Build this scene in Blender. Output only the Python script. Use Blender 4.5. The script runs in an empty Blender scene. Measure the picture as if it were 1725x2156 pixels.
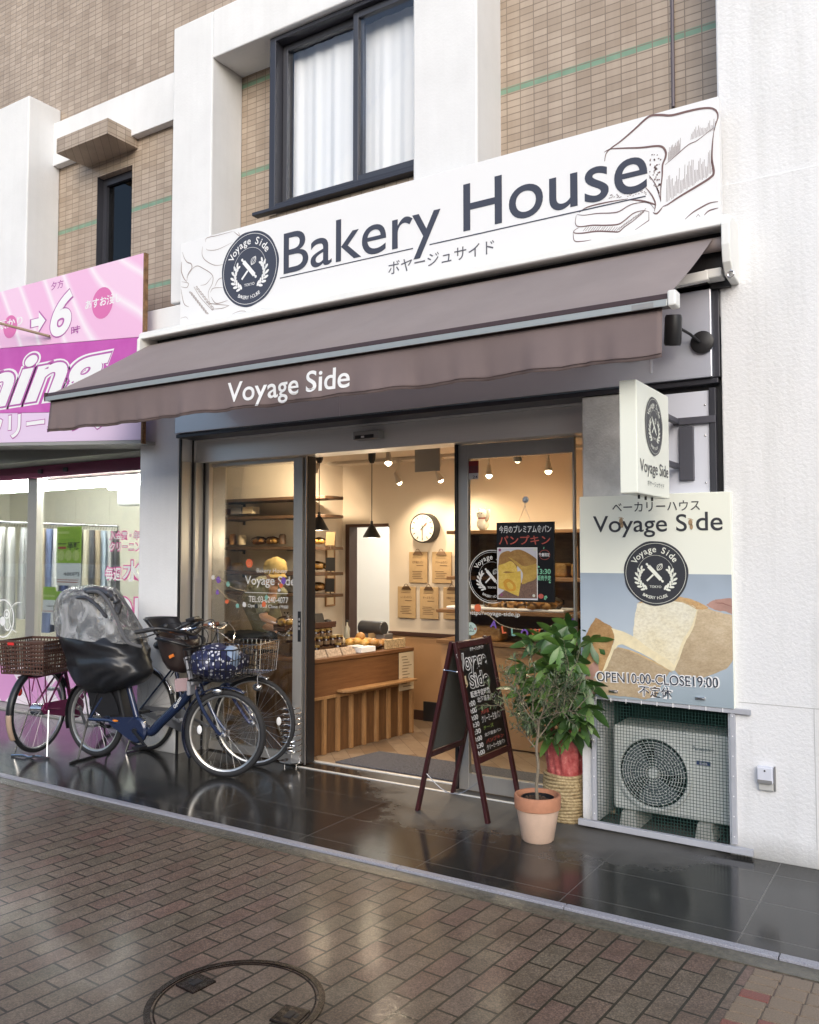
import bpy, bmesh, math, random
from mathutils import Vector, Matrix, noise
R=math.radians
random.seed(7)
SC=bpy.context.scene; C=SC.collection
# ---------------------------------------------------------------- camera, sky, sun, exposure
YAW,PITCH,EYE,FPX=R(32.33),R(2.78),1.6,1805.0
cam=bpy.data.cameras.new('camera'); camo=bpy.data.objects.new('camera',cam); C.objects.link(camo)
camo.location=(0,0,EYE); camo.rotation_euler=(R(90)+PITCH,0,YAW)
cam.sensor_fit='VERTICAL'; cam.sensor_height=24; cam.lens=FPX/2156*24; cam.clip_start=.05; cam.clip_end=500
SC.camera=camo
SUN_EL,SUN_AZ=R(25),R(150)
w=bpy.data.worlds.new("World"); SC.world=w; w.use_nodes=True
nt=w.node_tree; sky=nt.nodes.new('ShaderNodeTexSky'); sky.sky_type='NISHITA'; sky.sun_disc=False
sky.sun_elevation=SUN_EL; sky.sun_rotation=SUN_AZ; sky.air_density=1.0; sky.dust_density=2.0; sky.ozone_density=1.0
bg=nt.nodes['Background']; bg.inputs['Strength'].default_value=.15
nt.links.new(sky.outputs[0],bg.inputs['Color'])
sl=bpy.data.lights.new('sun','SUN'); sl.energy=1.15; sl.angle=R(55); sl.color=(.90,.95,1)
so=bpy.data.objects.new('sun',sl); C.objects.link(so); so.location=(0,-10,20)
sd=Vector((math.sin(SUN_AZ)*math.cos(SUN_EL),math.cos(SUN_AZ)*math.cos(SUN_EL),math.sin(SUN_EL)))
so.rotation_euler=sd.to_track_quat('Z','Y').to_euler()
SC.view_settings.view_transform='Standard'; SC.view_settings.look='None'
SC.view_settings.exposure=.64; SC.view_settings.gamma=1
SC.render.engine='CYCLES'; SC.cycles.use_denoising=True
SC.cycles.transparent_max_bounces=24; SC.cycles.max_bounces=8; SC.cycles.glossy_bounces=4
SC.cycles.sample_clamp_indirect=6
# ---------------------------------------------------------------- survey helpers: where a sight line meets a real plane
_f=Vector((-math.sin(YAW)*math.cos(PITCH),math.cos(YAW)*math.cos(PITCH),math.sin(PITCH)))
_r=Vector((math.cos(YAW),math.sin(YAW),0)); _u=_r.cross(_f); EYEP=Vector((0,0,EYE))
def ray(x,y): return _f+_r*((x-862.5)/FPX)-_u*((y-1078)/FPX)
def B(x,y,a,v):
    d=ray(x,y); i='XYZ'.index(a); return EYEP+d*((v-EYEP[i])/d[i])
# ---------------------------------------------------------------- materials
MATS={}
def mat(name,col,rough=.6,metal=0,noise_s=0,noise_a=0,bump=0,bump_s=80,coat=0,spec=.5,emit=None,es=0,alpha=1,trans=0):
    if name in MATS: return MATS[name]
    m=bpy.data.materials.new(name); m.use_nodes=True; n=m.node_tree; p=n.nodes['Principled BSDF']
    p.inputs['Base Color'].default_value=(*col,1); p.inputs['Roughness'].default_value=rough
    p.inputs['Metallic'].default_value=metal; p.inputs['Specular IOR Level'].default_value=spec
    p.inputs['Coat Weight'].default_value=coat; p.inputs['Alpha'].default_value=alpha
    p.inputs['Transmission Weight'].default_value=trans
    if emit: p.inputs['Emission Color'].default_value=(*emit,1); p.inputs['Emission Strength'].default_value=es
    if noise_a or bump:
        tc=n.nodes.new('ShaderNodeTexCoord')
    if noise_a:
        nz=n.nodes.new('ShaderNodeTexNoise'); nz.inputs['Scale'].default_value=noise_s; nz.inputs['Detail'].default_value=6; nz.inputs['Roughness'].default_value=.65
        n.links.new(tc.outputs['Object'],nz.inputs['Vector'])
        mx=n.nodes.new('ShaderNodeMix'); mx.data_type='RGBA'
        mx.inputs[6].default_value=(*[max(0,c*(1-noise_a)) for c in col],1); mx.inputs[7].default_value=(*[min(1,c*(1+noise_a)) for c in col],1)
        mr=n.nodes.new('ShaderNodeMapRange'); mr.inputs[1].default_value=.3; mr.inputs[2].default_value=.7
        n.links.new(nz.outputs[0],mr.inputs[0]); n.links.new(mr.outputs[0],mx.inputs[0]); n.links.new(mx.outputs[2],p.inputs['Base Color'])
    if bump:
        nb=n.nodes.new('ShaderNodeTexNoise'); nb.inputs['Scale'].default_value=bump_s; nb.inputs['Detail'].default_value=4
        n.links.new(tc.outputs['Object'],nb.inputs['Vector'])
        bp=n.nodes.new('ShaderNodeBump'); bp.inputs['Strength'].default_value=bump; bp.inputs['Distance'].default_value=.01
        n.links.new(nb.outputs[0],bp.inputs['Height']); n.links.new(bp.outputs[0],p.inputs['Normal'])
    MATS[name]=m; return m
class NG:
    'tiny node-graph helper'
    def __init__(s,name):
        s.m=bpy.data.materials.new(name); s.m.use_nodes=True; s.t=s.m.node_tree; s.p=s.t.nodes['Principled BSDF']; MATS[name]=s.m
    def n(s,typ,**kw):
        x=s.t.nodes.new('ShaderNode'+typ)
        for k,v in kw.items():
            if k.startswith('i_'):
                key=k[2:]; key=int(key) if key.isdigit() else key.replace('_',' ')
                x.inputs[key].default_value=v
            else: setattr(x,k,v)
        return x
    def l(s,a,b): s.t.links.new(a,b)
    def noise(s,vec,scale,detail=5,rough=.6):
        x=s.n('TexNoise'); x.inputs['Scale'].default_value=scale; x.inputs['Detail'].default_value=detail; x.inputs['Roughness'].default_value=rough
        if vec is not None: s.l(vec,x.inputs['Vector'])
        return x.outputs[0]
    def ramp(s,fac,stops):
        x=s.n('ValToRGB'); e=x.color_ramp.elements
        while len(e)<len(stops): e.new(.5)
        for i,(pos,c) in enumerate(stops): e[i].position=pos; e[i].color=(*c,1) if len(c)==3 else c
        s.l(fac,x.inputs[0]); return x.outputs[0]
    def math(s,op,a,b=None,c=None):
        x=s.n('Math',operation=op)
        for i,v in enumerate((a,b,c)):
            if v is None: continue
            if isinstance(v,(int,float)): x.inputs[i].default_value=v
            else: s.l(v,x.inputs[i])
        return x.outputs[0]
    def mix(s,f,a,b,blend='MIX'):
        x=s.n('Mix',data_type='RGBA',blend_type=blend)
        for i,v in ((0,f),(6,a),(7,b)):
            if isinstance(v,(int,float)): x.inputs[i].default_value=v
            elif isinstance(v,tuple): x.inputs[i].default_value=(*v,1)
            else: s.l(v,x.inputs[i])
        return x.outputs[2]
    def bump(s,h,st,dist=.01,prev=None):
        x=s.n('Bump'); x.inputs['Strength'].default_value=st; x.inputs['Distance'].default_value=dist; s.l(h,x.inputs['Height'])
        if prev is not None: s.l(prev,x.inputs['Normal'])
        return x.outputs[0]
    def obj(s): return s.n('TexCoord').outputs['Object']
    def geo(s): return s.n('NewGeometry').outputs['Position']
def tile_mat(name,c1,c2,mort,bands,zoff=0.0):
    g=NG(name); pos=g.geo(); sx=g.n('SeparateXYZ'); g.l(pos,sx.inputs[0])
    cb=g.n('CombineXYZ'); g.l(g.math('ADD',sx.outputs[0],sx.outputs[1]),cb.inputs[0]); g.l(g.math('ADD',sx.outputs[2],zoff),cb.inputs[1])
    br=g.n('TexBrick'); br.offset=0; br.squash=1
    for k,v in (('Scale',1),('Mortar Size',.0035),('Mortar Smooth',.2),('Bias',0),('Brick Width',.1),('Row Height',.0475)): br.inputs[k].default_value=v
    br.inputs['Color1'].default_value=(*c1,1); br.inputs['Color2'].default_value=(*c2,1); br.inputs['Mortar'].default_value=(*mort,1)
    g.l(cb.outputs[0],br.inputs['Vector'])
    col=br.outputs['Color']; nz=g.noise(pos,1.3,5); col=g.mix(.35,col,g.ramp(nz,[(.3,(.55,.5,.46)),(.7,(1.08,1.08,1.08))]),'MULTIPLY')
    mpv=g.n('Mapping'); mpv.inputs['Scale'].default_value=(5,5,.35); g.l(pos,mpv.inputs[0]); col=g.mix(.45,col,g.ramp(g.noise(mpv.outputs[0],1,6,.7),[(.33,(.66,.63,.6)),(.6,(1,1,1))]),'MULTIPLY')
    for zb in bands:
        d=g.math('ABSOLUTE',g.math('SUBTRACT',sx.outputs[2],zb)); f=g.math('LESS_THAN',d,.0225)
        f=g.math('MULTIPLY',f,g.math('SUBTRACT',1,br.outputs['Fac']))
        col=g.mix(f,col,g.mix(g.noise(cb.outputs[0],14,0),(.15,.255,.175),(.22,.34,.24)))
    g.l(col,g.p.inputs['Base Color']); g.p.inputs['Roughness'].default_value=.32
    g.l(g.bump(g.math('SUBTRACT',1,br.outputs['Fac']),.5,.004),g.p.inputs['Normal'])
    return g.m
BANDS=[4.012,4.772,5.532]
M_TILE=tile_mat('beige_wall_tile',(.49,.402,.32),(.385,.308,.236),(.25,.20,.155),BANDS,.0118)
def stucco(name,col,bst=.55,stk=.5):
    g=NG(name); pos=g.geo(); a=g.noise(pos,2.2,6); b=g.noise(pos,55,3); c=g.noise(pos,.9,4)
    st=g.n('Mapping'); st.inputs['Scale'].default_value=(7,7,.5); g.l(pos,st.inputs[0]); s2=g.noise(st.outputs[0],1,5,.7)
    k=g.mix(stk,g.ramp(a,[(.3,tuple(x*.90 for x in col)),(.65,col)]),g.ramp(s2,[(.32,tuple(x*v for x,v in zip(col,(.80,.80,.78)))),(.55,col)]))
    sz=g.n('SeparateXYZ'); g.l(pos,sz.inputs[0])
    low=g.math('ADD',sz.outputs[2],g.math('MULTIPLY',c,.25)); grime=g.ramp(low,[(.10,(.42,.41,.38)),(.24,(1,1,1))])
    g.l(g.mix(.8,k,grime,'MULTIPLY'),g.p.inputs['Base Color']); g.p.inputs['Roughness'].default_value=.75
    g.l(g.bump(b,bst,.012),g.p.inputs['Normal']); return g.m
M_STUC=stucco('white_stucco',(.77,.775,.785),.40)
M_PAINT=stucco('white_painted_render',(.76,.765,.77),.12,.16)
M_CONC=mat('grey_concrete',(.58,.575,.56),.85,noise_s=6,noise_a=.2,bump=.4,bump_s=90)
def brushed(name,col,r=.28,sc=(1,1,60)):
    g=NG(name); mp=g.n('Mapping'); mp.inputs['Scale'].default_value=sc; g.l(g.geo(),mp.inputs[0]); nz=g.noise(mp.outputs[0],2,4)
    g.l(g.ramp(nz,[(.3,tuple(c*.95 for c in col)),(.7,col)]),g.p.inputs['Base Color']); g.p.inputs['Metallic'].default_value=.6
    g.l(g.ramp(nz,[(.3,(r*.93,)*3),(.7,(r*1.07,)*3)]),g.p.inputs['Roughness']); return g.m
M_STEEL=brushed('brushed_stainless',(.90,.89,.87),.45)
M_STEELV=brushed('brushed_stainless_upright',(.50,.48,.45),.34,(60,60,1))
M_ALU=mat('grey_aluminium',(.42,.42,.43),.4,.9)
M_CHROME=mat('chrome',(.75,.75,.76),.12,1)
M_DARKFR=mat('dark_bronze_frame',(.05,.051,.063),.35,.3)
M_GREYP=mat('pale_blue_grey_panel',(.60,.63,.72),.26,.4,noise_s=.8,noise_a=.05,coat=.6)
M_WPANEL=mat('pale_panel',(.66,.68,.76),.35,coat=.2)
M_SIGNW=mat('sign_white',(.80,.80,.80),.35,coat=.15)
M_INK=mat('sign_slate_ink',(.062,.070,.098),.6,spec=.15)
M_BLACK=mat('matt_black',(.012,.012,.014),.45)
M_RUBBER=mat('black_rubber',(.018,.018,.02),.7)
M_WHITE=mat('white_vinyl',(.82,.82,.82),.4)
M_CREAM=mat('cream_sign_board',(.84,.86,.76),.35,coat=.2)
M_DARKT=mat('charcoal_print',(.04,.042,.05),.4)
M_SEPIA=mat('sepia_line',(.16,.09,.085),.5)
M_SEPIAL=mat('sepia_pale_line',(.33,.26,.24),.5)
def glass_mat(name,tint=(1,1,1),refl=1.0,rough=0.0):
    m=bpy.data.materials.new(name); m.use_nodes=True; t=m.node_tree; t.nodes.clear()
    o=t.nodes.new('ShaderNodeOutputMaterial'); tr=t.nodes.new('ShaderNodeBsdfTransparent'); gl=t.nodes.new('ShaderNodeBsdfGlossy'); mx=t.nodes.new('ShaderNodeMixShader'); fr=t.nodes.new('ShaderNodeFresnel')
    tr.inputs[0].default_value=(*tint,1); gl.inputs['Roughness'].default_value=rough; fr.inputs[0].default_value=1.45
    ml=t.nodes.new('ShaderNodeMath'); ml.operation='MULTIPLY'; ml.inputs[1].default_value=refl
    t.links.new(fr.outputs[0],ml.inputs[0]); t.links.new(ml.outputs[0],mx.inputs[0]); t.links.new(tr.outputs[0],mx.inputs[1]); t.links.new(gl.outputs[0],mx.inputs[2]); t.links.new(mx.outputs[0],o.inputs[0])
    MATS[name]=m; return m
M_GLASS=glass_mat('clear_glass',(.96,.98,.97),.55)
M_GLASSU=glass_mat('upper_window_glass',(.98,.985,.99),.15)
M_GLASSD=glass_mat('dark_window_glass',(.5,.55,.6),1.2)
M_BAG=glass_mat('clear_plastic',(.93,.92,.90),1.0,.12)
def lamp_mat(name,col,s): return mat(name,(.9,.9,.9),.5,emit=col,es=s)
M_BULB=lamp_mat('warm_bulb',(1,.80,.52),14)
M_TUBE=lamp_mat('fluorescent_tube',(1,1,.97),34)
def wood(name,c1,c2,scale=(1.5,1.5,14),rough=.45,dist=1.2):
    g=NG(name); mp=g.n('Mapping'); mp.inputs['Scale'].default_value=scale; g.l(g.geo(),mp.inputs[0])
    nz=g.noise(mp.outputs[0],2.2,6,.65); n2=g.noise(mp.outputs[0],11,3)
    c=g.mix(.3,g.ramp(nz,[(.28,c2),(.5,tuple((a+b)/2 for a,b in zip(c1,c2))),(.72,c1)]),g.ramp(n2,[(.35,(.55,.5,.45)),(.6,(1,1,1))]),'MULTIPLY')
    g.l(c,g.p.inputs['Base Color']); g.p.inputs['Roughness'].default_value=rough; return g.m
M_WOODH=wood('oiled_wood_plank',(.22,.10,.04),(.125,.053,.02),(4,1.2,22))
M_WOODV=wood('rough_wood_board',(.18,.085,.033),(.085,.04,.016),(16,16,2.0))
M_WOODB=wood('pale_wood_batten',(.40,.23,.10),(.26,.13,.05),(20,20,2))
M_WOODD=wood('dark_shelf_wood',(.12,.065,.035),(.055,.03,.016),(3,12,12))
M_WOODS=wood('display_case_wood',(.30,.16,.07),(.17,.085,.035),(2,10,10))
# ---------------------------------------------------------------- mesh builder and scene bookkeeping
ORG={}
def props(o,label=None,cat=None,group=None,kind=None):
    if label: o['label']=label
    if cat: o['category']=cat
    if group: o['group']=group
    if kind: o['kind']=kind
    return o
def thing(name,label,cat,loc,group=None):
    o=bpy.data.objects.new(name,None); C.objects.link(o); o.location=loc; o.empty_display_size=.1
    ORG[o.name]=Vector(loc); return props(o,label,cat,group)
def basis(d,up=Vector((0,0,1))):
    d=d.normalized(); a=d.cross(up)
    if a.length<1e-4: a=d.cross(Vector((1,0,0)))
    a.normalize(); return a,a.cross(d).normalized()
class MB:
    def __init__(s): s.v=[]; s.f=[]
    def add(s,vs,fs):
        k=len(s.v); s.v+= [Vector(p) for p in vs]; s.f+=[[i+k for i in f] for f in fs]; return s
    def box(s,x0,x1,y0,y1,z0,z1):
        return s.add([(x0,y0,z0),(x1,y0,z0),(x1,y1,z0),(x0,y1,z0),(x0,y0,z1),(x1,y0,z1),(x1,y1,z1),(x0,y1,z1)],
            [(0,3,2,1),(4,5,6,7),(0,1,5,4),(1,2,6,5),(2,3,7,6),(3,0,4,7)])
    def cube(s,c,a,b,d):
        'oriented box: centre and three half-axis vectors'
        c,a,b,d=map(Vector,(c,a,b,d)); v=[c+a*i+b*j+d*k for k in(-1,1) for j in(-1,1) for i in(-1,1)]
        f=[(0,2,3,1),(4,5,7,6),(0,1,5,4),(1,3,7,5),(3,2,6,7),(2,0,4,6)]
        if a.cross(b).dot(d)<0: f=[t[::-1] for t in f]
        return s.add(v,f)
    def bar(s,p,q,wd,ht,up=(0,0,1)):
        p,q=Vector(p),Vector(q); a,b=basis(q-p,Vector(up)); return s.cube((p+q)/2,(q-p)/2,a*wd/2,b*ht/2)
    def tube(s,pts,r,n=8,closed=False,cap=True):
        pts=[Vector(p) for p in pts]; m=len(pts); rs=r if isinstance(r,(list,tuple)) else [r]*m
        ring=[]; prev=None
        for i,p in enumerate(pts):
            if closed: d=pts[(i+1)%m]-pts[i-1]
            else: d=pts[min(i+1,m-1)]-pts[max(i-1,0)]
            if d.length<1e-9: d=Vector((0,0,1))
            d.normalize()
            if prev is None: a,_=basis(d)
            else:
                a=prev-d*prev.dot(d)
                if a.length<1e-5: a,_=basis(d)
                a.normalize()
            prev=a; b=d.cross(a)
            ring.append([p+(a*math.cos(t)+b*math.sin(t))*rs[i] for t in (2*math.pi*k/n for k in range(n))])
        vs=[v for q in ring for v in q]; fs=[]
        for i in range(m if closed else m-1):
            j=(i+1)%m
            for k in range(n):
                l=(k+1)%n; fs.append((i*n+k,i*n+l,j*n+l,j*n+k))
        if cap and not closed: fs.append(tuple(range(n))[::-1]); fs.append(tuple((m-1)*n+k for k in range(n)))
        return s.add(vs,fs)
    def lathe(s,prof,c=(0,0,0),n=24,ax=(0,0,1)):
        c=Vector(c); ax=Vector(ax).normalized(); a,b=basis(ax,Vector((0,1,0)) if abs(ax.z)>.9 else Vector((0,0,1))); vs=[]; fs=[]; m=len(prof)
        for r,z in prof:
            for k in range(n):
                t=2*math.pi*k/n; vs.append(c+ax*z+(a*math.cos(t)+b*math.sin(t))*r)
        for i in range(m-1):
            for k in range(n):
                l=(k+1)%n; fs.append((i*n+k,i*n+l,(i+1)*n+l,(i+1)*n+k))
        if prof[0][0]>1e-6: fs.append(tuple(range(n))[::-1])
        if prof[-1][0]>1e-6: fs.append(tuple((m-1)*n+k for k in range(n)))
        # outward winding for a basis with a x b = ax
        if a.cross(b).dot(ax)<0: fs=[f[::-1] for f in fs]
        return s.add(vs,fs)
    def ell(s,c,r,n=14,m=9,jit=0,rot=None):
        c=Vector(c); vs=[]; fs=[]
        for i in range(m+1):
            th=math.pi*i/m
            for k in range(n):
                ph=2*math.pi*k/n; q=Vector((math.sin(th)*math.cos(ph),math.sin(th)*math.sin(ph),math.cos(th)))
                if jit: q*=1+jit*noise.noise(q*2.3+c*7)
                q=Vector((q.x*r[0],q.y*r[1],q.z*r[2]))
                if rot is not None: q=rot@q
                vs.append(c+q)
        for i in range(m):
            for k in range(n):
                l=(k+1)%n; fs.append((i*n+k,(i+1)*n+k,(i+1)*n+l,i*n+l))
        return s.add(vs,fs)
    def poly(s,pts): return s.add(pts,[tuple(range(len(pts)))])
    def prism(s,pts,d):
        'closed outline (3-D, planar) pushed along d'
        d=Vector(d); m=len(pts); a=[Vector(p) for p in pts]; nrm=Vector((0,0,0))
        for i in range(m): nrm+=a[i].cross(a[(i+1)%m])
        if nrm.dot(d)>0: a=a[::-1]
        vs=a+[p+d for p in a]; fs=[tuple(range(m)),tuple(range(2*m-1,m-1,-1))]+[((i+1)%m,i,m+i,m+(i+1)%m) for i in range(m)]
        return s.add(vs,fs)
    def build(s,name,material,parent=None,label=None,cat=None,group=None,kind=None,smooth=False,bevel=0,org=None,flat_angle=None):
        if parent is not None: o=ORG[parent.name]
        elif org is not None: o=Vector(org)
        else:
            lo=[min(v[i] for v in s.v) for i in range(3)]; hi=[max(v[i] for v in s.v) for i in range(3)]
            o=Vector(((lo[0]+hi[0])/2,(lo[1]+hi[1])/2,lo[2]))
        me=bpy.data.meshes.new(name); me.from_pydata([tuple(v-o) for v in s.v],[],[tuple(f) for f in s.f]); me.validate(); me.update()
        if smooth:
            me.polygons.foreach_set('use_smooth',[True]*len(me.polygons))
        me.materials.append(material)
        ob=bpy.data.objects.new(name,me); C.objects.link(ob)
        if smooth and smooth!='all':
            try: me.set_sharp_from_angle(angle=R(38))
            except Exception: pass
        if parent is not None: ob.parent=parent; ORG[ob.name]=o
        else: ob.location=o; ORG[ob.name]=o
        if bevel:
            b=ob.modifiers.new('bevel','BEVEL'); b.width=bevel; b.segments=2; b.limit_method='ANGLE'; b.angle_limit=R(40)
        return props(ob,label,cat,group,kind)
def copy_tree(o,loc=None,rotz=None,label=None,scale=None):
    def rec(x,par):
        c=x.copy(); C.objects.link(c)
        if par is not None: c.parent=par
        for ch in list(x.children): rec(ch,c)
        return c
    c=rec(o,None)
    if loc is not None: c.location=loc
    if rotz is not None: c.rotation_euler=(0,0,rotz)
    if scale is not None: c.scale=scale
    if label: c['label']=label
    ORG[c.name]=Vector(c.location); return c
# ---------------------------------------------------------------- flat printed or painted art on a plane
_tx={}
def text_mesh(s,bold=0.0,shear=0.0,space=1.0):
    key=(s,bold,shear,space)
    if key not in _tx:
        cu=bpy.data.curves.new('t','FONT'); cu.body=s; cu.size=1; cu.offset=bold; cu.shear=shear; cu.space_character=space; cu.resolution_u=7
        o=bpy.data.objects.new('t',cu); C.objects.link(o)
        bpy.context.view_layer.update(); dg=bpy.context.evaluated_depsgraph_get(); me=o.evaluated_get(dg).to_mesh()
        _tx[key]=([(v.co.x,v.co.y) for v in me.vertices],[tuple(p.vertices) for p in me.polygons if p.normal.z>-.5])
        o.evaluated_get(dg).to_mesh_clear(); bpy.data.objects.remove(o); bpy.data.curves.remove(cu)
    return _tx[key]
class Frame:
    def __init__(s,o,u,v):
        s.o=Vector(o); s.u=Vector(u).normalized(); s.v=Vector(v).normalized(); s.n=s.u.cross(s.v).normalized()
    def P(s,a,b,h=0): return s.o+s.u*a+s.v*b+s.n*h
    def px(s,x,y):
        d=ray(x,y); t=(s.o-EYEP).dot(s.n)/d.dot(s.n); q=EYEP+d*t-s.o; return (q.dot(s.u),q.dot(s.v))
class Art:
    'collects flat shapes for one material at one height above the plane'
    def __init__(s,fr,h): s.fr=fr; s.h=h; s.mb=MB()
    def poly(s,pts):
        m=len(pts); ar=sum(pts[i][0]*pts[(i+1)%m][1]-pts[(i+1)%m][0]*pts[i][1] for i in range(m))
        if ar<0: pts=pts[::-1]
        s.mb.poly([s.fr.P(a,b,s.h) for a,b in pts]); return s
    def rect(s,a0,a1,b0,b1): return s.poly([(a0,b0),(a1,b0),(a1,b1),(a0,b1)])
    def disc(s,a,b,r,n=32,ry=None,a0=0,wob=0,rot=0):
        ry=ry or r; cr,sr=math.cos(rot),math.sin(rot); p=[]
        for k in range(n):
            t=2*math.pi*k/n; q=1+wob*math.sin(7*t+1)*.6+wob*math.sin(11*t)*.4; x,y=r*q*math.cos(t),ry*q*math.sin(t); p.append((a+x*cr-y*sr,b+x*sr+y*cr))
        return s.poly(p)
    def ring(s,a,b,r,wd,n=40,t0=0,t1=2*math.pi,ry=None):
        ry=ry or r; k=r and ry/r
        pts=[(a+r*math.cos(t0+(t1-t0)*i/n),b+ry*math.sin(t0+(t1-t0)*i/n)) for i in range(n+1)]
        return s.stroke(pts,wd)
    def stroke(s,pts,wd,taper=False):
        m=len(pts)
        if m<2: return s
        L=[];Rr=[]
        for i in range(m):
            x0,y0=pts[max(i-1,0)]; x1,y1=pts[min(i+1,m-1)]; d=math.hypot(x1-x0,y1-y0) or 1; k=wd/2
            if taper: k*=.25+.75*math.sin(math.pi*min(1,max(0,(i+.3)/(m-.4))))
            nx,ny=-(y1-y0)/d*k,(x1-x0)/d*k; L.append((pts[i][0]+nx,pts[i][1]+ny)); Rr.append((pts[i][0]-nx,pts[i][1]-ny))
        k=len(s.mb.v); vs=[s.fr.P(a,b,s.h) for p in zip(Rr,L) for a,b in p]
        s.mb.add(vs,[(2*i,2*i+2,2*i+3,2*i+1) for i in range(m-1)]); return s
    def curve(s,pts,wd,n=6,taper=False): return s.stroke(smooth2(pts,n),wd,taper)
    def text(s,t,a0,a1,b0,b1,mode='box',bold=0,shear=0,rot=0,space=1.0):
        '''mode box: ink fills the box; cap: b0 is the baseline, b1 the capital height; rot turns about the lower left corner'''
        v,f=text_mesh(t,bold,shear,space)
        if not v: return s
        xs=[p[0] for p in v]; ys=[p[1] for p in v]; x0,x1=min(xs),max(xs)
        if mode=='cap': y0,y1=0,.73
        else: y0,y1=min(ys),max(ys)
        kx=(a1-a0)/max(1e-6,x1-x0); ky=(b1-b0)/max(1e-6,y1-y0); c,sn=math.cos(rot),math.sin(rot); out=[]
        for x,y in v:
            a,b=(x-x0)*kx,(y-y0)*ky; out.append(s.fr.P(a0+a*c-b*sn,b0+a*sn+b*c,s.h))
        s.mb.add(out,f); return s
    def textline(s,t,a,b,h,bold=0,shear=0,rot=0,wk=1.0,center=False,space=1.0):
        'natural proportions: capital height h, width factor wk'
        v,f=text_mesh(t,bold,shear,space)
        if not v: return 0
        k=h/.73; x0=min(p[0] for p in v); x1=max(p[0] for p in v); c,sn=math.cos(rot),math.sin(rot); out=[]; wd=(x1-x0)*k*wk; off=-wd/2 if center else 0
        for x,y in v:
            p,q=off+(x-x0)*k*wk,y*k; out.append(s.fr.P(a+p*c-q*sn,b+p*sn+q*c,s.h))
        s.mb.add(out,f); return wd
    def arc_text(s,t,ca,cb,rad,h,t_mid,step,bold=0,inside=False,wk=1.0):
        m=len(t)
        for i,ch in enumerate(t):
            if ch==' ': continue
            th=t_mid+(-(i-(m-1)/2)*step if not inside else (i-(m-1)/2)*step)
            rot=th-math.pi/2 if not inside else th+math.pi/2
            s.textline(ch,ca+rad*math.cos(th),cb+rad*math.sin(th),h,bold,rot=rot,center=True,wk=wk)
        return s
    def build(s,name,m,parent=None,**kw): return s.mb.build(name,m,parent,**kw)
def smooth2(pts,n=6):
    if len(pts)<3: return list(pts)
    out=[]; m=len(pts)
    for i in range(m-1):
        p0=pts[max(i-1,0)];p1=pts[i];p2=pts[i+1];p3=pts[min(i+2,m-1)]
        for k in range(n):
            t=k/n; out.append(tuple(.5*((2*p1[j])+(-p0[j]+p2[j])*t+(2*p0[j]-5*p1[j]+4*p2[j]-p3[j])*t*t+(-p0[j]+3*p1[j]-3*p2[j]+p3[j])*t**3) for j in range(len(p1))))
    out.append(tuple(pts[-1])); return out
def smooth3(pts,n=6): return [Vector(p) for p in smooth2([tuple(p) for p in pts],n)]
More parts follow.
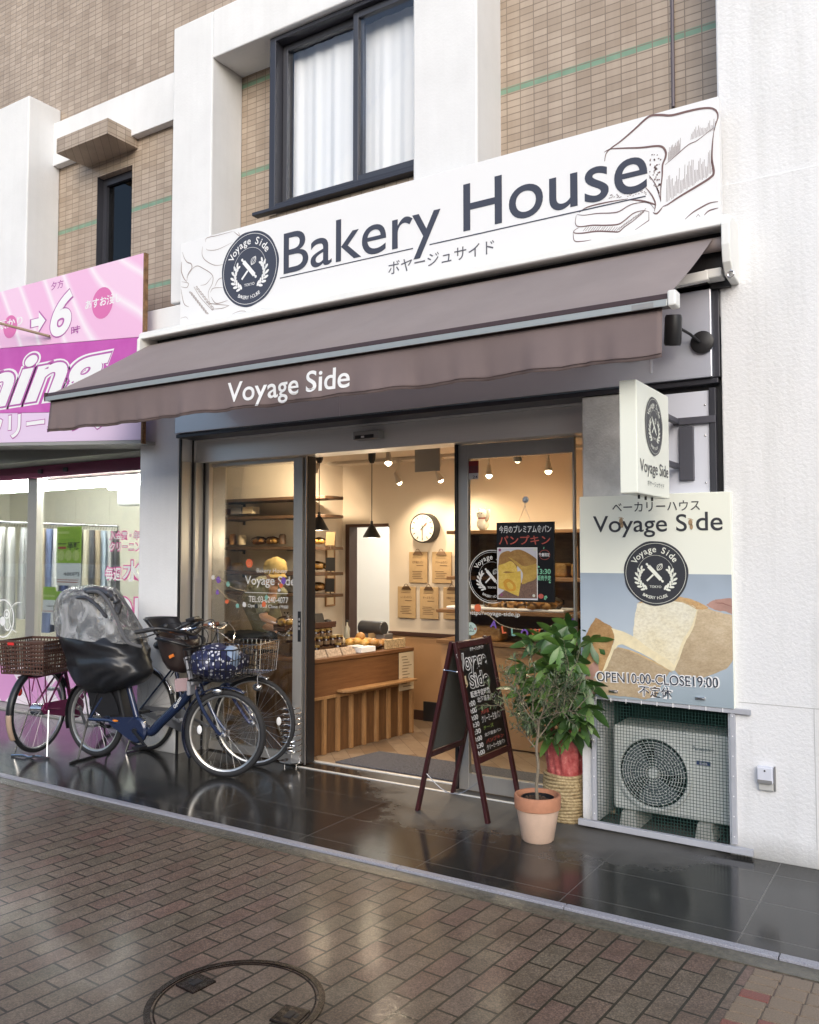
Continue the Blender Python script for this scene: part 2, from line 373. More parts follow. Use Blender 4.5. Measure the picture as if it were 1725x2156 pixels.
# ---------------------------------------------------------------- ground
W,T,S,G=4.85,5.2,4.72,5.12          # pier faces, tiled wall, sign plane, sliding door plane
def brick_ground():
    g=NG('wet_brick_paving'); pos=g.geo()
    mp=g.n('Mapping'); mp.vector_type='POINT'; mp.inputs['Rotation'].default_value=(0,0,R(-86.3)); g.l(pos,mp.inputs[0])
    wob=g.n('Mapping'); g.l(mp.outputs[0],wob.inputs[0]); wob.inputs['Location'].default_value=(.03,.043,0)
    nzw=g.n('TexNoise'); nzw.inputs['Scale'].default_value=3; g.l(pos,nzw.inputs['Vector'])
    vm=g.n('VectorMath',operation='SCALE'); g.l(nzw.outputs['Color'],vm.inputs[0]); vm.inputs['Scale'].default_value=.008
    va=g.n('VectorMath',operation='ADD'); g.l(wob.outputs[0],va.inputs[0]); g.l(vm.outputs[0],va.inputs[1])
    br=g.n('TexBrick'); br.offset=.5; br.offset_frequency=2
    for k,v in (('Scale',1),('Mortar Size',.0055),('Mortar Smooth',.15),('Bias',0),('Brick Width',.2),('Row Height',.1)): br.inputs[k].default_value=v
    br.inputs['Color1'].default_value=(0,0,0,1); br.inputs['Color2'].default_value=(1,1,1,1); br.inputs['Mortar'].default_value=(.5,.5,.5,1)
    g.l(va.outputs[0],br.inputs['Vector'])
    cell=br.outputs['Color']
    base=g.ramp(cell,[(0,(.150,.122,.090)),(.3,(.168,.122,.095)),(.55,(.142,.112,.082)),(.8,(.165,.105,.084)),(1,(.125,.103,.076))])
    big=g.noise(pos,.9,6,.6); fine=g.noise(pos,150,3,.75); mid=g.noise(pos,10,6,.7)
    base=g.mix(.75,base,g.ramp(fine,[(.36,(.42,.40,.38)),(.52,(1,1,1)),(.68,(1.9,1.85,1.8))]),'MULTIPLY')
    base=g.mix(.6,base,g.ramp(mid,[(.3,(.62,.60,.56)),(.7,(1.15,1.14,1.12))]),'MULTIPLY')
    vg=g.n('TexVoronoi'); vg.inputs['Scale'].default_value=2.6; g.l(pos,vg.inputs['Vector']); gum=g.math('LESS_THAN',g.math('ADD',vg.outputs['Distance'],g.math('MULTIPLY',mid,.03)),.048); base=g.mix(g.math('MULTIPLY',gum,.55),base,(.055,.052,.05))
    base=g.mix(.7,base,g.ramp(g.noise(pos,2.3,6,.7),[(.34,(.60,.57,.53)),(.55,(1,1,1))]),'MULTIPLY')
    fac=g.ramp(g.math('ADD',br.outputs['Fac'],g.math('MULTIPLY',g.math('SUBTRACT',mid,.5),.5)),[(.25,(0,0,0)),(.6,(1,1,1))])
    g.l(g.mix(fac,base,g.mix(mid,(.010,.008,.006),(.035,.03,.018))),g.p.inputs['Base Color'])
    g.l(g.math('ADD',.42,g.math('MULTIPLY',fine,.25)),g.p.inputs['Roughness'])
    h=g.math('SUBTRACT',g.math('MULTIPLY',fine,.35),g.math('MULTIPLY',fac,1.0)); h=g.math('ADD',h,g.math('ADD',g.math('MULTIPLY',mid,.35),g.math('MULTIPLY',cell,.25)))
    g.l(g.bump(h,.6,.006),g.p.inputs['Normal']); g.p.inputs['Specular IOR Level'].default_value=.4
    sxy=g.n('SeparateXYZ'); g.l(pos,sxy.inputs[0])
    pud=g.math('ADD',g.math('MULTIPLY',big,1.5),g.math('ADD',g.math('MULTIPLY',mid,.35),g.math('MULTIPLY',sxy.outputs[1],.20)))
    g.l(g.ramp(g.math('SUBTRACT',pud,1.0),[(.15,(.03,)*3),(.70,(.55,)*3)]),g.p.inputs['Coat Weight']); g.p.inputs['Coat Roughness'].default_value=.14; g.p.inputs['Coat IOR'].default_value=1.33
    g.l(g.bump(g.math('ADD',g.noise(pos,26,4),g.math('SUBTRACT',g.math('MULTIPLY',fine,.2),g.math('MULTIPLY',fac,.5))),.16,.005),g.p.inputs['Coat Normal'])
    return g.m
M_BRICK=brick_ground()
def granite():
    g=NG('wet_dark_granite'); pos=g.geo()
    mp=g.n('Mapping'); mp.inputs['Location'].default_value=(.79,-.02,0); g.l(pos,mp.inputs[0])
    br=g.n('TexBrick'); br.offset=0
    for k,v in (('Scale',1),('Mortar Size',.003),('Mortar Smooth',.2),('Brick Width',.78),('Row Height',.385)): br.inputs[k].default_value=v
    br.inputs['Color1'].default_value=(.021,.0205,.0195,1); br.inputs['Color2'].default_value=(.027,.026,.0245,1); br.inputs['Mortar'].default_value=(.095,.09,.085,1)
    g.l(mp.outputs[0],br.inputs['Vector']); fine=g.noise(pos,330,2); big=g.noise(pos,1.5,6,.62); mid=g.noise(pos,7,6,.7)
    col=g.mix(.6,br.outputs['Color'],g.ramp(fine,[(.35,(.5,.5,.5)),(.7,(1.9,1.9,1.9))]),'MULTIPLY')
    # drier stone close under the shelter of the wall, with a ragged edge
    sx=g.n('SeparateXYZ'); g.l(pos,sx.inputs[0])
    e=g.math('ADD',sx.outputs[1],g.math('ADD',g.math('MULTIPLY',big,.95),g.math('MULTIPLY',mid,.45)))
    xr=g.math('MULTIPLY',g.math('SMOOTH_MIN',g.math('ADD',sx.outputs[0],3.25),.35,.3),.9)
    xr=g.math('MINIMUM',xr,g.math('MULTIPLY',g.math('SUBTRACT',-.95,sx.outputs[0]),.7))
    d=g.math('ADD',e,xr); dry=g.ramp(g.math('SUBTRACT',d,5.0),[(.34,(0,0,0)),(.66,(1,1,1))])
    col=g.mix(dry,col,g.mix(mid,(.085,.081,.075),(.14,.135,.126)))
    g.l(col,g.p.inputs['Base Color'])
    wr=g.ramp(big,[(.35,(.09,)*3),(.65,(.20,)*3)]); g.l(g.mix(dry,wr,(.6,.6,.6)),g.p.inputs['Roughness'])
    h=g.math('SUBTRACT',g.math('MULTIPLY',fine,.06),g.math('MULTIPLY',br.outputs['Fac'],.6)); h=g.math('ADD',h,g.math('MULTIPLY',g.noise(pos,22,3),.25))
    g.l(g.bump(h,.16,.004),g.p.inputs['Normal']); g.p.inputs['Specular IOR Level'].default_value=.6; return g.m
M_GRAN=granite()
M_GUT=mat('wet_gutter_concrete',(.105,.096,.072),.22,noise_s=30,noise_a=.35,bump=.25,bump_s=140,spec=.6)
M_KERB=mat('speckled_kerb_edge',(.30,.30,.34),.4,noise_s=160,noise_a=.45,bump=.2,bump_s=160)
MB().box(-60,40,-40,3.60,-.35,-.004).build('brick_pavement',M_BRICK,kind='structure',org=(0,0,0))
MB().box(-60,40,3.60,3.70,-.35,0).build('gutter_strip',M_GUT,kind='structure',org=(0,0,0))
m=MB()
for x in range(-24,16): m.box(x*.9-.62,x*.9+.276,3.70,3.745,-.35,.012)
m.build('kerb_edge',M_KERB,kind='structure',org=(0,0,0),bevel=.004)
MB().box(-60,40,3.745,5.27,-.35,.004).build('granite_forecourt',M_GRAN,kind='structure',org=(0,0,0))
# tactile coloured setts in the corner
M_SY=mat('ochre_sett',(.20,.145,.098),.35,noise_s=200,noise_a=.45,bump=.3,bump_s=200)
M_SR=mat('brick_red_sett',(.20,.065,.05),.35,noise_s=200,noise_a=.45,bump=.3,bump_s=200)
for mm,nm in ((M_SY,'ochre_sett_paving'),(M_SR,'red_sett_paving')):
    m=MB(); rnd=random.Random(4)
    for i in range(9):
        for j in range(11):
            row=(i*3+j)%6; red=(j>=3 and rnd.random()<.72 and i>0) or (i==0 and j in(3,7,8))
            if red!=(mm is M_SR): continue
            x=-.688+i*.105; y=3.585-j*.063*(1.0 if i==0 else 1.5); h=.058 if i==0 else .089
            k=(y-3.585)*.06
            m.box(x+k,x+.1+k,y-h,y,-.02,0.0)
    m.build(nm,mm,kind='structure',org=(0,0,0),bevel=.003)
# manhole cover inlaid with the same bricks
mh=thing('manhole_cover','round iron manhole cover inlaid with paving bricks','manhole',(-2.207,2.327,0))
M_IRON=mat('rusty_wet_iron',(.022,.014,.010),.26,.4,noise_s=25,noise_a=.5,bump=.4,bump_s=60)
cx,cyy=-2.207,2.327
m=MB(); m.lathe([(.281,-.05),(.281,-.002),(.287,-.001),(.288,-.008),(.294,-.008),(.295,.0),(.318,.0005),(.3185,-.05)],(cx,cyy,0),56); m.build('ring',M_IRON,mh,smooth=True)
for sx,sy in ((-2.427,2.345),(-1.985,2.36)):
    m=MB(); a=math.atan2(sy-cyy,sx-cx); u=Vector((math.cos(a),math.sin(a),0)); v=Vector((-u.y,u.x,0))
    m.cube((sx,sy,-.0125),u*.05,v*.055,(0,0,.0155)); p=m.build('hinge_plate',M_IRON,mh,bevel=.003)
    n=MB(); n.cube((sx,sy,.0032),u*.014,v*.022,(0,0,.0025)); n.cube(Vector((sx,sy,.0032))+u*.026,u*.006,v*.012,(0,0,.002)); n.build('keyhole_boss',M_BLACK,p,bevel=.002)
# ---------------------------------------------------------------- the apartment building
bld=thing('apartment_building','tiled apartment building with white piers housing the bakery on its ground floor','building',(-3.2,5.0,0))
XR=-1.045                                            # left edge of the big stucco pier
def wall_holes(m,x0,x1,z0,z1,y0,y1,holes):
    xs=sorted({x0,x1,*[h[i] for h in holes for i in(0,1)]}); zs=sorted({z0,z1,*[h[i] for h in holes for i in(2,3)]})
    for a,b in zip(xs,xs[1:]):
        for c,d in zip(zs,zs[1:]):
            mx,mz=(a+b)/2,(c+d)/2
            if any(h[0]<mx<h[1] and h[2]<mz<h[3] for h in holes) or not(x0<=mx<=x1 and z0<=mz<=z1): continue
            m.box(a,b,y0,y1,c,d)
# upper tiled wall
SWX0,SWX1,SWZ0,SWZ1=-6.83,-6.33,3.60,5.20             # small window
WX0,WX1,WZ0,WZ1=-4.387,-3.045,4.245,5.600                 # wide window
m=MB(); wall_holes(m,-14,XR+.3,3.3,10,T,T+.3,[(SWX0,SWX1,SWZ0,SWZ1),(WX0,WX1,WZ0,WZ1)]); m.build('tile_wall',M_TILE,bld)
# piers and beams
m=MB().box(-8.6,-7.407,W,T,3.0,6.016); m.build('pier',M_PAINT,bld,bevel=.012)
m=MB().box(-5.41,-4.955,W,T,3.66,6.0); m.build('pier',M_PAINT,bld,bevel=.012)
m=MB().box(-3.041,-2.548,W,T+.08,3.66,10); m.build('pier',M_PAINT,bld,bevel=.012)
m=MB().box(-5.75,-5.285,W,5.27,0,2.72); m.build('pier',M_PAINT,bld,bevel=.012)
MB().box(-4.955,-3.041,W,T,5.604,6.0).build('beam',M_PAINT,bld,bevel=.01)
MB().box(-7.407,-5.41,G,T,5.42,5.85).build('beam',M_PAINT,bld,bevel=.006)
MB().box(-5.75,XR,W,T,2.90,3.64).build('beam',M_PAINT,bld,bevel=.008)
m=MB(); wall_holes(m,XR,4.0,0,10,W,T+.4,[]); m.build('stucco_pier',M_STUC,bld,bevel=.012)
m=MB(); m.box(XR+.002,4,W-.014,W+.02,0,3.63); m.build('stucco_plinth_band',M_STUC,bld,bevel=.008)
m=MB(); m.box(XR+.06,4,W-.0155,W-.0135,.808,.812); m.box(-.62,-.617,W-.0155,W-.0135,.1,.808); m.build('render_joint',mat('joint_grey',(.45,.45,.45),.8),bld)
m=MB(); m.box(-.40,4,W-.03,W-.006,3.64,9); m.build('stucco_return',M_PAINT,bld,bevel=.005)
# tile hood over the small window
hx0,hx1=B(130,318,'Y',4.9)[0],B(235,250,'Y',4.9)[0]; hz0,hz1=5.335,5.445
MB().box(hx0-.02,hx1,4.86,T-.002,hz0,hz1+.03).build('window_hood',M_TILE,bld)
# small window
sw=MB(); 
for a,b,c,d in ((SWX0,SWX0+.05,SWZ0,SWZ1),(SWX1-.03,SWX1,SWZ0,SWZ1),(SWX0+.05,SWX1-.03,SWZ1-.07,SWZ1),(SWX0+.05,SWX1-.03,SWZ0,SWZ0+.05)): sw.box(a,b,T+.07,T+.15,c,d)
sw.box(SWX0,SWX0+.004,T+.002,T+.07,SWZ0,SWZ1)
w_=sw.build('window',M_DARKFR,bld)
MB().box(SWX0+.05,SWX1-.03,T+.10,T+.106,SWZ0+.05,SWZ1-.07).build('pane',M_GLASSD,w_)
MB().box(SWX0-.2,SWX1+.2,T+.32,T+.34,SWZ0-.1,SWZ1+.1).build('dark_room_lining',mat('dark_room',(.03,.032,.036),.8),w_)
# wide window: projecting frame, two sliding sashes, net curtains
FY=4.90
f=MB()
for a,b,c,d in ((WX0,WX0+.06,WZ0,WZ1),(WX0+.06,WX1,WZ1-.035,WZ1),(WX0+.06,WX1,WZ0,WZ0+.035)): f.box(a,b,FY,T+.1,c,d)
wf=f.build('window',M_DARKFR,bld,bevel=.004)
MB().box(WX0-.14,WX1,FY-.035,FY+.03,WZ0-.03,WZ0-.003).build('sill',M_DARKFR,wf,bevel=.004)
M_SASH=mat('grey_bronze_sash',(.075,.077,.09),.35,.4)
mid=-3.585
for x0,x1,yy in ((WX0+.063,mid+.03,FY+.085),(mid-.03,WX1,FY+.04)):
    s=MB(); z0,z1=WZ0+.037,WZ1-.037
    for a,b,c,d in ((x0,x0+.045,z0,z1),(x1-.045,x1,z0,z1),(x0+.045,x1-.045,z0,z0+.055),(x0+.045,x1-.045,z1-.05,z1)): s.box(a,b,yy,yy+.035,c,d)
    so_=s.build('sash',M_SASH,wf,bevel=.003)
    MB().box(x0+.045,x1-.045,yy+.014,yy+.02,z0+.055,z1-.05).build('pane',M_GLASSU,so_)
def curtain(x0,x1,z0,z1,y,amp,freq,seed,name='curtain',mt=None,par=None):
    m=MB(); n=int((x1-x0)/.008); rows=8; vs=[]; rr=random.Random(seed); ph=[rr.random()*6 for _ in range(4)]
    for j in range(rows+1):
        for i in range(n+1):
            x=x0+(x1-x0)*i/n; z=z1+(z0-z1)*j/rows; k=.6+.4*j/rows
            d=amp*k*(math.sin(freq*x+ph[0]+.4*math.sin(3*x))+.5*math.sin(freq*2.3*x+ph[1]+.3*j/rows)+.35*math.sin(freq*.41*x+ph[2]))
            vs.append((x,y+d,z))
    fs=[(j*(n+1)+i,(j+1)*(n+1)+i,(j+1)*(n+1)+i+1,j*(n+1)+i+1) for j in range(rows) for i in range(n)]
    m.add(vs,fs); return m.build(name,mt,par,smooth='all')
M_NET=mat('white_net_curtain',(.88,.89,.90),.8)
MB().box(WX0-.02,WX1,FY+.03,T-.002,WZ0-.16,WZ0-.034).build('tile_apron',M_TILE,bld)
curtain(WX0+.08,WX1-.01,WZ0+.045,WZ1-.04,FY+.20,.009,30,3,'curtain',M_NET,wf)
MB().box(WX0-.3,WX1+.3,T+.42,T+.45,WZ0-.3,WZ1+.3).build('room_back_panel',mat('room_wall',(.5,.5,.48),.8),wf)
# thin conduit on the right-hand tile field
MB().tube([B(1418,225,'Y',T-.015),B(1415,-60,'Y',T-.015)],.011,8).build('conduit',mat('plum_grey_pipe',(.12,.10,.12),.5),bld,smooth=True)
# ---------------------------------------------------------------- bakery front: fascia, door frame, doors
f=MB(); f.box(-5.281,-1.085,W-.05,W+.05,2.567,3.08); f.build('fascia_panel',M_GREYP,bld,bevel=.004)
f=MB(); f.box(-5.30,-1.06,W-.02,W+.2,2.535,2.563); f.box(-1.083,XR-.004,W-.02,W+.05,2.567,3.3); f.build('fascia_trim',M_DARKFR,bld,bevel=.003)
m=MB(); m.box(-1.42,-1.412,W-.056,W-.045,2.62,3.08); m.box(-3.62,-3.617,W-.0515,W-.045,2.567,3.0); m.build('fascia_joint',mat('joint_strip',(.55,.56,.62),.4),bld)
# right return of the shopfront: grey stub pillar, white pier below, pale service panel
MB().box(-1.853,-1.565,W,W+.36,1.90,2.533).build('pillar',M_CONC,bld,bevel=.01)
MB().box(-1.87,-1.795,W,W+.36,.03,1.90).build('pillar',M_STUC,bld,bevel=.006)
MB().box(-1.535,-1.115,W-.005,W+.03,1.2,2.50).build('service_panel',M_WPANEL,bld,bevel=.003)
m=MB(); m.box(-1.11,-1.075,W-.022,W+.03,.75,2.51); m.box(-1.562,-1.54,W+.05,W+.1,1.2,2.53); m.build('panel_trim',M_DARKFR,bld,bevel=.003)
m=MB()
for z in (2.42,2.25,1.99,1.93):
    for x in (-1.135,-1.51): m.ell((x,W-.008,z),(.006,.004,.006),8,5)
m.build('panel_screws',M_CHROME,bld,smooth='all')
# recess behind the air conditioner
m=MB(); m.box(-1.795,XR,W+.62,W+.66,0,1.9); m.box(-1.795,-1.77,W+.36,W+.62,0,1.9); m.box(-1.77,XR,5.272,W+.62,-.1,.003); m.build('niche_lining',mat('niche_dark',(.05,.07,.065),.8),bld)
# stainless door frame
DX0,DX1=-5.285,-1.87; ZT0,ZT1=2.35,2.52
m=MB(); m.box(DX0,DX1,G-.08,G+.12,ZT0,ZT1); m.build('door_transom',M_STEEL,bld,bevel=.004)
m=MB(); m.box(DX0,DX1,G-.1,G-.04,ZT1+.002,ZT1+.038); m.build('transom_cap',M_STEEL,bld,bevel=.003)
m=MB(); m.box(DX0,DX0+.02,W+.02,G+.16,0,ZT0); m.box(DX0+.02,DX0+.05,W+.14,G+.16,0,ZT0); m.box(DX0+.05,DX0+.10,W+.24,G+.16,0,ZT0); m.build('door_jamb',M_STEELV,bld,bevel=.003)
m=MB(); m.box(DX0,DX0+.018,W+.004,W+.018,0,2.53);m.box(DX0+.02,DX0+.03,W+.125,W+.138,0,2.53);m.box(DX0+.05,DX0+.06,W+.225,W+.238,0,2.4); m.build('jamb_seal',M_BLACK,bld)
m=MB(); m.box(-5.2,-1.87,5.235,5.265,-.01,.012); m.box(-4.2,-1.87,5.045,5.065,-.01,.010); m.build('door_track',M_STEEL,bld,bevel=.002)
sen=MB(); sx=B(780,920,'Y',G-.1)[0]; sen.box(sx-.11,sx+.11,G-.16,G-.081,2.415,2.475); se=sen.build('door_sensor',mat('sensor_grey',(.30,.30,.30),.4),bld,bevel=.006)
MB().box(sx-.09,sx+.07,G-.163,G-.158,2.42,2.445).build('sensor_window',M_BLACK,se)
MB().box(sx-.035,sx-.01,G-.166,G-.162,2.425,2.438).build('sensor_lens',M_WHITE,se)
def door_leaf(x0,x1,y,stile_left,stile_right,rail_b,rail_t,name='sliding_door',ztop=ZT0-.005):
    m=MB()
    if stile_left: m.box(x0,x0+stile_left,y-.02,y+.02,.014,ztop)
    if stile_right: m.box(x1-stile_right,x1,y-.02,y+.02,.014,ztop)
    a,b=x0+(stile_left or 0),x1-(stile_right or 0)
    if rail_b: m.box(a,b,y-.0195,y+.0195,.015,.015+rail_b)
    if rail_t: m.box(a,b,y-.0195,y+.0195,ztop-rail_t,ztop)
    d=m.build(name,M_STEELV,bld,bevel=.003)
    MB().box(a,b,y-.004,y+.004,.015+rail_b,ztop-rail_t).build('glass',M_GLASS,d)
    return d
dl=door_leaf(-5.17,-4.20,G,.0,.088,.07,.03)
dr=door_leaf(-2.86,-2.02,G+.045,.075,.010,.11,.10)
fx=door_leaf(-2.05,-1.872,G+.09,.006,.0,.05,.004,'fixed_glazing')
m=MB(); m.box(-4.197,-4.165,G+.01,G+.1,.014,ZT0); m.build('door_edge_seal',M_BLACK,dl); 
m=MB(); m.box(-4.235,-4.205,G-.024,G-.0205,.93,1.16); h_=m.build('touch_switch',M_BLACK,dl,bevel=.003)
m=MB()
for k in range(3): m.box(-4.226,-4.214,G-.0255,G-.0242,1.02+k*.035,1.04+k*.035)
m.build('switch_mark',mat('grey_print',(.3,.3,.3),.5),h_)
m=MB(); m.box(-4.163,-4.155,G-.03,G-.015,.014,ZT0); m.build('door_edge_trim',M_ALU,dl)
m=MB(); m.box(-2.875,-2.862,G-.0,G+.09,.014,ZT0); m.build('door_edge_seal',M_BLACK,dr)
# wood lining post behind the left leaf
MB().box(-4.42,-4.36,5.30,5.36,0,2.36).build('door_post_lining',M_WOODB,bld)
# ---------------------------------------------------------------- bakery interior shell
M_IWALL=mat('warm_plaster',(.60,.52,.42),.8,noise_s=2,noise_a=.03)
M_ICEIL=mat('ceiling_white',(.62,.57,.50),.8)
M_TAN=mat('tan_panel',(.40,.225,.105),.55,noise_s=3,noise_a=.06)
M_TRIM=mat('dark_brown_trim',(.055,.024,.016),.5)
BY=7.1; CZ=2.50; SXW=-5.31; SY=6.6
def herring():
    g=NG('parquet_vinyl_floor'); pos=g.geo(); mp=g.n('Mapping'); mp.inputs['Rotation'].default_value=(0,0,R(45)); g.l(pos,mp.inputs[0])
    br=g.n('TexBrick'); br.offset=.33
    for k,v in (('Scale',1),('Mortar Size',.002),('Brick Width',.42),('Row Height',.13)): br.inputs[k].default_value=v
    br.inputs['Color1'].default_value=(.20,.135,.085,1); br.inputs['Color2'].default_value=(.36,.27,.19,1); br.inputs['Mortar'].default_value=(.06,.04,.03,1)
    g.l(mp.outputs[0],br.inputs['Vector']); g.l(g.mix(.4,br.outputs['Color'],g.ramp(g.noise(pos,12,5),[(.3,(.6,.58,.55)),(.7,(1.1,1.1,1.1))]),'MULTIPLY'),g.p.inputs['Base Color']); g.p.inputs['Roughness'].default_value=.35; return g.m
M_PARQ=herring()
MB().prism([(-5.90,5.271,-.3),(-1.5,5.271,-.3),(-1.5,9.2,-.3),(-7.0,9.2,-.3),(-7.3,6.65,-.3)],(0,0,.306)).build('bakery_floor',M_PARQ,kind='structure',org=(0,0,0))
MB().prism([(-5.90,5.25,CZ),(-1.5,5.25,CZ),(-1.5,BY+.1,CZ),(-7.3,BY+.1,CZ),(-7.3,6.65,CZ)],(0,0,.1)).build('ceiling',M_ICEIL,bld)
m=MB(); wall_holes(m,SXW,-1.4,0,CZ,BY,BY+.1,[(-5.22,-4.73,0,1.875)]); m.build('interior_wall',M_IWALL,bld)
MB().box(SXW-.1,SXW,SY+.1,BY+.1,0,CZ).build('interior_wall',M_IWALL,bld)
MB().box(-7.25,SXW,SY,SY+.1,0,CZ).build('interior_wall',M_IWALL,bld)
MB().prism([(-5.86,5.28,0),(-7.30,6.70,0),(-7.35,6.70,0),(-5.92,5.28,0)],(0,0,CZ)).build('interior_wall',M_IWALL,bld)
MB().box(-1.6,-1.5,5.5,BY,0,CZ).build('interior_wall',M_IWALL,bld)
MB().box(-5.86,-5.30,5.272,5.29,0,CZ).build('interior_wall',M_IWALL,bld)
MB().box(-1.56,XR,W+.034,W+.12,1.15,2.60).build('panel_backing',M_BLACK,bld)
m=MB(); m.box(-5.26,-5.21,BY-.02,BY+.12,0,1.90); m.box(-5.21,-4.74,BY-.02,BY+.12,1.87,1.90); m.build('doorway_frame',M_TRIM,bld,bevel=.003)
m=MB(); m.box(-4.72,-1.6,BY-.018,BY-.001,.10,.80); m.build('wainscot_panel',M_TAN,bld)
m=MB(); m.box(-4.72,-1.6,BY-.035,BY-.001,.803,.84); m.box(-4.72,-1.6,BY-.022,BY-.001,.0,.098); m.build('wainscot_rail',M_TRIM,bld,bevel=.003)
MB().box(-4.31,-3.99,BY-.045,BY-.024,.008,.19).build('floor_vent_grille',M_BLACK,bld)
# bright kitchen beyond the doorway
m=MB(); m.box(-6.6,-3.9,8.6,8.7,0,2.4); m.box(-6.6,-6.5,BY+.13,8.6,0,2.4); m.box(-4.0,-3.9,BY+.13,8.6,0,2.4); m.box(-6.6,-3.9,BY+.13,8.7,2.4,2.45); m.build('kitchen_wall',mat('kitchen_white',(.80,.78,.74),.6),bld)
M_KLAMP=lamp_mat('kitchen_ceiling_lamp',(1,.97,.9),21)
MB().box(-5.9,-4.6,7.7,7.9,2.36,2.39).build('kitchen_light',M_KLAMP,bld)
# ---------------------------------------------------------------- round bakery emblem
def emblem(par,fr,ca,cb,r,md,ml,h,base='emblem',dark=True,inner=None):
    if dark: Art(fr,h).disc(ca,cb,r,72,wob=.012).build(base+'_disc',md,par)
    L=Art(fr,h+.0012); ring=Art(fr,h+.0012)
    ring.ring(ca,cb,r*.93,r*.012,64)
    ring.ring(ca,cb,r*.56,r*.008,50,R(-35),R(215))
    L.arc_text('Voyage Side',ca,cb,r*.655,r*.20,R(92),R(11.3),.012); L.build(base+'_lettering',ml,par); L=Art(fr,h+.0012)
    L.arc_text('BAKERY HOUSE',ca,cb,r*.80,r*.095,R(269),R(5.0),.012,inside=True)
    L.build(base+'_lettering',ml,par); L=Art(fr,h+.0012); L.textline('TOKYO',ca,cb-r*.45,r*.075,.005,center=True)
    L.build(base+'_small_print',ml,par); L=Art(fr,h+.0012)
    def seg(x0,y0,x1,y1,wd): L.stroke([(ca+r*x0,cb+r*y0),(ca+r*x1,cb+r*y1)],wd*r)
    seg(-.21,.22,.17,-.19,.115); seg(-.21,.22,-.24,.255,.05); seg(.17,-.19,.20,-.225,.05)
    L.disc(ca-r*.26,cb+r*.28,r*.038,12); L.disc(ca+r*.22,cb-r*.245,r*.038,12)
    seg(-.27,-.24,-.06,-.04,.055)
    for k in(-1,-.4,.4,1):
        pts=[(ca+r*(.06+.17*t*.9-k*.085*math.sin(math.pi*t)*.75),cb+r*(.09+.23*t*.9+k*.085*math.sin(math.pi*t)*.55)) for t in [i/8 for i in range(9)]]
        L.stroke(pts,r*.016)
    L.build(base+'_rolling_pin',ml,par)
    for sx in(-1,1):
        L=Art(fr,h+.0012); st=[(.27,-.50),(.42,-.42),(.53,-.28),(.53,-.10),(.47,.06)]
        for i,(x,y) in enumerate(smooth2(st,3)[::1]):
            t=i/12; hd=R(20+95*t)
            for sd in(1,-1):
                if i%2==(sd<0): continue
                an=hd-sd*R(42); q=.085
                L.disc(ca+sx*r*(x+q*math.cos(an)*.9),cb+r*(y+q*math.sin(an)*.9),r*.085,10,ry=r*.036,rot=(an if sx>0 else math.pi-an))
        L.disc(ca+sx*r*.43,cb+r*.17,r*.07,10,ry=r*.032,rot=R(105) if sx>0 else R(75)); L.build(base+'_wheat_sprig',ml,par)
    ring.build(base+'_ring',ml,par)
# ---------------------------------------------------------------- shop signboard
sg=thing('shop_signboard','long white fascia signboard reading Bakery House with line drawings of bread','signboard',(-3.08,S+.05,3.41))
MB().box(-5.15,-1.01,S,S+.07,3.41,4.075).build('board',M_SIGNW,sg,bevel=.003)
fr=Frame((-5.15,S-.001,3.41),(1,0,0),(0,0,1))
a0,_=fr.px(598,500); a1,_=fr.px(930,500); _,bl=fr.px(598,578); _,bc=fr.px(598,487)
A=Art(fr,.0012)
A.text('Bakery',a0,fr.px(928,470)[0],fr.px(598,577)[1],fr.px(598,487)[1],'cap',.002); A.build('lettering',M_INK,sg); A=Art(fr,.0012)
A.text('House',fr.px(976,460)[0],fr.px(1364,400)[0],fr.px(976,487)[1],fr.px(976,383)[1],'cap',.005)
A.build('lettering',M_INK,sg)
A=Art(fr,.0012); p0=fr.px(590,587); p1=fr.px(1360,408); yv=(p0[1]+fr.px(1300,425)[1])/2
A.stroke([(p0[0],yv),(fr.px(870,530)[0],yv)],.007); A.build('underline',M_INK,sg); A=Art(fr,.0012); A.stroke([(fr.px(905,520)[0],yv),(p1[0],yv)],.007); A.build('underline',M_INK,sg); A=Art(fr,.0012)
A.text('ボヤージュサイド',fr.px(818,560)[0],fr.px(1041,520)[0],fr.px(818,579)[1],fr.px(818,552)[1],'box',.002)
A.build('small_lettering',mat('grey_print_dark',(.10,.10,.12),.5),sg)
ec=fr.px(526,566); er=(fr.px(526,487)[1]-fr.px(526,645)[1])/2
emblem(sg,fr,ec[0],ec[1],er,M_INK,M_WHITE,.0012)
# bread drawing at the right end (traced from the board)
def zq(x,y): return fr.px((1700+x*.27246)/1.41739,(280+y*.27246)/1.41739)
K=Art(fr,.0008)
def ln(pts,wd,cv=True,tp=True):
    q=[zq(*p) for p in pts]; K.curve(q,wd,6,tp) if cv else K.stroke(q,wd,tp)
ln([(385,740),(400,660),(450,600),(560,520),(700,400),(830,280),(900,238),(1000,232),(1120,235),(1300,190),(1450,160),(1560,160),(1615,200),(1625,260),(1600,340),(1580,420)],.013)
ln([(380,640),(450,605),(600,595),(780,590),(950,572),(1020,585),(1055,640),(1050,700),(1020,780),(1015,900),(1000,1050),(1000,1180)],.012)
ln([(1580,420),(1565,560),(1560,720),(1580,860),(1540,920),(1400,1010),(1200,1130),(1080,1210),(1020,1235)],.013)
ln([(1045,780),(1150,690),(1300,560),(1400,510),(1580,370)],.005)
ln([(870,890),(940,990),(980,1100),(1000,1180)],.006); ln([(830,1020),(900,1110),(940,1200),(930,1290)],.008); ln([(650,1160),(780,1170),(900,1200),(945,1220)],.010)
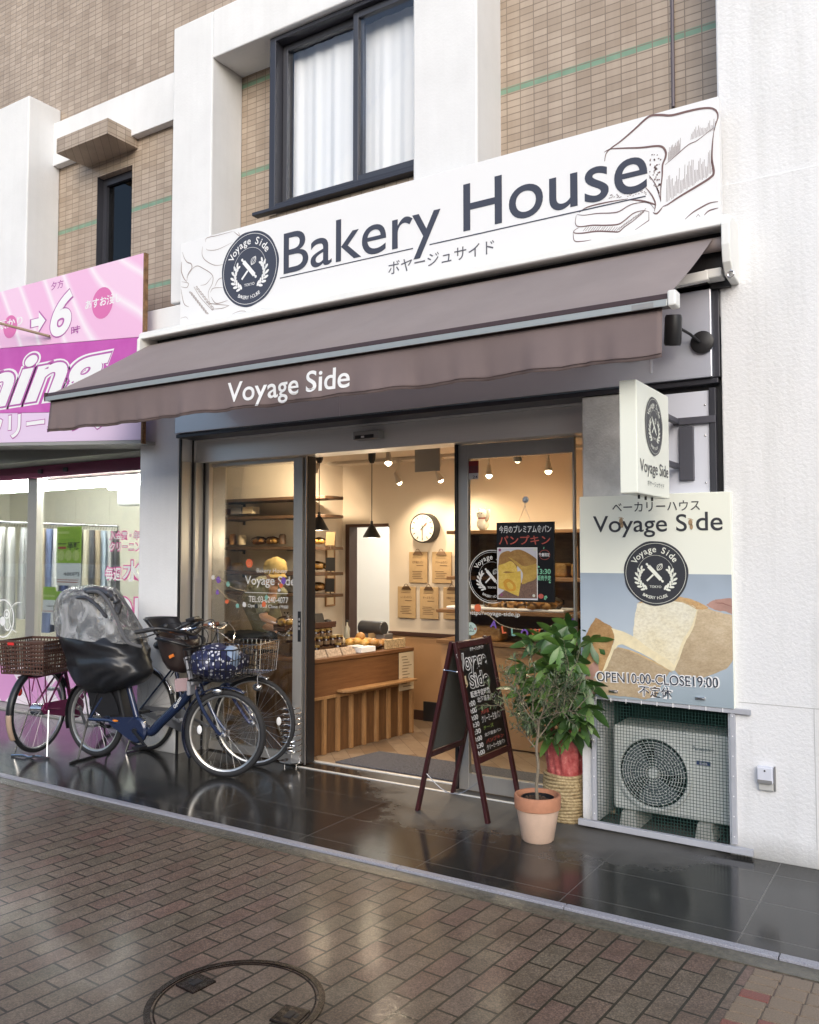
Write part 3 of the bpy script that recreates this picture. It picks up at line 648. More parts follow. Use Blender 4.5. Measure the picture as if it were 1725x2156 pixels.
ln([(105,1300),(200,1240),(400,1190),(640,1150)],.008); ln([(80,1320),(160,1330),(300,1310),(450,1305),(540,1290),(640,1230),(720,1200),(860,1190),(930,1260)],.006)
ln([(75,1330),(65,1420),(110,1455),(250,1440),(400,1440),(530,1430),(600,1390),(700,1310),(800,1280),(870,1290)],.008)
ln([(100,1465),(50,1500),(60,1525),(150,1525),(300,1505),(460,1510),(540,1510),(600,1460),(700,1390),(820,1290)],.008)
ln([(870,1295),(870,1385),(720,1490)],.005,False); ln([(40,1515),(55,1610),(140,1615),(240,1600)],.006); ln([(1020,1240),(960,1310),(915,1300)],.009)
ln([(1265,1375),(1350,1300),(1450,1240),(1540,1195),(1630,1180)],.008); ln([(1475,1330),(1530,1280),(1630,1250)],.007); ln([(1385,1355),(1410,1320),(1430,1345)],.004,False)
rr=random.Random(5)
for i in range(34):
    t=i/33; x=1060+500*t; yb=1195-(x-1060)*.62+30*rr.random(); L_=120+170*rr.random()
    K.stroke([zq(x,yb-30),zq(x+8,yb-30-L_)],.0028,True)
for i in range(16):
    x=1080+130*i/15; y=740-(x-1080)*.85; K.stroke([zq(x,y),zq(x+6,y-90-60*rr.random())],.0025,True)
for i in range(18):
    x=1330+260*i/17; y=505-(x-1330)*.42; K.stroke([zq(x,y),zq(x+9,y-60-70*rr.random())],.0028,True)
for i in range(26):
    x=150+26*i; y=1500-max(0,(x-520))*.72+(8*rr.random()); K.stroke([zq(x,y),zq(x+38,y-48)],.0025)
for i in range(60):
    x=880+130*rr.random(); y=650+500*rr.random(); 
    if x>1000-(y-650)*.02: continue
    if y>950 and x<870+(y-890)*.45: continue
    K.disc(*zq(x,y),.002+.0045*rr.random(),6,ry=.006*rr.random()+.002)
for i in range(40):
    x=420+420*rr.random(); y=1120-(x-420)*.14+50*rr.random()-10; K.stroke([zq(x,y),zq(x+14,y-5)],.003)
K.build('bread_drawing',M_SEPIA,sg)
# flour sack and wheat drawing at the left end
K=Art(fr,.0006)
def zp(x,y): return fr.px((530+x*.2145)/1.41739,(680+y*.2145)/1.41739)
def lp(pts,wd): K.curve([zp(*p) for p in pts],wd,6,True)
lp([(70,340),(100,430),(140,480),(190,500),(200,560),(150,640),(130,740)],.008); lp([(60,470),(55,600),(90,700),(130,750)],.009)
lp([(130,690),(200,580),(270,530),(350,560),(480,650),(490,760),(430,900),(450,1040)],.006); lp([(320,800),(400,780),(480,680)],.004)
lp([(350,260),(345,380),(400,460),(520,520),(640,510)],.006); lp([(390,200),(410,140),(540,110),(770,50)],.005); lp([(400,290),(430,310),(560,300),(770,200)],.004)
lp([(520,820),(570,720),(640,690)],.006); lp([(460,900),(500,840),(640,830)],.005); lp([(470,960),(540,1050),(700,1010)],.006); lp([(60,750),(150,770),(130,830),(50,820)],.006)
lp([(50,850),(90,1050),(160,1100)],.006); lp([(400,1040),(520,1060),(720,1080)],.006); lp([(470,1130),(620,1120),(720,1080)],.005); lp([(760,1200),(860,1160),(940,1160),(965,1180)],.004); lp([(40,1260),(120,1240),(150,1280)],.003); lp([(780,50),(860,110),(850,60)],.006)
K.build('sack_drawing',M_SEPIAL,sg)
K=Art(fr,.0009)
for i in range(9):
    t=i/8; x,y=240+220*t,860+280*t; 
    for s_ in(-1,1):
        cx_,cy_=x+s_*42-10,y-s_*34+10; q=[zp(cx_+(26*math.cos(a))*(.25 if s_>0 else .9)-11*math.sin(a)*(.9 if s_>0 else -.25),cy_+26*math.cos(a)*(.95 if s_>0 else .35)+11*math.sin(a)*(.25 if s_>0 else .9)) for a in [k*math.pi/6 for k in range(13)]]; K.stroke(q,.004)
K.curve([zp(230,820),zp(330,980),zp(490,1150)],.004); K.build('wheat_drawing',M_SEPIAL,sg)
# ---------------------------------------------------------------- awning
aw=thing('retractable_awning','brown fabric awning lettered Voyage Side, with a white cassette and front bar','awning',(-3.3,4.7,2.5))
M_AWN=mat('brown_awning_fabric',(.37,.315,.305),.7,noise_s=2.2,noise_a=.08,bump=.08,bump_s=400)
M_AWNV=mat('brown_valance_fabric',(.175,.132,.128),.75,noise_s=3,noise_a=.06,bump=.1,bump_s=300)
M_CAS=mat('white_cassette_metal',(.78,.78,.75),.35,noise_s=1.5,noise_a=.05)
xl,xr=-5.53,-.955
m=MB(); 
prof=[(4.80,3.395),(4.66,3.395),(4.635,3.375),(4.628,3.335),(4.64,3.328),(4.665,3.345),(4.80,3.352)]
m.prism([(xl,y,z) for y,z in prof],(xr-xl,0,0)); m.build('cassette',M_CAS,aw,bevel=.004)
m=MB(); m.box(xl,xr-.03,4.80,4.84,3.05,3.39); m.build('cassette_back',M_BLACK,aw)
for x,wd in ((xl,.03),(xr-.03,.045)):
    m=MB(); m.prism([(x,4.845,3.385),(x,4.66,3.385),(x,4.615,3.33),(x,4.612,3.22),(x,4.63,3.13),(x,4.68,3.07),(x,4.845,3.06)],(wd,0,0)); m.build('cassette_end',M_CAS,aw,bevel=.006)
m=MB(); m.tube([(xl+.05,4.745,3.27),(xr-.05,4.745,3.27)],.038,14); m.build('roller',M_AWN,aw,smooth=True)
fl,fR=-5.50,-1.045; fy,fz=3.835,2.735
m=MB(); nx,ny=90,14; vs=[]
for j in range(ny+1):
    t=j/ny
    for i in range(nx+1):
        x=fl+(fR-fl)*i/nx; sag=-.018*math.sin(math.pi*t)*(.5+.5*math.sin(math.pi*i/nx)); e=.004*math.sin(x*9+t*3)+.003*math.sin(x*23)
        vs.append((x,4.715+(fy-4.715)*t,3.30+(fz+.03-3.30)*t+sag+e*math.sin(math.pi*t)))
m.add(vs,[(j*(nx+1)+i,j*(nx+1)+i+1,(j+1)*(nx+1)+i+1,(j+1)*(nx+1)+i) for j in range(ny) for i in range(nx)])
tm_=M_AWN.copy(); tm_.name='brown_awning_canopy'; nt_=tm_.node_tree; tl_=nt_.nodes.new('ShaderNodeBsdfTranslucent'); tl_.inputs[0].default_value=(.36,.27,.25,1); ms_=nt_.nodes.new('ShaderNodeMixShader'); ms_.inputs[0].default_value=.32
ou_=[n_ for n_ in nt_.nodes if n_.type=='OUTPUT_MATERIAL'][0]; nt_.links.new(nt_.nodes['Principled BSDF'].outputs[0],ms_.inputs[1]); nt_.links.new(tl_.outputs[0],ms_.inputs[2]); nt_.links.new(ms_.outputs[0],ou_.inputs[0])
fa=m.build('canopy',tm_,aw,smooth='all')
m=MB(); m.prism([(fl-.02,y,z) for y,z in ((fy+.03,fz+.028),(fy-.02,fz+.03),(fy-.035,fz+.005),(fy-.03,fz-.03),(fy+.03,fz-.03))],(fR-fl+.02,0,0)); fb=m.build('front_bar',mat('bar_dark',(.05,.03,.03),.5),aw,bevel=.003)
m=MB(); m.box(fl-.02,fR+.0,fy-.043,fy-.034,fz-.034,fz-.002); m.build('bar_strip',mat('bar_grey_metal',(.40,.42,.41),.4,.5),fb,bevel=.002)
MB().box(fR-.16,fR-.06,fy-.0445,fy-.043,fz-.03,fz-.008).build('bar_label',mat('label_grey',(.28,.28,.28),.5),fb)
m=MB(); m.box(fR+.001,fR+.04,fy-.045,fy+.03,fz-.036,fz+.036); m.build('bar_end_cap',M_CAS,fb,bevel=.008)
MB().box(fl-.035,fl-.021,fy-.045,fy+.03,fz-.03,fz+.03).build('bar_end_cap',mat('cap_brown',(.06,.035,.035),.5),fb,bevel=.004)
vz0=2.475; m=MB(); nx,ny=150,8; vs=[]
for j in range(ny+1):
    t=j/ny
    for i in range(nx+1):
        x=fl+(fR-.03-fl)*i/nx; d=t*(.016*math.sin(x*5.1)+.010*math.sin(x*13+1)+.005*math.sin(x*31))+.004*math.sin(x*60)*t*t
        vs.append((x,fy-.012+d-.02*t*(1 if x>-1.4 else .3),fz-.03+(vz0-fz+.03)*t+.004*math.sin(x*17)*t))
m.add(vs,[(j*(nx+1)+i,(j+1)*(nx+1)+i,(j+1)*(nx+1)+i+1,j*(nx+1)+i+1) for j in range(ny) for i in range(nx)])
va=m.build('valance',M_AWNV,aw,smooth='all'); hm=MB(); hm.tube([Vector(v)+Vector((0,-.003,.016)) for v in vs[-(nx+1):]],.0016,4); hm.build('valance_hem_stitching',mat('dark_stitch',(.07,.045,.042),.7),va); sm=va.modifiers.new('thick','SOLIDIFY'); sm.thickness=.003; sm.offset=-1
vf=Frame((fl,fy-.045,vz0),(1,0,0),(0,0,1))
A=Art(vf,0); A.text('Voyage Side',vf.px(473,830)[0],vf.px(731,800)[0],vf.px(473,846)[1],vf.px(473,803)[1],'cap',.012); 
for p_ in A.mb.v:
    t_=(fz-.03-p_.z)/(fz-.03-vz0); x_=p_.x; d_=t_*(.016*math.sin(x_*5.1)+.010*math.sin(x_*13+1)+.005*math.sin(x_*31))+.004*math.sin(x_*60)*t_*t_; p_.y=fy-.012+d_-.02*t_*.3-.0035
A.build('valance_lettering',M_WHITE,va)
# folding arm, seen under the open right end, and the crank eye
m=MB(); a=B(1458,580,'Y',4.74); m.bar((xr-.12,4.72,3.10),(-2.6,4.60,2.98),.045,.055); m.bar((-2.6,4.60,2.98),(-1.35,fy+.05,fz),.04,.05); m.box(xr-.14,xr-.05,4.70,4.80,3.08,3.13); m.build('folding_arm',M_CAS,aw,bevel=.006)
m=MB(); m.bar((fl+.1,4.72,3.10),(-3.9,4.62,2.98),.045,.055); m.bar((-3.9,4.62,2.98),(-5.2,fy+.05,fz),.04,.05); m.build('folding_arm',M_CAS,aw,bevel=.006)
e=B(1539,577,'Y',4.66); m=MB(); m.tube([e+Vector((.016*math.cos(t),0,.016*math.sin(t))) for t in [k*math.pi/8 for k in range(16)]],.004,6,closed=True); m.tube([e+Vector((0,0,.016)),e+Vector((0,.01,.07))],.004,6); m.build('crank_eye',M_CHROME,aw,smooth=True)
# ---------------------------------------------------------------- projecting blade sign
PX0=B(1343,920,'Y',4.30)[0]
near=B(1340,795,'Y',4.30)
bs=thing('blade_sign','narrow cream double-sided sign box projecting from the shopfront above the poster','sign',(-1.55,4.45,1.83))
# face is the right-hand side (+X); solve its near and far edges on a plane of constant X
XF=-1.245
q=[B(1340,795,'X',XF),B(1408,838,'X',XF),B(1410,1050,'X',XF),B(1343,1038,'X',XF)]
y0=(q[0].y+q[3].y)/2; y1=(q[1].y+q[2].y)/2; zt=(q[0].z+q[1].z)/2; zb=(q[2].z+q[3].z)/2
MB().box(XF-.085,XF,y0,y1,zb,zt).build('sign_box',M_CREAM,bs,bevel=.005)
bf=Frame((XF+.001,y0,zb),(0,1,0),(0,0,1)); WD,HT=y1-y0,zt-zb
bc=bf.px(1374,897); er=(bf.px(1374,835)[1]-bf.px(1374,958)[1])/2
emblem(bs,bf,WD*.5,bc[1],min(er,WD*.46),M_DARKT,M_CREAM,.0012)
A=Art(bf,.0012); A.text('Voyage Side',WD*.07,WD*.95,bf.px(1345,990)[1],bf.px(1345,962)[1],'cap',.004); A.build('lettering',M_DARKT,bs); A=Art(bf,.0012); A.text('ボヤージュサイド',WD*.28,WD*.80,bf.px(1365,1022)[1],bf.px(1365,1011)[1],'box'); A.build('lettering',M_DARKT,bs)
m=MB(); zz=zt-.09; m.bar((XF-.04,y1-.002,zz),(XF-.04,W-.03,zz),.03,.03); m.bar((XF-.04,y1-.002,zb+.2),(XF-.04,W-.03,zb+.2),.03,.03); m.box(XF-.06,XF+.17,W-.03,W-.006,zz-.02,zz+.02); m.box(XF-.03,XF+.05,W-.03,W-.006,zb+.12,zb+.42); m.build('wall_bracket',mat('bracket_grey',(.09,.09,.11),.45,.3),bs,bevel=.003)
m=MB()
for k in range(3): m.tube([(XF-.045,y0+WD*(.3+.2*k),zb),(XF-.045,y0+WD*(.3+.2*k),zb-.018)],.006,6)
m.build('drain_stubs',M_BLACK,bs)
# ---------------------------------------------------------------- large poster board with the opening hours
ps=thing('poster_board','tall poster board with hands tearing a loaf and opening hours above the air conditioner','poster',(-1.42,W,.77))
PY=W-.045; x0,x1,z0,z1=-1.855,-1.0,.775,1.935
MB().box(x0,x1,PY,W-.004,z0,z1).build('board',M_CREAM,ps,bevel=.003)
pf=Frame((x0,PY-.001,z0),(1,0,0),(0,0,1)); PW,PH=x1-x0,z1-z0
def cp(x,y): return pf.px((1700+x/2.27)/1.41739,(1050+y/2.27)/1.41739)      # traced from the printed picture
def cl(pts): return [(min(max(a,.003),PW-.003),min(max(b,.003),PH-.003)) for a,b in pts]
zs=cp(600,1503)[1]
g=NG('poster_blue_backdrop'); gp=g.geo(); sz=g.n('SeparateXYZ'); g.l(gp,sz.inputs[0])
g.l(g.ramp(g.math('ADD',g.math('SUBTRACT',1.58,sz.outputs[2]),g.math('MULTIPLY',g.noise(gp,3,2),.3)),[(0.05,(.24,.28,.33)),(.35,(.38,.45,.53)),(.6,(.47,.54,.61)),(1,(.30,.37,.41))]),g.p.inputs['Base Color']); g.p.inputs['Roughness'].default_value=.35
Art(pf,.0008).rect(.002,PW-.002,.002,zs).build('backdrop_print',g.m,ps)
def crust(name,c1,c2,c3,s=9,grad=None):
    g=NG(name); p=g.geo(); mp=g.n('Mapping'); mp.inputs['Scale'].default_value=(1,1,1.6); g.l(p,mp.inputs[0])
    n1=g.noise(mp.outputs[0],s,8,.68); n2=g.noise(mp.outputs[0],s*6,5,.7)
    col=g.mix(.35,g.ramp(n1,[(.3,c1),(.5,c2),(.7,c3)]),g.ramp(n2,[(.35,(.55,.5,.42)),(.6,(1.1,1.1,1.1))]),'MULTIPLY')
    if grad:
        (ax,az,a0,a1),k0,k1=grad; sx=g.n('SeparateXYZ'); g.l(p,sx.inputs[0]); d=g.math('ADD',g.math('MULTIPLY',sx.outputs[0],ax),g.math('MULTIPLY',sx.outputs[2],az)); d=g.math('ADD',d,g.math('MULTIPLY',g.noise(p,5,3),.08))
        mr=g.n('MapRange'); mr.inputs[1].default_value=a0; mr.inputs[2].default_value=a1; g.l(d,mr.inputs[0]); col=g.mix(1.0,col,g.mix(mr.outputs[0],k0,k1),'MULTIPLY')
    g.l(col,g.p.inputs['Base Color']); g.p.inputs['Roughness'].default_value=.4; return g.m
M_CRUST=crust('printed_crust',(.56,.46,.33),(.66,.56,.41),(.74,.65,.51),12,((.35,1,.60,1.25),(.72,.66,.58),(1.18,1.14,1.06))); M_CRUSTD=crust('printed_crust_dark',(.40,.24,.11),(.52,.34,.17),(.62,.44,.25),14,((-.8,.5,1.75,2.1),(1.12,1.08,1.0),(.70,.62,.52)))
M_CRUMB=crust('printed_crumb',(.76,.70,.53),(.82,.78,.64),(.86,.83,.72),9,((.2,1,.75,1.20),(1.02,.97,.84),(.93,.95,.97))); M_SKIN=mat('printed_skin',(.46,.27,.22),.5,noise_s=9,noise_a=.22)
M_CRUMBE=mat('printed_crumb_edge',(.80,.70,.46),.5,noise_s=20,noise_a=.12); M_GOLD=mat('printed_golden_edge',(.58,.42,.22),.5,noise_s=30,noise_a=.25)
def rough(q,amp):
    rr=random.Random(len(q)); return [(x+rr.uniform(-amp,amp),y+rr.uniform(-amp,amp)) for x,y in q]
def shape(h,m,pts,name,sm=True,amp=.0018):
    q=[cp(*p) for p in pts]; q=smooth2(q+[q[0]],6)[:-1] if sm else [tuple(Vector(q[i]).lerp(Vector(q[(i+1)%len(q)]),k/5)) for i in range(len(q)) for k in range(5)]; Art(pf,h).poly(cl(rough(q,amp))).build(name,m,ps)
def edge(h,m,pts,wd,name): Art(pf,h).stroke(cl(rough(smooth2([cp(*p) for p in pts],8),.0012)),wd,True).build(name,m,ps)
shape(.0012,M_SKIN,[(925,1715),(960,1690),(1010,1675),(1125,1680),(1135,1785),(1060,1760),(990,1750)],'hand_print')
edge(.0014,mat('printed_skin_shadow',(.30,.15,.12),.5),[(985,1700),(1040,1705),(1110,1730)],.006,'finger_line')
shape(.0016,M_CRUST,[(850,1740),(900,1725),(1000,1760),(1132,1790),(1132,2070),(1060,2150),(900,2210),(740,2190),(700,2140),(740,1990),(800,1850)],'loaf_side_print',False)
shape(.0018,M_CRUSTD,[(460,1700),(620,1650),(760,1660),(860,1690),(940,1730),(880,1745),(640,1720)],'loaf_top_print')
shape(.0020,M_CRUMB,[(460,1705),(600,1680),(760,1690),(860,1745),(830,1860),(770,1960),(730,2080),(700,2160),(560,2080),(440,1960),(440,1820)],'crumb_print')
edge(.0021,M_GOLD,[(470,1702),(600,1678),(760,1690),(862,1742)],.012,'crust_rim'); edge(.0021,M_CRUMBE,[(866,1745),(832,1865),(775,1965),(735,2085),(706,2150)],.016,'crumb_rim')
shape(.0022,M_CRUSTD,[(180,1800),(230,1830),(290,1870),(305,1930),(285,2010),(240,2130),(200,2200),(130,2170),(95,2080),(100,1960),(130,1880)],'loaf_end_print')
shape(.0024,M_CRUMBE,[(285,1870),(420,1920),(560,2020),(700,2110),(700,2160),(560,2080),(420,2010),(330,1990),(260,2140),(215,2190),(285,2010),(305,1940)],'crumb_edge_print')
def cq(x,y): return pf.px((1700+x*.43188)/1.41739,(2000+y*.43188)/1.41739)
q=[cp(330,2000),cp(430,2030),cp(560,2090),cp(700,2170),cq(690,10),cq(640,90),cq(600,185),cq(520,200),cq(380,180),cq(210,170),cq(165,110),cq(165,60),cp(240,2160),cp(262,2120),cp(300,2020)]
q=[tuple(Vector(q[i]).lerp(Vector(q[(i+1)%len(q)]),k/5)) for i in range(len(q)) for k in range(5)]; Art(pf,.0026).poly(cl(rough(q,.002))).build('torn_loaf_print',M_CRUST,ps); edge(.0027,M_GOLD,[(330,2002),(430,2032),(560,2092),(695,2168)],.010,'crust_rim')
q=[cp(135,2130),cp(165,2100),cp(195,2120),cp(205,2170),cq(170,40),cq(165,110),cq(200,165),cq(110,160),cq(105,60)]
Art(pf,.0028).poly(cl(q)).build('thumb_print',M_SKIN,ps)
A=Art(pf,.0012); A.text('ベーカリーハウス',cp(290,1060)[0],cp(884,1060)[0],cp(290,1088)[1],cp(290,1022)[1],'box',.004); A.build('lettering',M_DARKT,ps); A=Art(pf,.0012); A.text('Voyage S',cp(160,1200)[0],cp(796,1200)[0],cp(160,1222)[1],cp(160,1108)[1],'cap',.006); A.build('lettering',M_DARKT,ps); A=Art(pf,.0012); A.text('de',cp(858,1200)[0],cp(1038,1200)[0],cp(858,1212)[1],cp(858,1085)[1],'box',.006); A.build('lettering',M_DARKT,ps)
M_FOOT=mat('tan_footprint_print',(.40,.27,.15),.5)
for x,y in((352,1160),(822,1170)):
    A=Art(pf,.0018); c=cp(x,y); A.disc(c[0]-.002,c[1]+.012,.0115,14,ry=.017); A.disc(c[0]+.003,c[1]-.012,.009,14,ry=.016)
    for k in range(5): A.disc(c[0]-.013+.006*k,c[1]+.032-.0012*(k-1)**2*.6,.0027,8)
    A.build('footprint_print',M_FOOT,ps)
ec=cp(583,1500); emblem(ps,pf,ec[0],ec[1],(cp(583,1280)[1]-cp(583,1718)[1])/2,M_DARKT,M_CREAM,.0034)
for h,b,mm,nm in ((.0036,.055,M_WHITE,'hours_outline'),(.0042,.004,mat('hours_navy',(.035,.04,.06),.4),'hours_lettering')):
    A=Art(pf,h); e=.009 if b>.02 else 0
    A.text('OPEN10:00-CLOSE19:00',cq(190,40)[0]-e,cq(1030,100)[0]+e,cq(190,78)[1]-e*.6+.002,cq(190,10)[1]+e*.6,'box',b,rot=R(1.5))
    A.build(nm,mm,ps); A=Art(pf,h)
    A.text('不定休',cq(482,150)[0]-e,cq(708,150)[0]+e,cq(600,188)[1]-e*.6,cq(600,112)[1]+e*.6,'box',b)
    A.build(nm,mm,ps)
for x,y in((305,146),(905,194)):
    c=cq(x,y); m=MB(); P=pf.P(c[0],c[1],0); m.box(P.x-.027,P.x+.027,PY-.008,PY,P.z-.008,P.z+.008); m.tube([P+Vector((-.024,-.01,.004)),P+Vector((-.01,-.02,.004)),P+Vector((.012,-.02,.002)),P+Vector((.024,-.01,-.001))],.004,6); m.build('spring_latch',M_CHROME,ps,bevel=.002)
# ---------------------------------------------------------------- mesh guard and air conditioner
mg=thing('mesh_guard','green wire mesh guard with grey rails in front of the air conditioner','mesh guard',(-1.4,W-.02,0))
M_RAIL=mat('grey_pvc_rail',(.42,.43,.47),.5,noise_s=8,noise_a=.08)
gx0,gx1,gz0,gz1=-1.795,-1.005,.045,.775
m=MB(); m.bar((gx0-.03,W-.03,gz1-.0),(gx1+.085,W-.03,gz1-.012),.02,.028); m.build('top_rail',M_RAIL,mg,bevel=.003)
m=MB(); m.bar((gx0-.085,W-.035,gz0),(gx1+.085,W-.035,gz0-.008),.03,.034); m.build('bottom_rail',M_RAIL,mg,bevel=.003)
m=MB(); m.box(gx0-.002,gx0+.022,W-.035,W-.012,gz0+.02,gz1-.02); m.build('side_rail',M_RAIL,mg,bevel=.002)
m=MB(); m.box(gx1-.022,gx1+.004,W-.035,W-.012,gz0+.02,gz1-.02); m.build('side_rail',M_RAIL,mg,bevel=.002)
m=MB(); s_=.0175; t_=.0011; n=int((gx1-gx0)/s_)
for i in range(n+1): x=gx0+.004+i*s_; m.box(x-t_,x+t_,W-.010,W-.008,gz0-.02,gz1-.01)
n=int((gz1-gz0)/s_)
for i in range(n+1): z=gz0+i*s_; m.box(gx0,gx1+.0,W-.0078,W-.0058,z-t_,z+t_)
for i in range(5): x=gx1+i*s_; m.box(x-t_,x+t_,W-.019,W-.017,.006,.03)
m.build('wire_mesh',mat('green_coated_wire',(.020,.062,.052),.4),mg)
m=MB()
for i in range(9): x=gx0+.03+i*.088; m.box(x-.002,x+.002,W-.044,W-.040,gz1-.022,gz1+.018)
for i in range(7):
    z=gz0+.06+i*.105
    m.ell((gx0+.01,W-.037,z),(.004,.003,.004),6,4); m.ell((gx1-.009,W-.037,z),(.004,.003,.004),6,4)
m.build('cable_ties',M_WHITE,mg)
ac=thing('air_conditioner','cream outdoor air conditioner unit standing on blocks behind green mesh','air conditioner',(-1.4,W+.2,0))
M_AC=mat('ivory_ac_casing',(.62,.64,.62),.45,noise_s=3,noise_a=.05)
AY=W+.10; c0=B(1290,1525,'Y',AY); c1=B(1290,1700,'Y',AY); az0,az1=c1.z,c0.z; ax0=c0.x; ax1=XR-.01
m=MB(); m.box(ax0,ax1,AY,AY+.28,az0,az1); m.build('casing',M_AC,ac,bevel=.018)
fc=B(1377,1627,'Y',AY); fr_=(B(1377,1555,'Y',AY).z-B(1377,1700,'Y',AY).z)/2
m=MB(); m.lathe([(0,0),(fr_*.985,0)],(fc.x,AY-.001,fc.z),40,(0,-1,0)); m.build('fan_opening',M_BLACK,ac)
fan=MB()
for k in range(3):
    t0=k*2*math.pi/3; pts=[]
    for i in range(9):
        t=t0+R(85)*i/8; pts.append((i,t))
    vs=[];
    for i,t in pts:
        for rr_ in(.2,.92): vs.append((fc.x+fr_*rr_*math.cos(t),AY-.004-.006*i/8,fc.z+fr_*rr_*math.sin(t)))
    fan.add(vs,[(2*i,2*i+1,2*i+3,2*i+2) for i in range(8)])
fan.build('fan_blades',mat('fan_grey',(.10,.12,.14),.5),ac)
gr=MB(); cY=AY-.018
gr.lathe([(fr_*1.12,.0),(fr_*1.10,.020),(fr_*1.02,.024),(fr_*.985,.016),(fr_*.985,0)],(fc.x,AY,fc.z),48,(0,-1,0))
for k in range(1,11):
    r_=fr_*(.13+.85*k/11); gr.tube([(fc.x+r_*math.cos(t),cY-.004*(1-k/11),fc.z+r_*math.sin(t)) for t in [2*math.pi*i/44 for i in range(44)]],.0021,5,closed=True)
for k in range(40):
    t=2*math.pi*k/40; a=fr_*.15 if k%2==0 else fr_*.55; gr.tube([(fc.x+r_*math.cos(t+.35*(r_/fr_-.5)),cY-.003,fc.z+r_*math.sin(t+.35*(r_/fr_-.5))) for r_ in (a,(a+fr_)/2,fr_*.99)],.0016,4)
gr.lathe([(0,.03),(fr_*.12,.03),(fr_*.16,.02),(fr_*.16,.008)][::-1],(fc.x,AY,fc.z),20,(0,-1,0)); gr.build('fan_guard',M_AC,ac,smooth=True)
af=Frame((ax0,AY-.002,az0),(1,0,0),(0,0,1))
A=Art(af,0); b0=af.px(1458,1575); b1=af.px(1503,1585); A.text('Panasonic',b0[0],b1[0],b0[1]-.010,b0[1]+.012,'box',.01); A.build('maker_name',mat('grey_blue_print',(.12,.14,.18),.5),ac)
A=Art(af,0); b0=af.px(1467,1605); A.rect(b0[0],b0[0]+.075,b0[1]-.012,b0[1]+.010); A.build('badge',mat('navy_badge',(.03,.05,.16),.4),ac)
A=Art(af,.001); A.text('Eolia',b0[0]+.018,b0[0]+.058,b0[1]-.008,b0[1]+.006,'box'); A.build('badge_lettering',M_WHITE,ac)
for px_ in (1328,1487):
    P=B(px_,1722,'Y',AY+.03); m=MB(); h=az0-.006
    for k in range(1): m.prism([(P.x-.055,AY-.02,.006),(P.x+.055,AY-.02,.006),(P.x+.038,AY-.02,h),(P.x-.038,AY-.02,h)],(0,.30,0))
    m.build('mounting_block',mat('pale_concrete_block',(.45,.45,.42),.8,noise_s=20,noise_a=.12),ac,bevel=.006)
# ---------------------------------------------------------------- wall box and spotlights
wb=thing('outdoor_socket_box','small white socket box low on the stucco wall','socket box',(B(1611,1640,'Y',W-.03).x,W-.03,.4))
c=B(1610,1637,'Y',W-.05); m=MB(); m.box(c.x-.037,c.x+.04,W-.055,W-.012,c.z-.03,c.z+.052); m.build('cover',M_WPANEL,wb,bevel=.006)
m=MB(); m.box(c.x-.033,c.x+.04,W-.04,W-.012,c.z-.07,c.z-.032); m.build('socket_base',mat('socket_grey_white',(.5,.5,.48),.5),wb,bevel=.004)
m=MB(); m.box(c.x-.034,c.x+.037,W-.058,W-.0555,c.z-.03,c.z-.012); m.box(c.x+.043,c.x+.05,W-.03,W-.012,c.z-.07,c.z+.055); m.build('cover_lip',mat('socket_grey',(.22,.22,.22),.5),wb,bevel=.002)
m=MB(); m.ell((c.x+.002,W-.056,c.z+.035),(.005,.003,.005),8,5); m.build('cover_screw',M_BLACK,wb)
def spot(px_,py_,lab):
    c=B(px_,py_,'Y',W-.06); t=thing('wall_spotlight',lab,'spotlight',(c.x,W-.06,c.z),'black spotlights under the awning')
    m=MB(); m.lathe([(.062,0),(.062,.014),(.05,.02),(0,.022)],(c.x,W-.056,c.z),28,(0,-1,0)); m.build('base_plate',M_BLACK,t,smooth=True)
    h=Vector((c.x-.12,W-.20,c.z+.055)); m=MB(); m.tube([(c.x-.01,W-.075,c.z+.0),(c.x-.05,W-.12,c.z+.04),h+Vector((.03,.02,.01))],.008,8); m.build('arm',M_BLACK,t,smooth=True)
    ax=Vector((.10,-.18,1)).normalized(); m=MB(); m.lathe([(0,-.085),(.040,-.083),(.046,-.07),(.046,.065),(.040,.08),(0,.082)],h,24,ax); hd=m.build('lamp_head',M_BLACK,t,smooth=True)
    m=MB(); m.lathe([(0,-.0865),(.036,-.0862)],h,20,ax); m.build('lens',mat('frosted_lens',(.35,.35,.33),.3),hd)
    return t
spot(1479,721,'black swivel spotlight on the grey fascia beside the right end of the awning'); spot(1338,737,'black spotlight mostly hidden behind the awning valance')
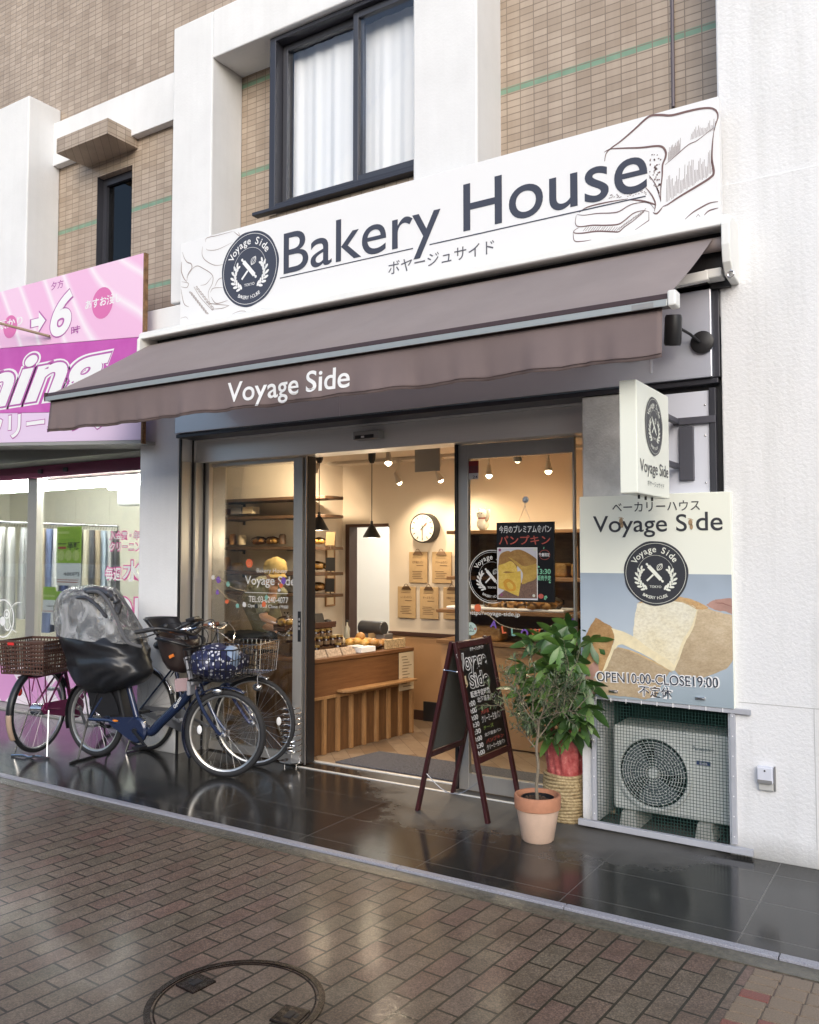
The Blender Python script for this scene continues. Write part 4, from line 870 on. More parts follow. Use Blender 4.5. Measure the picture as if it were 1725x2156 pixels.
# ---------------------------------------------------------------- chalkboard A-frame
M_MAHO=wood('dark_red_frame_wood',(.060,.012,.014),(.032,.007,.009),(14,14,3),.4)
M_CHALKB=mat('chalkboard_black',(.008,.008,.009),.32,noise_s=5,noise_a=.4)
M_CHGREY=mat('grey_board_back',(.085,.09,.085),.6,noise_s=3,noise_a=.08)
ab=thing('chalkboard_stand','dark red wooden sandwich chalkboard listing baking times in front of the door','chalkboard',(-2.61,4.85,0))
ay0,ay1=4.595,5.075; AXL,AXR,AXT=-2.86,-2.368,-2.60
AZ=B(958,1352,'Y',ay0).z
def leg_line(s):      # s=-1 left panel, +1 right panel
    b=AXL if s<0 else AXR; return b
for s in(-1,1):
    xb=leg_line(s); xt=AXT+s*.012
    up=Vector((xt-xb,0,AZ)).normalized(); nn=Vector((AZ,0,xb-xt)).normalized()
    def pt(y,t,off=0): return Vector((xb+(xt-xb)*t,y,AZ*t))+nn*off*s*(1 if s>0 else 1)
    m=MB()
    for y in (ay0+.018,ay1-.018): m.bar(pt(y,.0),pt(y,1.0),.036,.022,nn)
    m.build('leg_frame',M_MAHO,ab,bevel=.003)
    for t in (.975,.335): m=MB(); m.bar(pt(ay0+.037,t),pt(ay1-.037,t),.022,.036,up); m.build('cross_rail',M_MAHO,ab,bevel=.003)
    m=MB(); c=pt((ay0+ay1)/2,.655); m.cube(c,Vector((0,(ay1-ay0)/2-.036,0)),up*(AZ*.305),nn*.004); m.build('board_panel',M_CHALKB if s>0 else M_CHGREY,ab)
m=MB(); p=B(935,1411,'Y',ay0-.004); q=B(962,1415,'Y',ay0-.004); m.tube([p,(p+q)/2+Vector((0,0,.002)),q],.003,6); m.ell(p,(.007,.004,.007),8,5); m.ell(q,(.007,.004,.007),8,5); m.build('stay_hook',M_CHROME,ab,smooth=True)
m=MB(); p0=Vector((AXL+.06,ay0+.02,.24)); p1=Vector((AXR-.06,ay0+.02,.24)); m.tube([p0+(p1-p0)*t+Vector((0,0,-.10*math.sin(math.pi*t))) for t in [i/10 for i in range(11)]],.003,6); m.build('tether_cord',M_ALU,ab,smooth=True)
xb,xt=AXR,AXT+.012
up=Vector((xt-xb,0,AZ)).normalized(); fo=Vector((xb,ay0,0))+Vector((AZ,0,xb-xt)).normalized()*-0
nrm=Vector((0,1,0)).cross(up)
cf=Frame(Vector((xb,ay0,0))+nrm*.0055,(0,1,0),up)
def cb(x,y): return cf.px((1200+x/2.875)/1.41739,(1850+y/2.875)/1.41739)
M_CHALK=mat('white_chalk',(.72,.72,.72),.8); M_CHR=mat('red_chalk',(.42,.09,.07),.8); M_CHY=mat('lime_chalk',(.28,.42,.10),.8)
def bx(A,t,ll,ur,b=0,mode='box',sh=0):
    if A is None:
        A=Art(cf,.0006); bx(A,t,ll,ur,b,mode,sh); A.build('chalk_writing',M_CHALK,ab); return
    p,q=cb(*ll),cb(*ur); A.text(t,min(p[0],q[0]),max(p[0],q[0]),min(p[1],q[1]),max(p[1],q[1]),mode,b,sh)
A=None; bx(A,'ボヤージュサイド',(585,268),(695,212),.01)
bx(A,'販売予定時間',(594,672),(748,570),.02); bx(A,'北海道食パン',(650,712),(798,618),.01)
times=['0:00','0:00','0:00','0:30','1:30','3:00','3:30','4:00']
for i,t in enumerate(times):
    x=568+11.6*i; y=752+60*i; bx(A,t,(x,y),(x+56,y-66),.02)
bx(A,'クリーミー生食パン',(690,888),(838,768),.01); bx(A,'北海道食パン',(712,1004),(848,918),.01); bx(A,'クリーミー生食パン',(734,1118),(878,1012),.01)
A=Art(cf,.0006); bx(A,'大納言',(680,812),(742,752),.02); bx(A,'パンプキン',(724,1062),(868,966),.02); A.build('red_chalk_writing',M_CHR,ab)
A=Art(cf,.0006); bx(A,'チーズ',(702,944),(782,880),.01); A.build('green_chalk_writing',M_CHY,ab)
for h,b,mm,nm in ((.0006,.055,M_CHALK,'chalk_title_outline'),(.0011,.008,M_CHALKB,'chalk_title_fill')):
    A=Art(cf,h); e=.004 if b>.02 else 0
    p,q=cb(488,420),cb(706,262); A.text('Voyage',p[0]-e,q[0]+e,p[1]-.05-e,p[1]+.085+e,'box',b)
    p,q=cb(592,590),cb(734,452); A.text('Side',p[0]-e,q[0]+e,p[1]+.0-e,p[1]+.092+e,'box',b); A.build(nm,mm,ab)
A=Art(cf,.0008); p=cb(530,560); q=cb(578,470); A.poly([(p[0],p[1]),(p[0]+.04,p[1]+.0),(p[0]+.045,q[1]),(p[0]+.002,q[1]-.002)]); A.poly([(p[0]+.012,p[1]-.03),(p[0]+.052,p[1]-.004),(p[0]+.05,p[1]+.03),(p[0]+.04,p[1]+.0)]); A.build('bread_slice_magnet',mat('cream_toast',(.62,.50,.30),.6),ab)
# ---------------------------------------------------------------- terracotta pot with an olive tree
M_TERRA=mat('terracotta_rim',(.46,.205,.115),.75,noise_s=14,noise_a=.12,bump=.1,bump_s=120)
M_TERRAP=mat('pale_terracotta',(.62,.44,.33),.8,noise_s=7,noise_a=.12,bump=.1,bump_s=120)
M_SOIL=mat('bark_soil',(.06,.035,.022),.9,noise_s=40,noise_a=.5)
px0,py0=-2.0,4.50
ol=thing('potted_olive_tree','small olive tree with thin grey leaves in a terracotta pot beside the chalkboard','potted plant',(px0,py0,.004))
o=Vector((px0,py0,.004))
m=MB(); m.lathe([(.082,0),(.090,.008),(.118,.175),(.118,.178)],o,40); m.build('pot',M_TERRAP,ol,smooth=True)
m=MB(); m.lathe([(.120,.176),(.128,.180),(.131,.245),(.127,.252),(.117,.252),(.112,.20)],o,40); m.build('pot_rim',M_TERRA,ol,smooth=True)
m=MB(); m.lathe([(0,.215),(.113,.212)],o,28); rr=random.Random(3)
for i in range(40):
    a,r_=rr.random()*6.28,.09*math.sqrt(rr.random()); m.ell(o+Vector((r_*math.cos(a),r_*math.sin(a),.217)),(.014,.011,.008),6,4)
m.build('soil',M_SOIL,ol)
m=MB(); m.lathe([(.092,.205),(.092,.236),(.088,.236),(.086,.205)],o,30); m.build('inner_liner',M_BLACK,ol,smooth=True)
M_OBARK=mat('grey_olive_bark',(.20,.165,.12),.8,noise_s=30,noise_a=.25)
trunk=smooth3([o+Vector(p) for p in((0,0,.21),(-.006,0,.30),(.004,.004,.40),(-.004,0,.50),(.006,.005,.60),(.0,.01,.66))],4)
tm=MB(); tm.tube(trunk,[.0105-.0045*i/(len(trunk)-1) for i in range(len(trunk))],8)
def leaf(m,p,d,l,wd,nrm,fold=.25,droop=.2,seg=3):
    d=d.normalized(); s=d.cross(nrm)
    if s.length<1e-3: s=d.cross(Vector((1,0,0)))
    s.normalize(); n=s.cross(d).normalized(); L=[];Rr=[];Mm=[]
    for i in range(seg+1):
        t=i/seg; k=wd*math.sin(math.pi*min(1,(t*.93+.05)))**.8*.5; c=p+d*l*t-n*droop*l*t*t
        Mm.append(c); L.append(c+s*k+n*fold*k); Rr.append(c-s*k+n*fold*k)
    vs=L+Mm+Rr; q=seg+1; fs=[]
    for i in range(seg): fs.append((i,i+1,q+i+1,q+i)); fs.append((q+i,q+i+1,2*q+i+1,2*q+i))
    m.add(vs,fs)
rr=random.Random(21); lm=MB(); lm2=MB()
def twig(p,d,L,depth):
    n=6; pts=[p]; dd=d.normalized()
    for i in range(n):
        dd=(dd+Vector((rr.uniform(-.25,.25),rr.uniform(-.25,.25),rr.uniform(-.12,.20)))).normalized(); pts.append(pts[-1]+dd*L/n)
    tm.tube(pts,[.0042*(1-.75*i/n)*(1 if depth==0 else .62) for i in range(n+1)],5)
    for i in range(1,n+1):
        for k in range(5 if depth else 3):
            if rr.random()<.38: continue
            a=rr.random()*6.28; e1,e2=basis((pts[i]-pts[i-1])); dl=((pts[i]-pts[i-1]).normalized()*.75+e1*math.cos(a)+e2*math.sin(a)).normalized()
            leaf(lm if rr.random()<.62 else lm2,pts[i-1].lerp(pts[i],rr.random()),dl,rr.uniform(.024,.046),rr.uniform(.006,.010),Vector((rr.uniform(-.5,.5),rr.uniform(-.5,.5),1)),.2,.15,2)
    if depth<1:
        for i in range(2,n+1):
            for _ in range(1 if rr.random()<.6 else 2):
                a=rr.random()*6.28; e1,e2=basis(dd); twig(pts[i],(dd*.7+e1*math.cos(a)*.8+e2*math.sin(a)*.8+Vector((0,0,.12))),L*rr.uniform(.38,.62),depth+1)
for px_,py_,yy in ((1018,1492,4.44),(1060,1425,4.5),(1035,1450,4.62),(1100,1400,4.55),(1130,1415,4.45),(1215,1440,4.5),(1240,1425,4.55),(1180,1450,4.4),(1110,1520,4.42),(1235,1500,4.45),(1150,1540,4.6),(1075,1530,4.45)):
    t=B(px_,py_,'Y',yy); s0=trunk[-1-rr.randrange(9)]; d=t-s0; twig(s0,d,d.length*.93,0)
tm.build('trunk',M_OBARK,ol,smooth=True)
def leaf_mat(name,c1,c2,rough=.42):
    g=NG(name); n=g.noise(g.geo(),9,3); g.l(g.ramp(n,[(.3,c1),(.7,c2)]),g.p.inputs['Base Color']); g.p.inputs['Roughness'].default_value=rough
    g.p.inputs['Subsurface Weight'].default_value=0; g.p.inputs['Transmission Weight'].default_value=0; return g.m
lm.build('crown',leaf_mat('olive_leaf',(.055,.085,.045),(.10,.13,.075)),ol,smooth='all'); lm2.build('crown_new_leaves',leaf_mat('olive_young_leaf',(.12,.165,.075),(.20,.24,.12)),ol,smooth='all')
# ---------------------------------------------------------------- money tree in a rope basket
bx0,by0=-2.02,4.965
mt_=thing('potted_money_tree','broad-leaved money tree wrapped in red paper in a straw basket by the pillar','potted plant',(bx0,by0,.004))
o=Vector((bx0,by0,.004))
g=NG('straw_rope'); pz=g.geo(); szz=g.n('SeparateXYZ'); g.l(pz,szz.inputs[0]); nz=g.noise(pz,70,3)
g.l(g.ramp(nz,[(.3,(.22,.15,.07)),(.55,(.42,.32,.17)),(.75,(.55,.45,.27))]),g.p.inputs['Base Color']); g.p.inputs['Roughness'].default_value=.7
m=MB(); n=15
for i in range(n): 
    z=.009+i*.0185; r_=.118+.012*math.sin(math.pi*(i/n*.8+.1)); m.tube([o+Vector((r_*math.cos(t),r_*math.sin(t),z+.003*math.sin(3*t+i))) for t in [2*math.pi*k/36 for k in range(36)]],.0105,7,closed=True)
m.lathe([(0,.012),(.115,.012)],o,24); m.build('rope_basket',g.m,mt_,smooth=True)
g=NG('red_foil_wrap'); n1=g.noise(g.geo(),30,4); g.l(g.ramp(n1,[(.3,(.34,.05,.05)),(.6,(.52,.14,.13)),(.75,(.68,.36,.32))]),g.p.inputs['Base Color']); g.p.inputs['Roughness'].default_value=.32; g.l(g.bump(g.noise(g.geo(),38,3),.7,.01),g.p.inputs['Normal'])
m=MB(); vs=[]; nn_,rows=60,10
for j in range(rows+1):
    t=j/rows; z=.18+.34*t
    for i in range(nn_):
        a=2*math.pi*i/nn_; r_=.095+.035*t+.012*t*math.sin(9*a+2*t)+.008*math.sin(15*a+5*t); vs.append(o+Vector((r_*math.cos(a),r_*math.sin(a),z+.03*t*math.sin(7*a+1))))
m.add(vs,[(j*nn_+i,j*nn_+(i+1)%nn_,(j+1)*nn_+(i+1)%nn_,(j+1)*nn_+i) for j in range(rows) for i in range(nn_)]); m.build('red_wrap',g.m,mt_,smooth='all')
m=MB(); m.lathe([(0,.46),(.11,.44)],o,20); m.build('soil',M_SOIL,mt_)
rr=random.Random(8); st=MB(); lf=MB(); lf2=MB()
for k in range(3):
    ph=k*2.1; st.tube([o+Vector((.018*math.cos(ph+t*5),.018*math.sin(ph+t*5),.42+.36*t)) for t in [i/12 for i in range(13)]],.012,7)
def palm(p,d,L,n=6,big=1.0):
    e=p+d*L; st.tube([p,p.lerp(e,.5)+Vector((0,0,.012)),e],.0025,5)
    ax=(d.normalized()*.55+Vector((0,-.25,-.62))).normalized(); u,v=basis(ax)
    if abs(u.z)>.9: u,v=v,u
    for i in range(n):
        a=2*math.pi*i/n+rr.uniform(-.2,.2); dl=(u*math.cos(a)+v*math.sin(a)+ax*.55).normalized()
        leaf(lf if rr.random()<.6 else lf2,e,dl,rr.uniform(.105,.165)*big,rr.uniform(.040,.056)*big,-ax if ax.z<0 else ax,.22,.22,5)
tops=[(1195,1318,4.85,1.0),(1120,1350,4.85,.9),(1245,1352,4.8,1),(1180,1360,4.72,1),(1215,1395,4.70,1.05),(1105,1400,4.85,1.0),(1150,1405,4.70,1),(1185,1450,4.65,1.1),(1235,1440,4.74,1),(1095,1455,4.9,1),(1140,1470,4.78,1.05),(1240,1490,4.72,1.05),(1200,1505,4.70,1.1),(1150,1530,4.85,1),(1215,1540,4.8,1),(1170,1390,4.95,1),(1220,1430,5.0,1),(1130,1430,5.0,1),(1110,1500,4.95,.95),(1180,1500,4.95,1),(1200,1370,4.95,1),(1160,1550,4.75,.95),(1190,1480,4.85,1),(1120,1480,4.8,.9),(1145,1345,4.9,.9),(1165,1335,4.8,.95),(1215,1340,4.85,.9),(1170,1425,4.72,1),(1205,1460,4.72,1),(1150,1500,4.70,1),(1225,1520,4.72,1),(1185,1535,4.74,1),(1135,1445,4.74,.95),(1110,1430,4.92,.9),(1250,1460,4.85,.9),(1190,1415,4.74,1)]
for i,(x,y,yy,bg_) in enumerate(tops):
    e=B(x,y,'Y',yy); s0=o+Vector((rr.uniform(-.015,.015),rr.uniform(-.015,.015),rr.uniform(.62,.82))); d=e-s0; palm(s0,d.normalized(),d.length,7 if bg_>=1 else 6,bg_)
st.build('stems',mat('green_stem',(.09,.13,.04),.5),mt_,smooth=True)
lf.build('crown',leaf_mat('glossy_dark_leaf',(.035,.085,.022),(.06,.135,.035),.34),mt_,smooth='all'); lf2.build('crown_light_leaves',leaf_mat('glossy_light_leaf',(.085,.18,.035),(.14,.26,.06),.36),mt_,smooth='all')
# ---------------------------------------------------------------- spiral umbrella stand
us=thing('umbrella_stand','chrome spiral wire umbrella stand on a round dish by the sliding door','umbrella stand',(-4.235,5.03,.004))
o=Vector((-4.235,5.03,.004)); m=MB()
pts=[]; turns=9
for i in range(turns*20+1):
    t=2*math.pi*i/20; z=.085+.36*i/(turns*20); pts.append(o+Vector((.078*math.cos(t),.078*math.sin(t),z)))
m.tube(pts,.0042,6); m.build('wire_spiral',M_CHROME,us,smooth=True)
m=MB(); m.lathe([(0,.026),(.05,.028),(.082,.042),(.088,.044),(.084,.036),(.05,.018),(0,.016)],o,30); m.build('base_dish',M_CHROME,us,smooth=True)
m=MB(); m.tube([o+Vector((.078,0,.04)),o+Vector((.078,0,.09))],.003,6)
for k in range(3): a=k*2.1; m.tube([o+Vector((.05*math.cos(a),.05*math.sin(a),0)),o+Vector((.05*math.cos(a),.05*math.sin(a),.02))],.004,6)
m.build('foot_pins',M_CHROME,us,smooth=True)
# ---------------------------------------------------------------- bicycles
def zrot(p,c,a):
    x,y=p.x-c[0],p.y-c[1]; return Vector((c[0]+x*math.cos(a)-y*math.sin(a),c[1]+x*math.sin(a)+y*math.cos(a),p.z))
class LM(MB):
    'mesh builder for pieces that turn with the handlebar'
    def turn(s,c,a): s.v=[zrot(p,c,a) for p in s.v]; return s
M_RIM=mat('alloy_rim',(.55,.55,.54),.3,.9); M_SPOKE=mat('steel_spoke',(.45,.45,.45),.35,.9)
def circ(c,r,n=40): return [Vector((c[0]+r*math.cos(2*math.pi*k/n),c[1],c[2]+r*math.sin(2*math.pi*k/n))) for k in range(n)]
def wheel(par,c,r,tw,rim_m,turn=None,refl=True,tyre_m=None,hubr=.022,phase=0):
    def fin(m): return m.turn(*turn) if turn else m
    m=LM(); m.tube(circ(c,r-tw*1.75),tw*.62,8,closed=True); w_=fin(m).build('wheel',rim_m,par,smooth=True)
    m=LM(); m.tube(circ(c,r-tw,44),tw,10,closed=True); fin(m).build('tyre',tyre_m or M_RUBBER,w_,smooth=True)
    m=LM(); 
    for k in range(28):
        t=2*math.pi*k/28+phase; sd=1 if k%2 else -1; t2=t+.55*(1 if k%4<2 else -1)
        m.tube([(c[0]+hubr*math.cos(t2),c[1]+sd*.028,c[2]+hubr*math.sin(t2)),(c[0]+(r-tw*2)*math.cos(t),c[1],c[2]+(r-tw*2)*math.sin(t))],.0011,4,cap=False)
    fin(m).build('spokes',M_SPOKE,w_)
    m=LM(); m.lathe([(0,-.06),(.008,-.06),(.009,-.035),(hubr,-.032),(hubr*.7,0),(hubr,.032),(.009,.035),(.008,.06),(0,.06)],c,14,(0,1,0)); fin(m).build('hub',M_CHROME,w_,smooth=True)
    if refl:
        t=phase+2.75; m=LM(); q=(c[0]+r*.62*math.cos(t),c[1]-.012,c[2]+r*.62*math.sin(t)); m.ell(q,(.020,.006,.032),12,7); fin(m).build('spoke_reflector',M_WHITE,w_,smooth='all')
    return w_
def fender(name,c,r,t0,t1,wd,m_,par,turn=None):
    m=LM(); n=24; vs=[]
    for i in range(n+1):
        t=R(t0+(t1-t0)*i/n)
        for k in range(5):
            s=(k-2)/2; rr_=r-.010*s*s; vs.append((c[0]+rr_*math.cos(t),c[1]+s*wd,c[2]+rr_*math.sin(t)))
    m.add(vs,[(i*5+k,i*5+k+1,(i+1)*5+k+1,(i+1)*5+k) for i in range(n) for k in range(4)])
    if turn: m.turn(*turn)
    o=m.build(name,m_,par,smooth='all'); q=o.modifiers.new('thick','SOLIDIFY'); q.thickness=.002; return o
def wire_basket(m,x0,x1,y0,y1,z0,z1,nx,ny,nz,r,flare=1.12):
    cx_,cy_=(x0+x1)/2,(y0+y1)/2
    def P(x,y,z): k=1+(flare-1)*(z-z0)/(z1-z0); return Vector((cx_+(x-cx_)*k,cy_+(y-cy_)*k,z))
    for i in range(nz+1):
        z=z0+(z1-z0)*i/nz; rr_=r*1.9 if i in(0,nz) else r; m.tube([P(x0,y0,z),P(x1,y0,z),P(x1,y1,z),P(x0,y1,z)],rr_,5,closed=True)
    for i in range(nx+1):
        x=x0+(x1-x0)*i/nx
        m.tube([P(x,y0,z1),P(x,y0,z0),P(x,y1,z0),P(x,y1,z1)],r,4)
    for i in range(1,ny):
        y=y0+(y1-y0)*i/ny; m.tube([P(x0,y,z1),P(x0,y,z0),P(x1,y,z0),P(x1,y,z1)],r,4)
def local_thing(name,label,cat,loc,rz,group):
    t=thing(name,label,cat,loc,group); t.rotation_euler=(0,0,rz); ORG[t.name]=Vector((0,0,0)); return t
def saddle(par,x,z,m_):
    m=MB(); m.ell((x-.05,0,z),(.12,.095,.045),14,8); m.ell((x+.07,0,z),(.11,.038,.035),12,7); m.build('saddle',m_,par,smooth=True)
def crankset(par,cx_,cz_,ang,m_):
    m=MB(); 
    for sd in(-1,1):
        a=ang if sd<0 else ang+math.pi; p=Vector((cx_,sd*.075,cz_)); q=p+Vector((.165*math.cos(a),sd*.02,.165*math.sin(a))); m.bar(p,q,.012,.022); m.bar(q+Vector((0,sd*.012,0)),q+Vector((0,sd*.10,0)),.07,.022)
    m.tube([(cx_,-.08,cz_),(cx_,.08,cz_)],.018,10); m.build('crank',m_,par,bevel=.002)
BG='bicycles parked beside the shopfront'
M_NAVY=mat('navy_bike_paint',(.016,.028,.075),.25,.2,coat=.8); M_BPLAS=mat('black_bike_plastic',(.014,.014,.016),.38)
# --- blue electric bicycle
rz=R(5.0); bk=local_thing('electric_bicycle','navy electric bicycle with front child seat and polka dot bag in its basket','bicycle',(-5.68,4.40,.004),rz,BG)
WB=1.255; r0=.305; RH=Vector((0,0,r0+.014)); FH=Vector((WB,0,.312)); HX=WB-.21; ST=(( HX+.09,0),R(15))
wheel(bk,RH,.298,.024,M_RIM,None,False); wheel(bk,FH,.312,.024,M_RIM,ST,True,phase=.3)
fender('fender',RH,.318,20,200,.030,M_BPLAS,bk); fender('fender',FH,.335,62,215,.030,M_NAVY,bk,ST)
BBx,BBz=.475,.275; HT=Vector((HX-.075,0,.86)); HB=Vector((HX,0,.60))
m=MB(); 
m.tube(smooth3([(BBx,0,BBz+.02),(BBx+.10,0,BBz-.01),(BBx+.20,0,BBz+.07),(HX-.12,0,.56),(HX-.035,0,.72)],5),[.040]*3+[.036]*18,12)
m.tube([(BBx-.01,0,BBz),(BBx-.12,0,.55),(BBx-.18,0,.74)],.024,10)
for s in(-1,1):
    m.tube([(BBx-.02,s*.03,BBz+.015),(.20,s*.055,r0+.02),(0,s*.065,RH.z)],.014,8); m.tube([(BBx-.15,s*.02,.66),(.12,s*.06,.48),(0,s*.065,RH.z)],.010,8)
m.tube([HB,HT],.028,10); m.build('frame',M_NAVY,bk,smooth=True)
m=MB(); m.lathe([(0,-.062),(.085,-.062),(.098,-.05),(.098,-.03),(.0,-.03)][::-1],(BBx,0,BBz),28,(0,1,0)); m.prism([(BBx-.02,-.058,BBz+.097),(BBx-.25,-.058,BBz+.075),(BBx-.30,-.058,BBz+.05),(BBx-.25,-.058,BBz+.01),(BBx-.05,-.058,BBz-.08)],(0,.02,0)); m.build('chain_guard',M_NAVY,bk,smooth=True)
m=MB(); m.ell((BBx-.20,-.066,BBz+.055),(.03,.004,.008),10,6); m.build('side_reflector',mat('amber_reflector',(.75,.22,.02),.2),bk)
crankset(bk,BBx,BBz,R(-35),M_BPLAS)
m=MB(); m.cube((BBx-.25,0,.50),Vector((-.085,0,.015)),(0,.05,0),Vector((-.055,0,.17))); m.build('battery',M_BPLAS,bk,bevel=.012)
def ring_pts(c,rx,ry,n=16): return [(c[0]+rx*math.cos(2*math.pi*k/n),c[1]+ry*math.sin(2*math.pi*k/n),c[2]) for k in range(n)]
m=LM()
for s in(-1,1): m.tube(smooth3([(HX+.0,s*.045,.62),(HX+.04,s*.055,.53),(HX+.09,s*.055,.44),FH+Vector((-.035,s*.055,.02)),FH+Vector((0,s*.055,0))],4),.013,8)
m.tube([(HX,-.05,.62),(HX,.05,.62)],.018,8); m.turn(*ST).build('fork',M_NAVY,bk,smooth=True)
m=LM(); m.tube([(HX-.075,0,.86),(HX-.10,0,1.0)],.016,8)
bar=smooth3([(HX-.33,.27,1.045),(HX-.20,.25,1.07),(HX-.06,.14,1.04),(HX-.05,0,1.01),(HX-.06,-.14,1.04),(HX-.20,-.25,1.07),(HX-.33,-.27,1.045)],5); m.tube(bar,.012,8)
m.tube(smooth3([(HX-.12,-.12,1.05),(HX-.03,-.10,1.10),(HX-.01,0,1.115),(HX-.03,.10,1.10),(HX-.12,.12,1.05)],4),.012,8)
m.turn(*ST).build('handlebar',M_BPLAS,bk,smooth=True)
m=LM()
for s in(-1,1): m.tube([(HX-.35,s*.272,1.043),(HX-.21,s*.252,1.069)],.017,10); m.tube([(HX-.17,s*.23,1.05),(HX-.28,s*.25,1.01),(HX-.35,s*.25,1.0)],.006,6)
m.ell((HX-.15,-.21,1.085),(.02,.02,.018),8,6); m.turn(*ST).build('grips_and_levers',mat('dark_grey_rubber',(.03,.03,.032),.5),bk,smooth=True)
m=LM(); m.cube((HX-.02,-.06,1.125),(.035,0,.01),(0,.045,0),(-.005,0,.012)); m.turn(*ST).build('display_unit',M_BPLAS,bk,bevel=.006)
# front child seat set low between the handlebars
cs=MB(); prof=[(.68,.04,.05),(.69,.09,.10),(.74,.12,.125),(.81,.14,.14),(.88,.155,.15),(.93,.16,.155)]
vs=[];nn_=24; cxs=HX-.185
for z,rx,ry in prof:
    for k in range(nn_): t=2*math.pi*k/nn_; vs.append((cxs+(z-.60)*-.10+rx*math.cos(t),ry*math.sin(t),z+.06+.02*math.cos(t)*-1))
fs=[(j*nn_+k,j*nn_+(k+1)%nn_,(j+1)*nn_+(k+1)%nn_,(j+1)*nn_+k) for j in range(len(prof)-1) for k in range(nn_)]+[tuple(range(nn_))[::-1]]
cs.add(vs,fs); seat=cs.build('front_child_seat',mat('brown_black_seat_plastic',(.030,.020,.018),.3),bk,smooth='all'); q=seat.modifiers.new('t','SOLIDIFY'); q.thickness=.012
m=MB(); vs=[]
for j in range(7):
    t=j/6
    for k in range(9):
        a=R(110+140*k/8); rx=.165+.055*t; vs.append((cxs-.035+rx*math.cos(a)-.07*t,(.155+.02*t)*math.sin(a),1.0+.11*t))
m.add(vs,[(j*9+k,j*9+k+1,(j+1)*9+k+1,(j+1)*9+k) for j in range(6) for k in range(8)]); sb=m.build('seat_backrest',M_BPLAS,seat,smooth='all'); q=sb.modifiers.new('t','SOLIDIFY'); q.thickness=.014
m=MB(); m.tube(smooth3([(cxs-.1,-.16,.98),(cxs+.05,-.175,.97),(cxs+.15,-.08,.93),(cxs+.16,0,.92),(cxs+.15,.08,.93),(cxs+.05,.175,.97),(cxs-.1,.16,.98)],4),.009,8); m.build('seat_rail',M_BPLAS,seat,smooth=True)
m=MB(); m.cube((cxs+.05,-.155,.86),(.018,0,.008),(0,.006,0),(-.004,0,.010)); m.build('seat_buckle',mat('orange_buckle',(.75,.20,.03),.4),seat)
# basket with its grey number plate holder
m=LM(); wire_basket(m,HX+.01,HX+.335,-.185,.185,.705,.925,8,8,3,.0032,1.15); m.turn(*ST).build('front_basket',M_BPLAS,bk,smooth=True)
m=LM(); m.cube((HX-.02,-.05,.76),(.014,0,.004),(0,.075,0),(-.03,0,.10)); m.cube((HX-.012,-.05,.645),(.014,0,.0),(0,.09,0),(0,0,.055)); pl=m.turn(*ST).build('basket_bracket',mat('grey_bike_plastic',(.30,.30,.32),.45),bk,bevel=.012)
m=LM(); m.cube((HX-.05,-.105,.665),Vector((.006,-.005,0)),Vector((.05,.06,0)),(-.004,0,.045)); m.turn(*ST).build('registration_tag',mat('pale_pink_plate',(.42,.30,.31),.5),pl,bevel=.003)
m=LM(); m.ell((HX+.16,-.03,.615),(.045,.028,.028),14,8); m.turn(*ST).build('headlamp',M_CHROME,bk,smooth=True)
m=MB()
for s in(-1,1):
    m.tube([(0,s*.075,RH.z),(-.03,s*.14,.03),(-.05,s*.20,.008)],.008,6)
m.tube([(-.05,-.20,.008),(-.05,.20,.008)],.009,6); m.build('double_stand',M_BPLAS,bk,smooth=True)
m=MB(); m.box(-.22,.26,-.075,.075,.655,.67); 
for s in(-1,1): m.tube([(0,s*.07,RH.z),(-.08,s*.07,.66)],.007,6); m.tube([(0,s*.07,RH.z),(.15,s*.07,.66)],.007,6)
m.build('rear_rack',M_BPLAS,bk,bevel=.003)
m=MB()
for s in(-1,1): m.prism([(.32*math.cos(R(a_)),s*.062,RH.z+.31*math.sin(R(a_))) for a_ in range(12,104,7)]+[(.03,s*.062,RH.z+.08),(.14,s*.062,RH.z+.03)],(0,.004*s,0))
m.build('dress_guard',M_BPLAS,bk)
# rear child seat (inside the rain cover)
m=MB(); m.box(-.16,.14,-.15,.15,.70,.80); m.prism([(-.17,-.15,.80),(-.10,-.15,.80),(-.18,-.15,1.28),(-.25,-.15,1.26)],(0,.30,0)); m.build('rear_child_seat',M_BPLAS,bk,bevel=.03)
m=MB()
for s in(-1,1):
    m.tube(smooth3([(HX-.22,s*.24,1.06),(HX-.06,s*.20,1.10),(HX+.07,s*.08,1.0),(HX+.0,s*.035,.86)],5),.0032,5); m.tube(smooth3([(HX-.2,s*.22,1.05),(HX-.05,s*.14,.98),(HX-.04,s*.03,.80),(HX-.14,s*.03,.58)],5),.003,5)
m.tube([(BBx,.045,BBz-.07),(.0,.075,RH.z-.03)],.004,5); m.tube([(BBx,.045,BBz+.07),(.0,.075,RH.z+.03)],.004,5); m.build('cables_and_chain',M_BPLAS,bk,smooth=True)
saddle(bk,BBx-.24,.80,M_BPLAS)
A=Art(Frame((0,0,0),(1,0,0),(0,0,1)),0); fr2=Frame((BBx+.36,-.04,.47),Vector((.46,0,.62)),Vector((-.62,0,.46))); A=Art(fr2,.001); A.textline('Gyutto',0,-.012,.026,.02); A.build('frame_lettering',M_WHITE,bk)
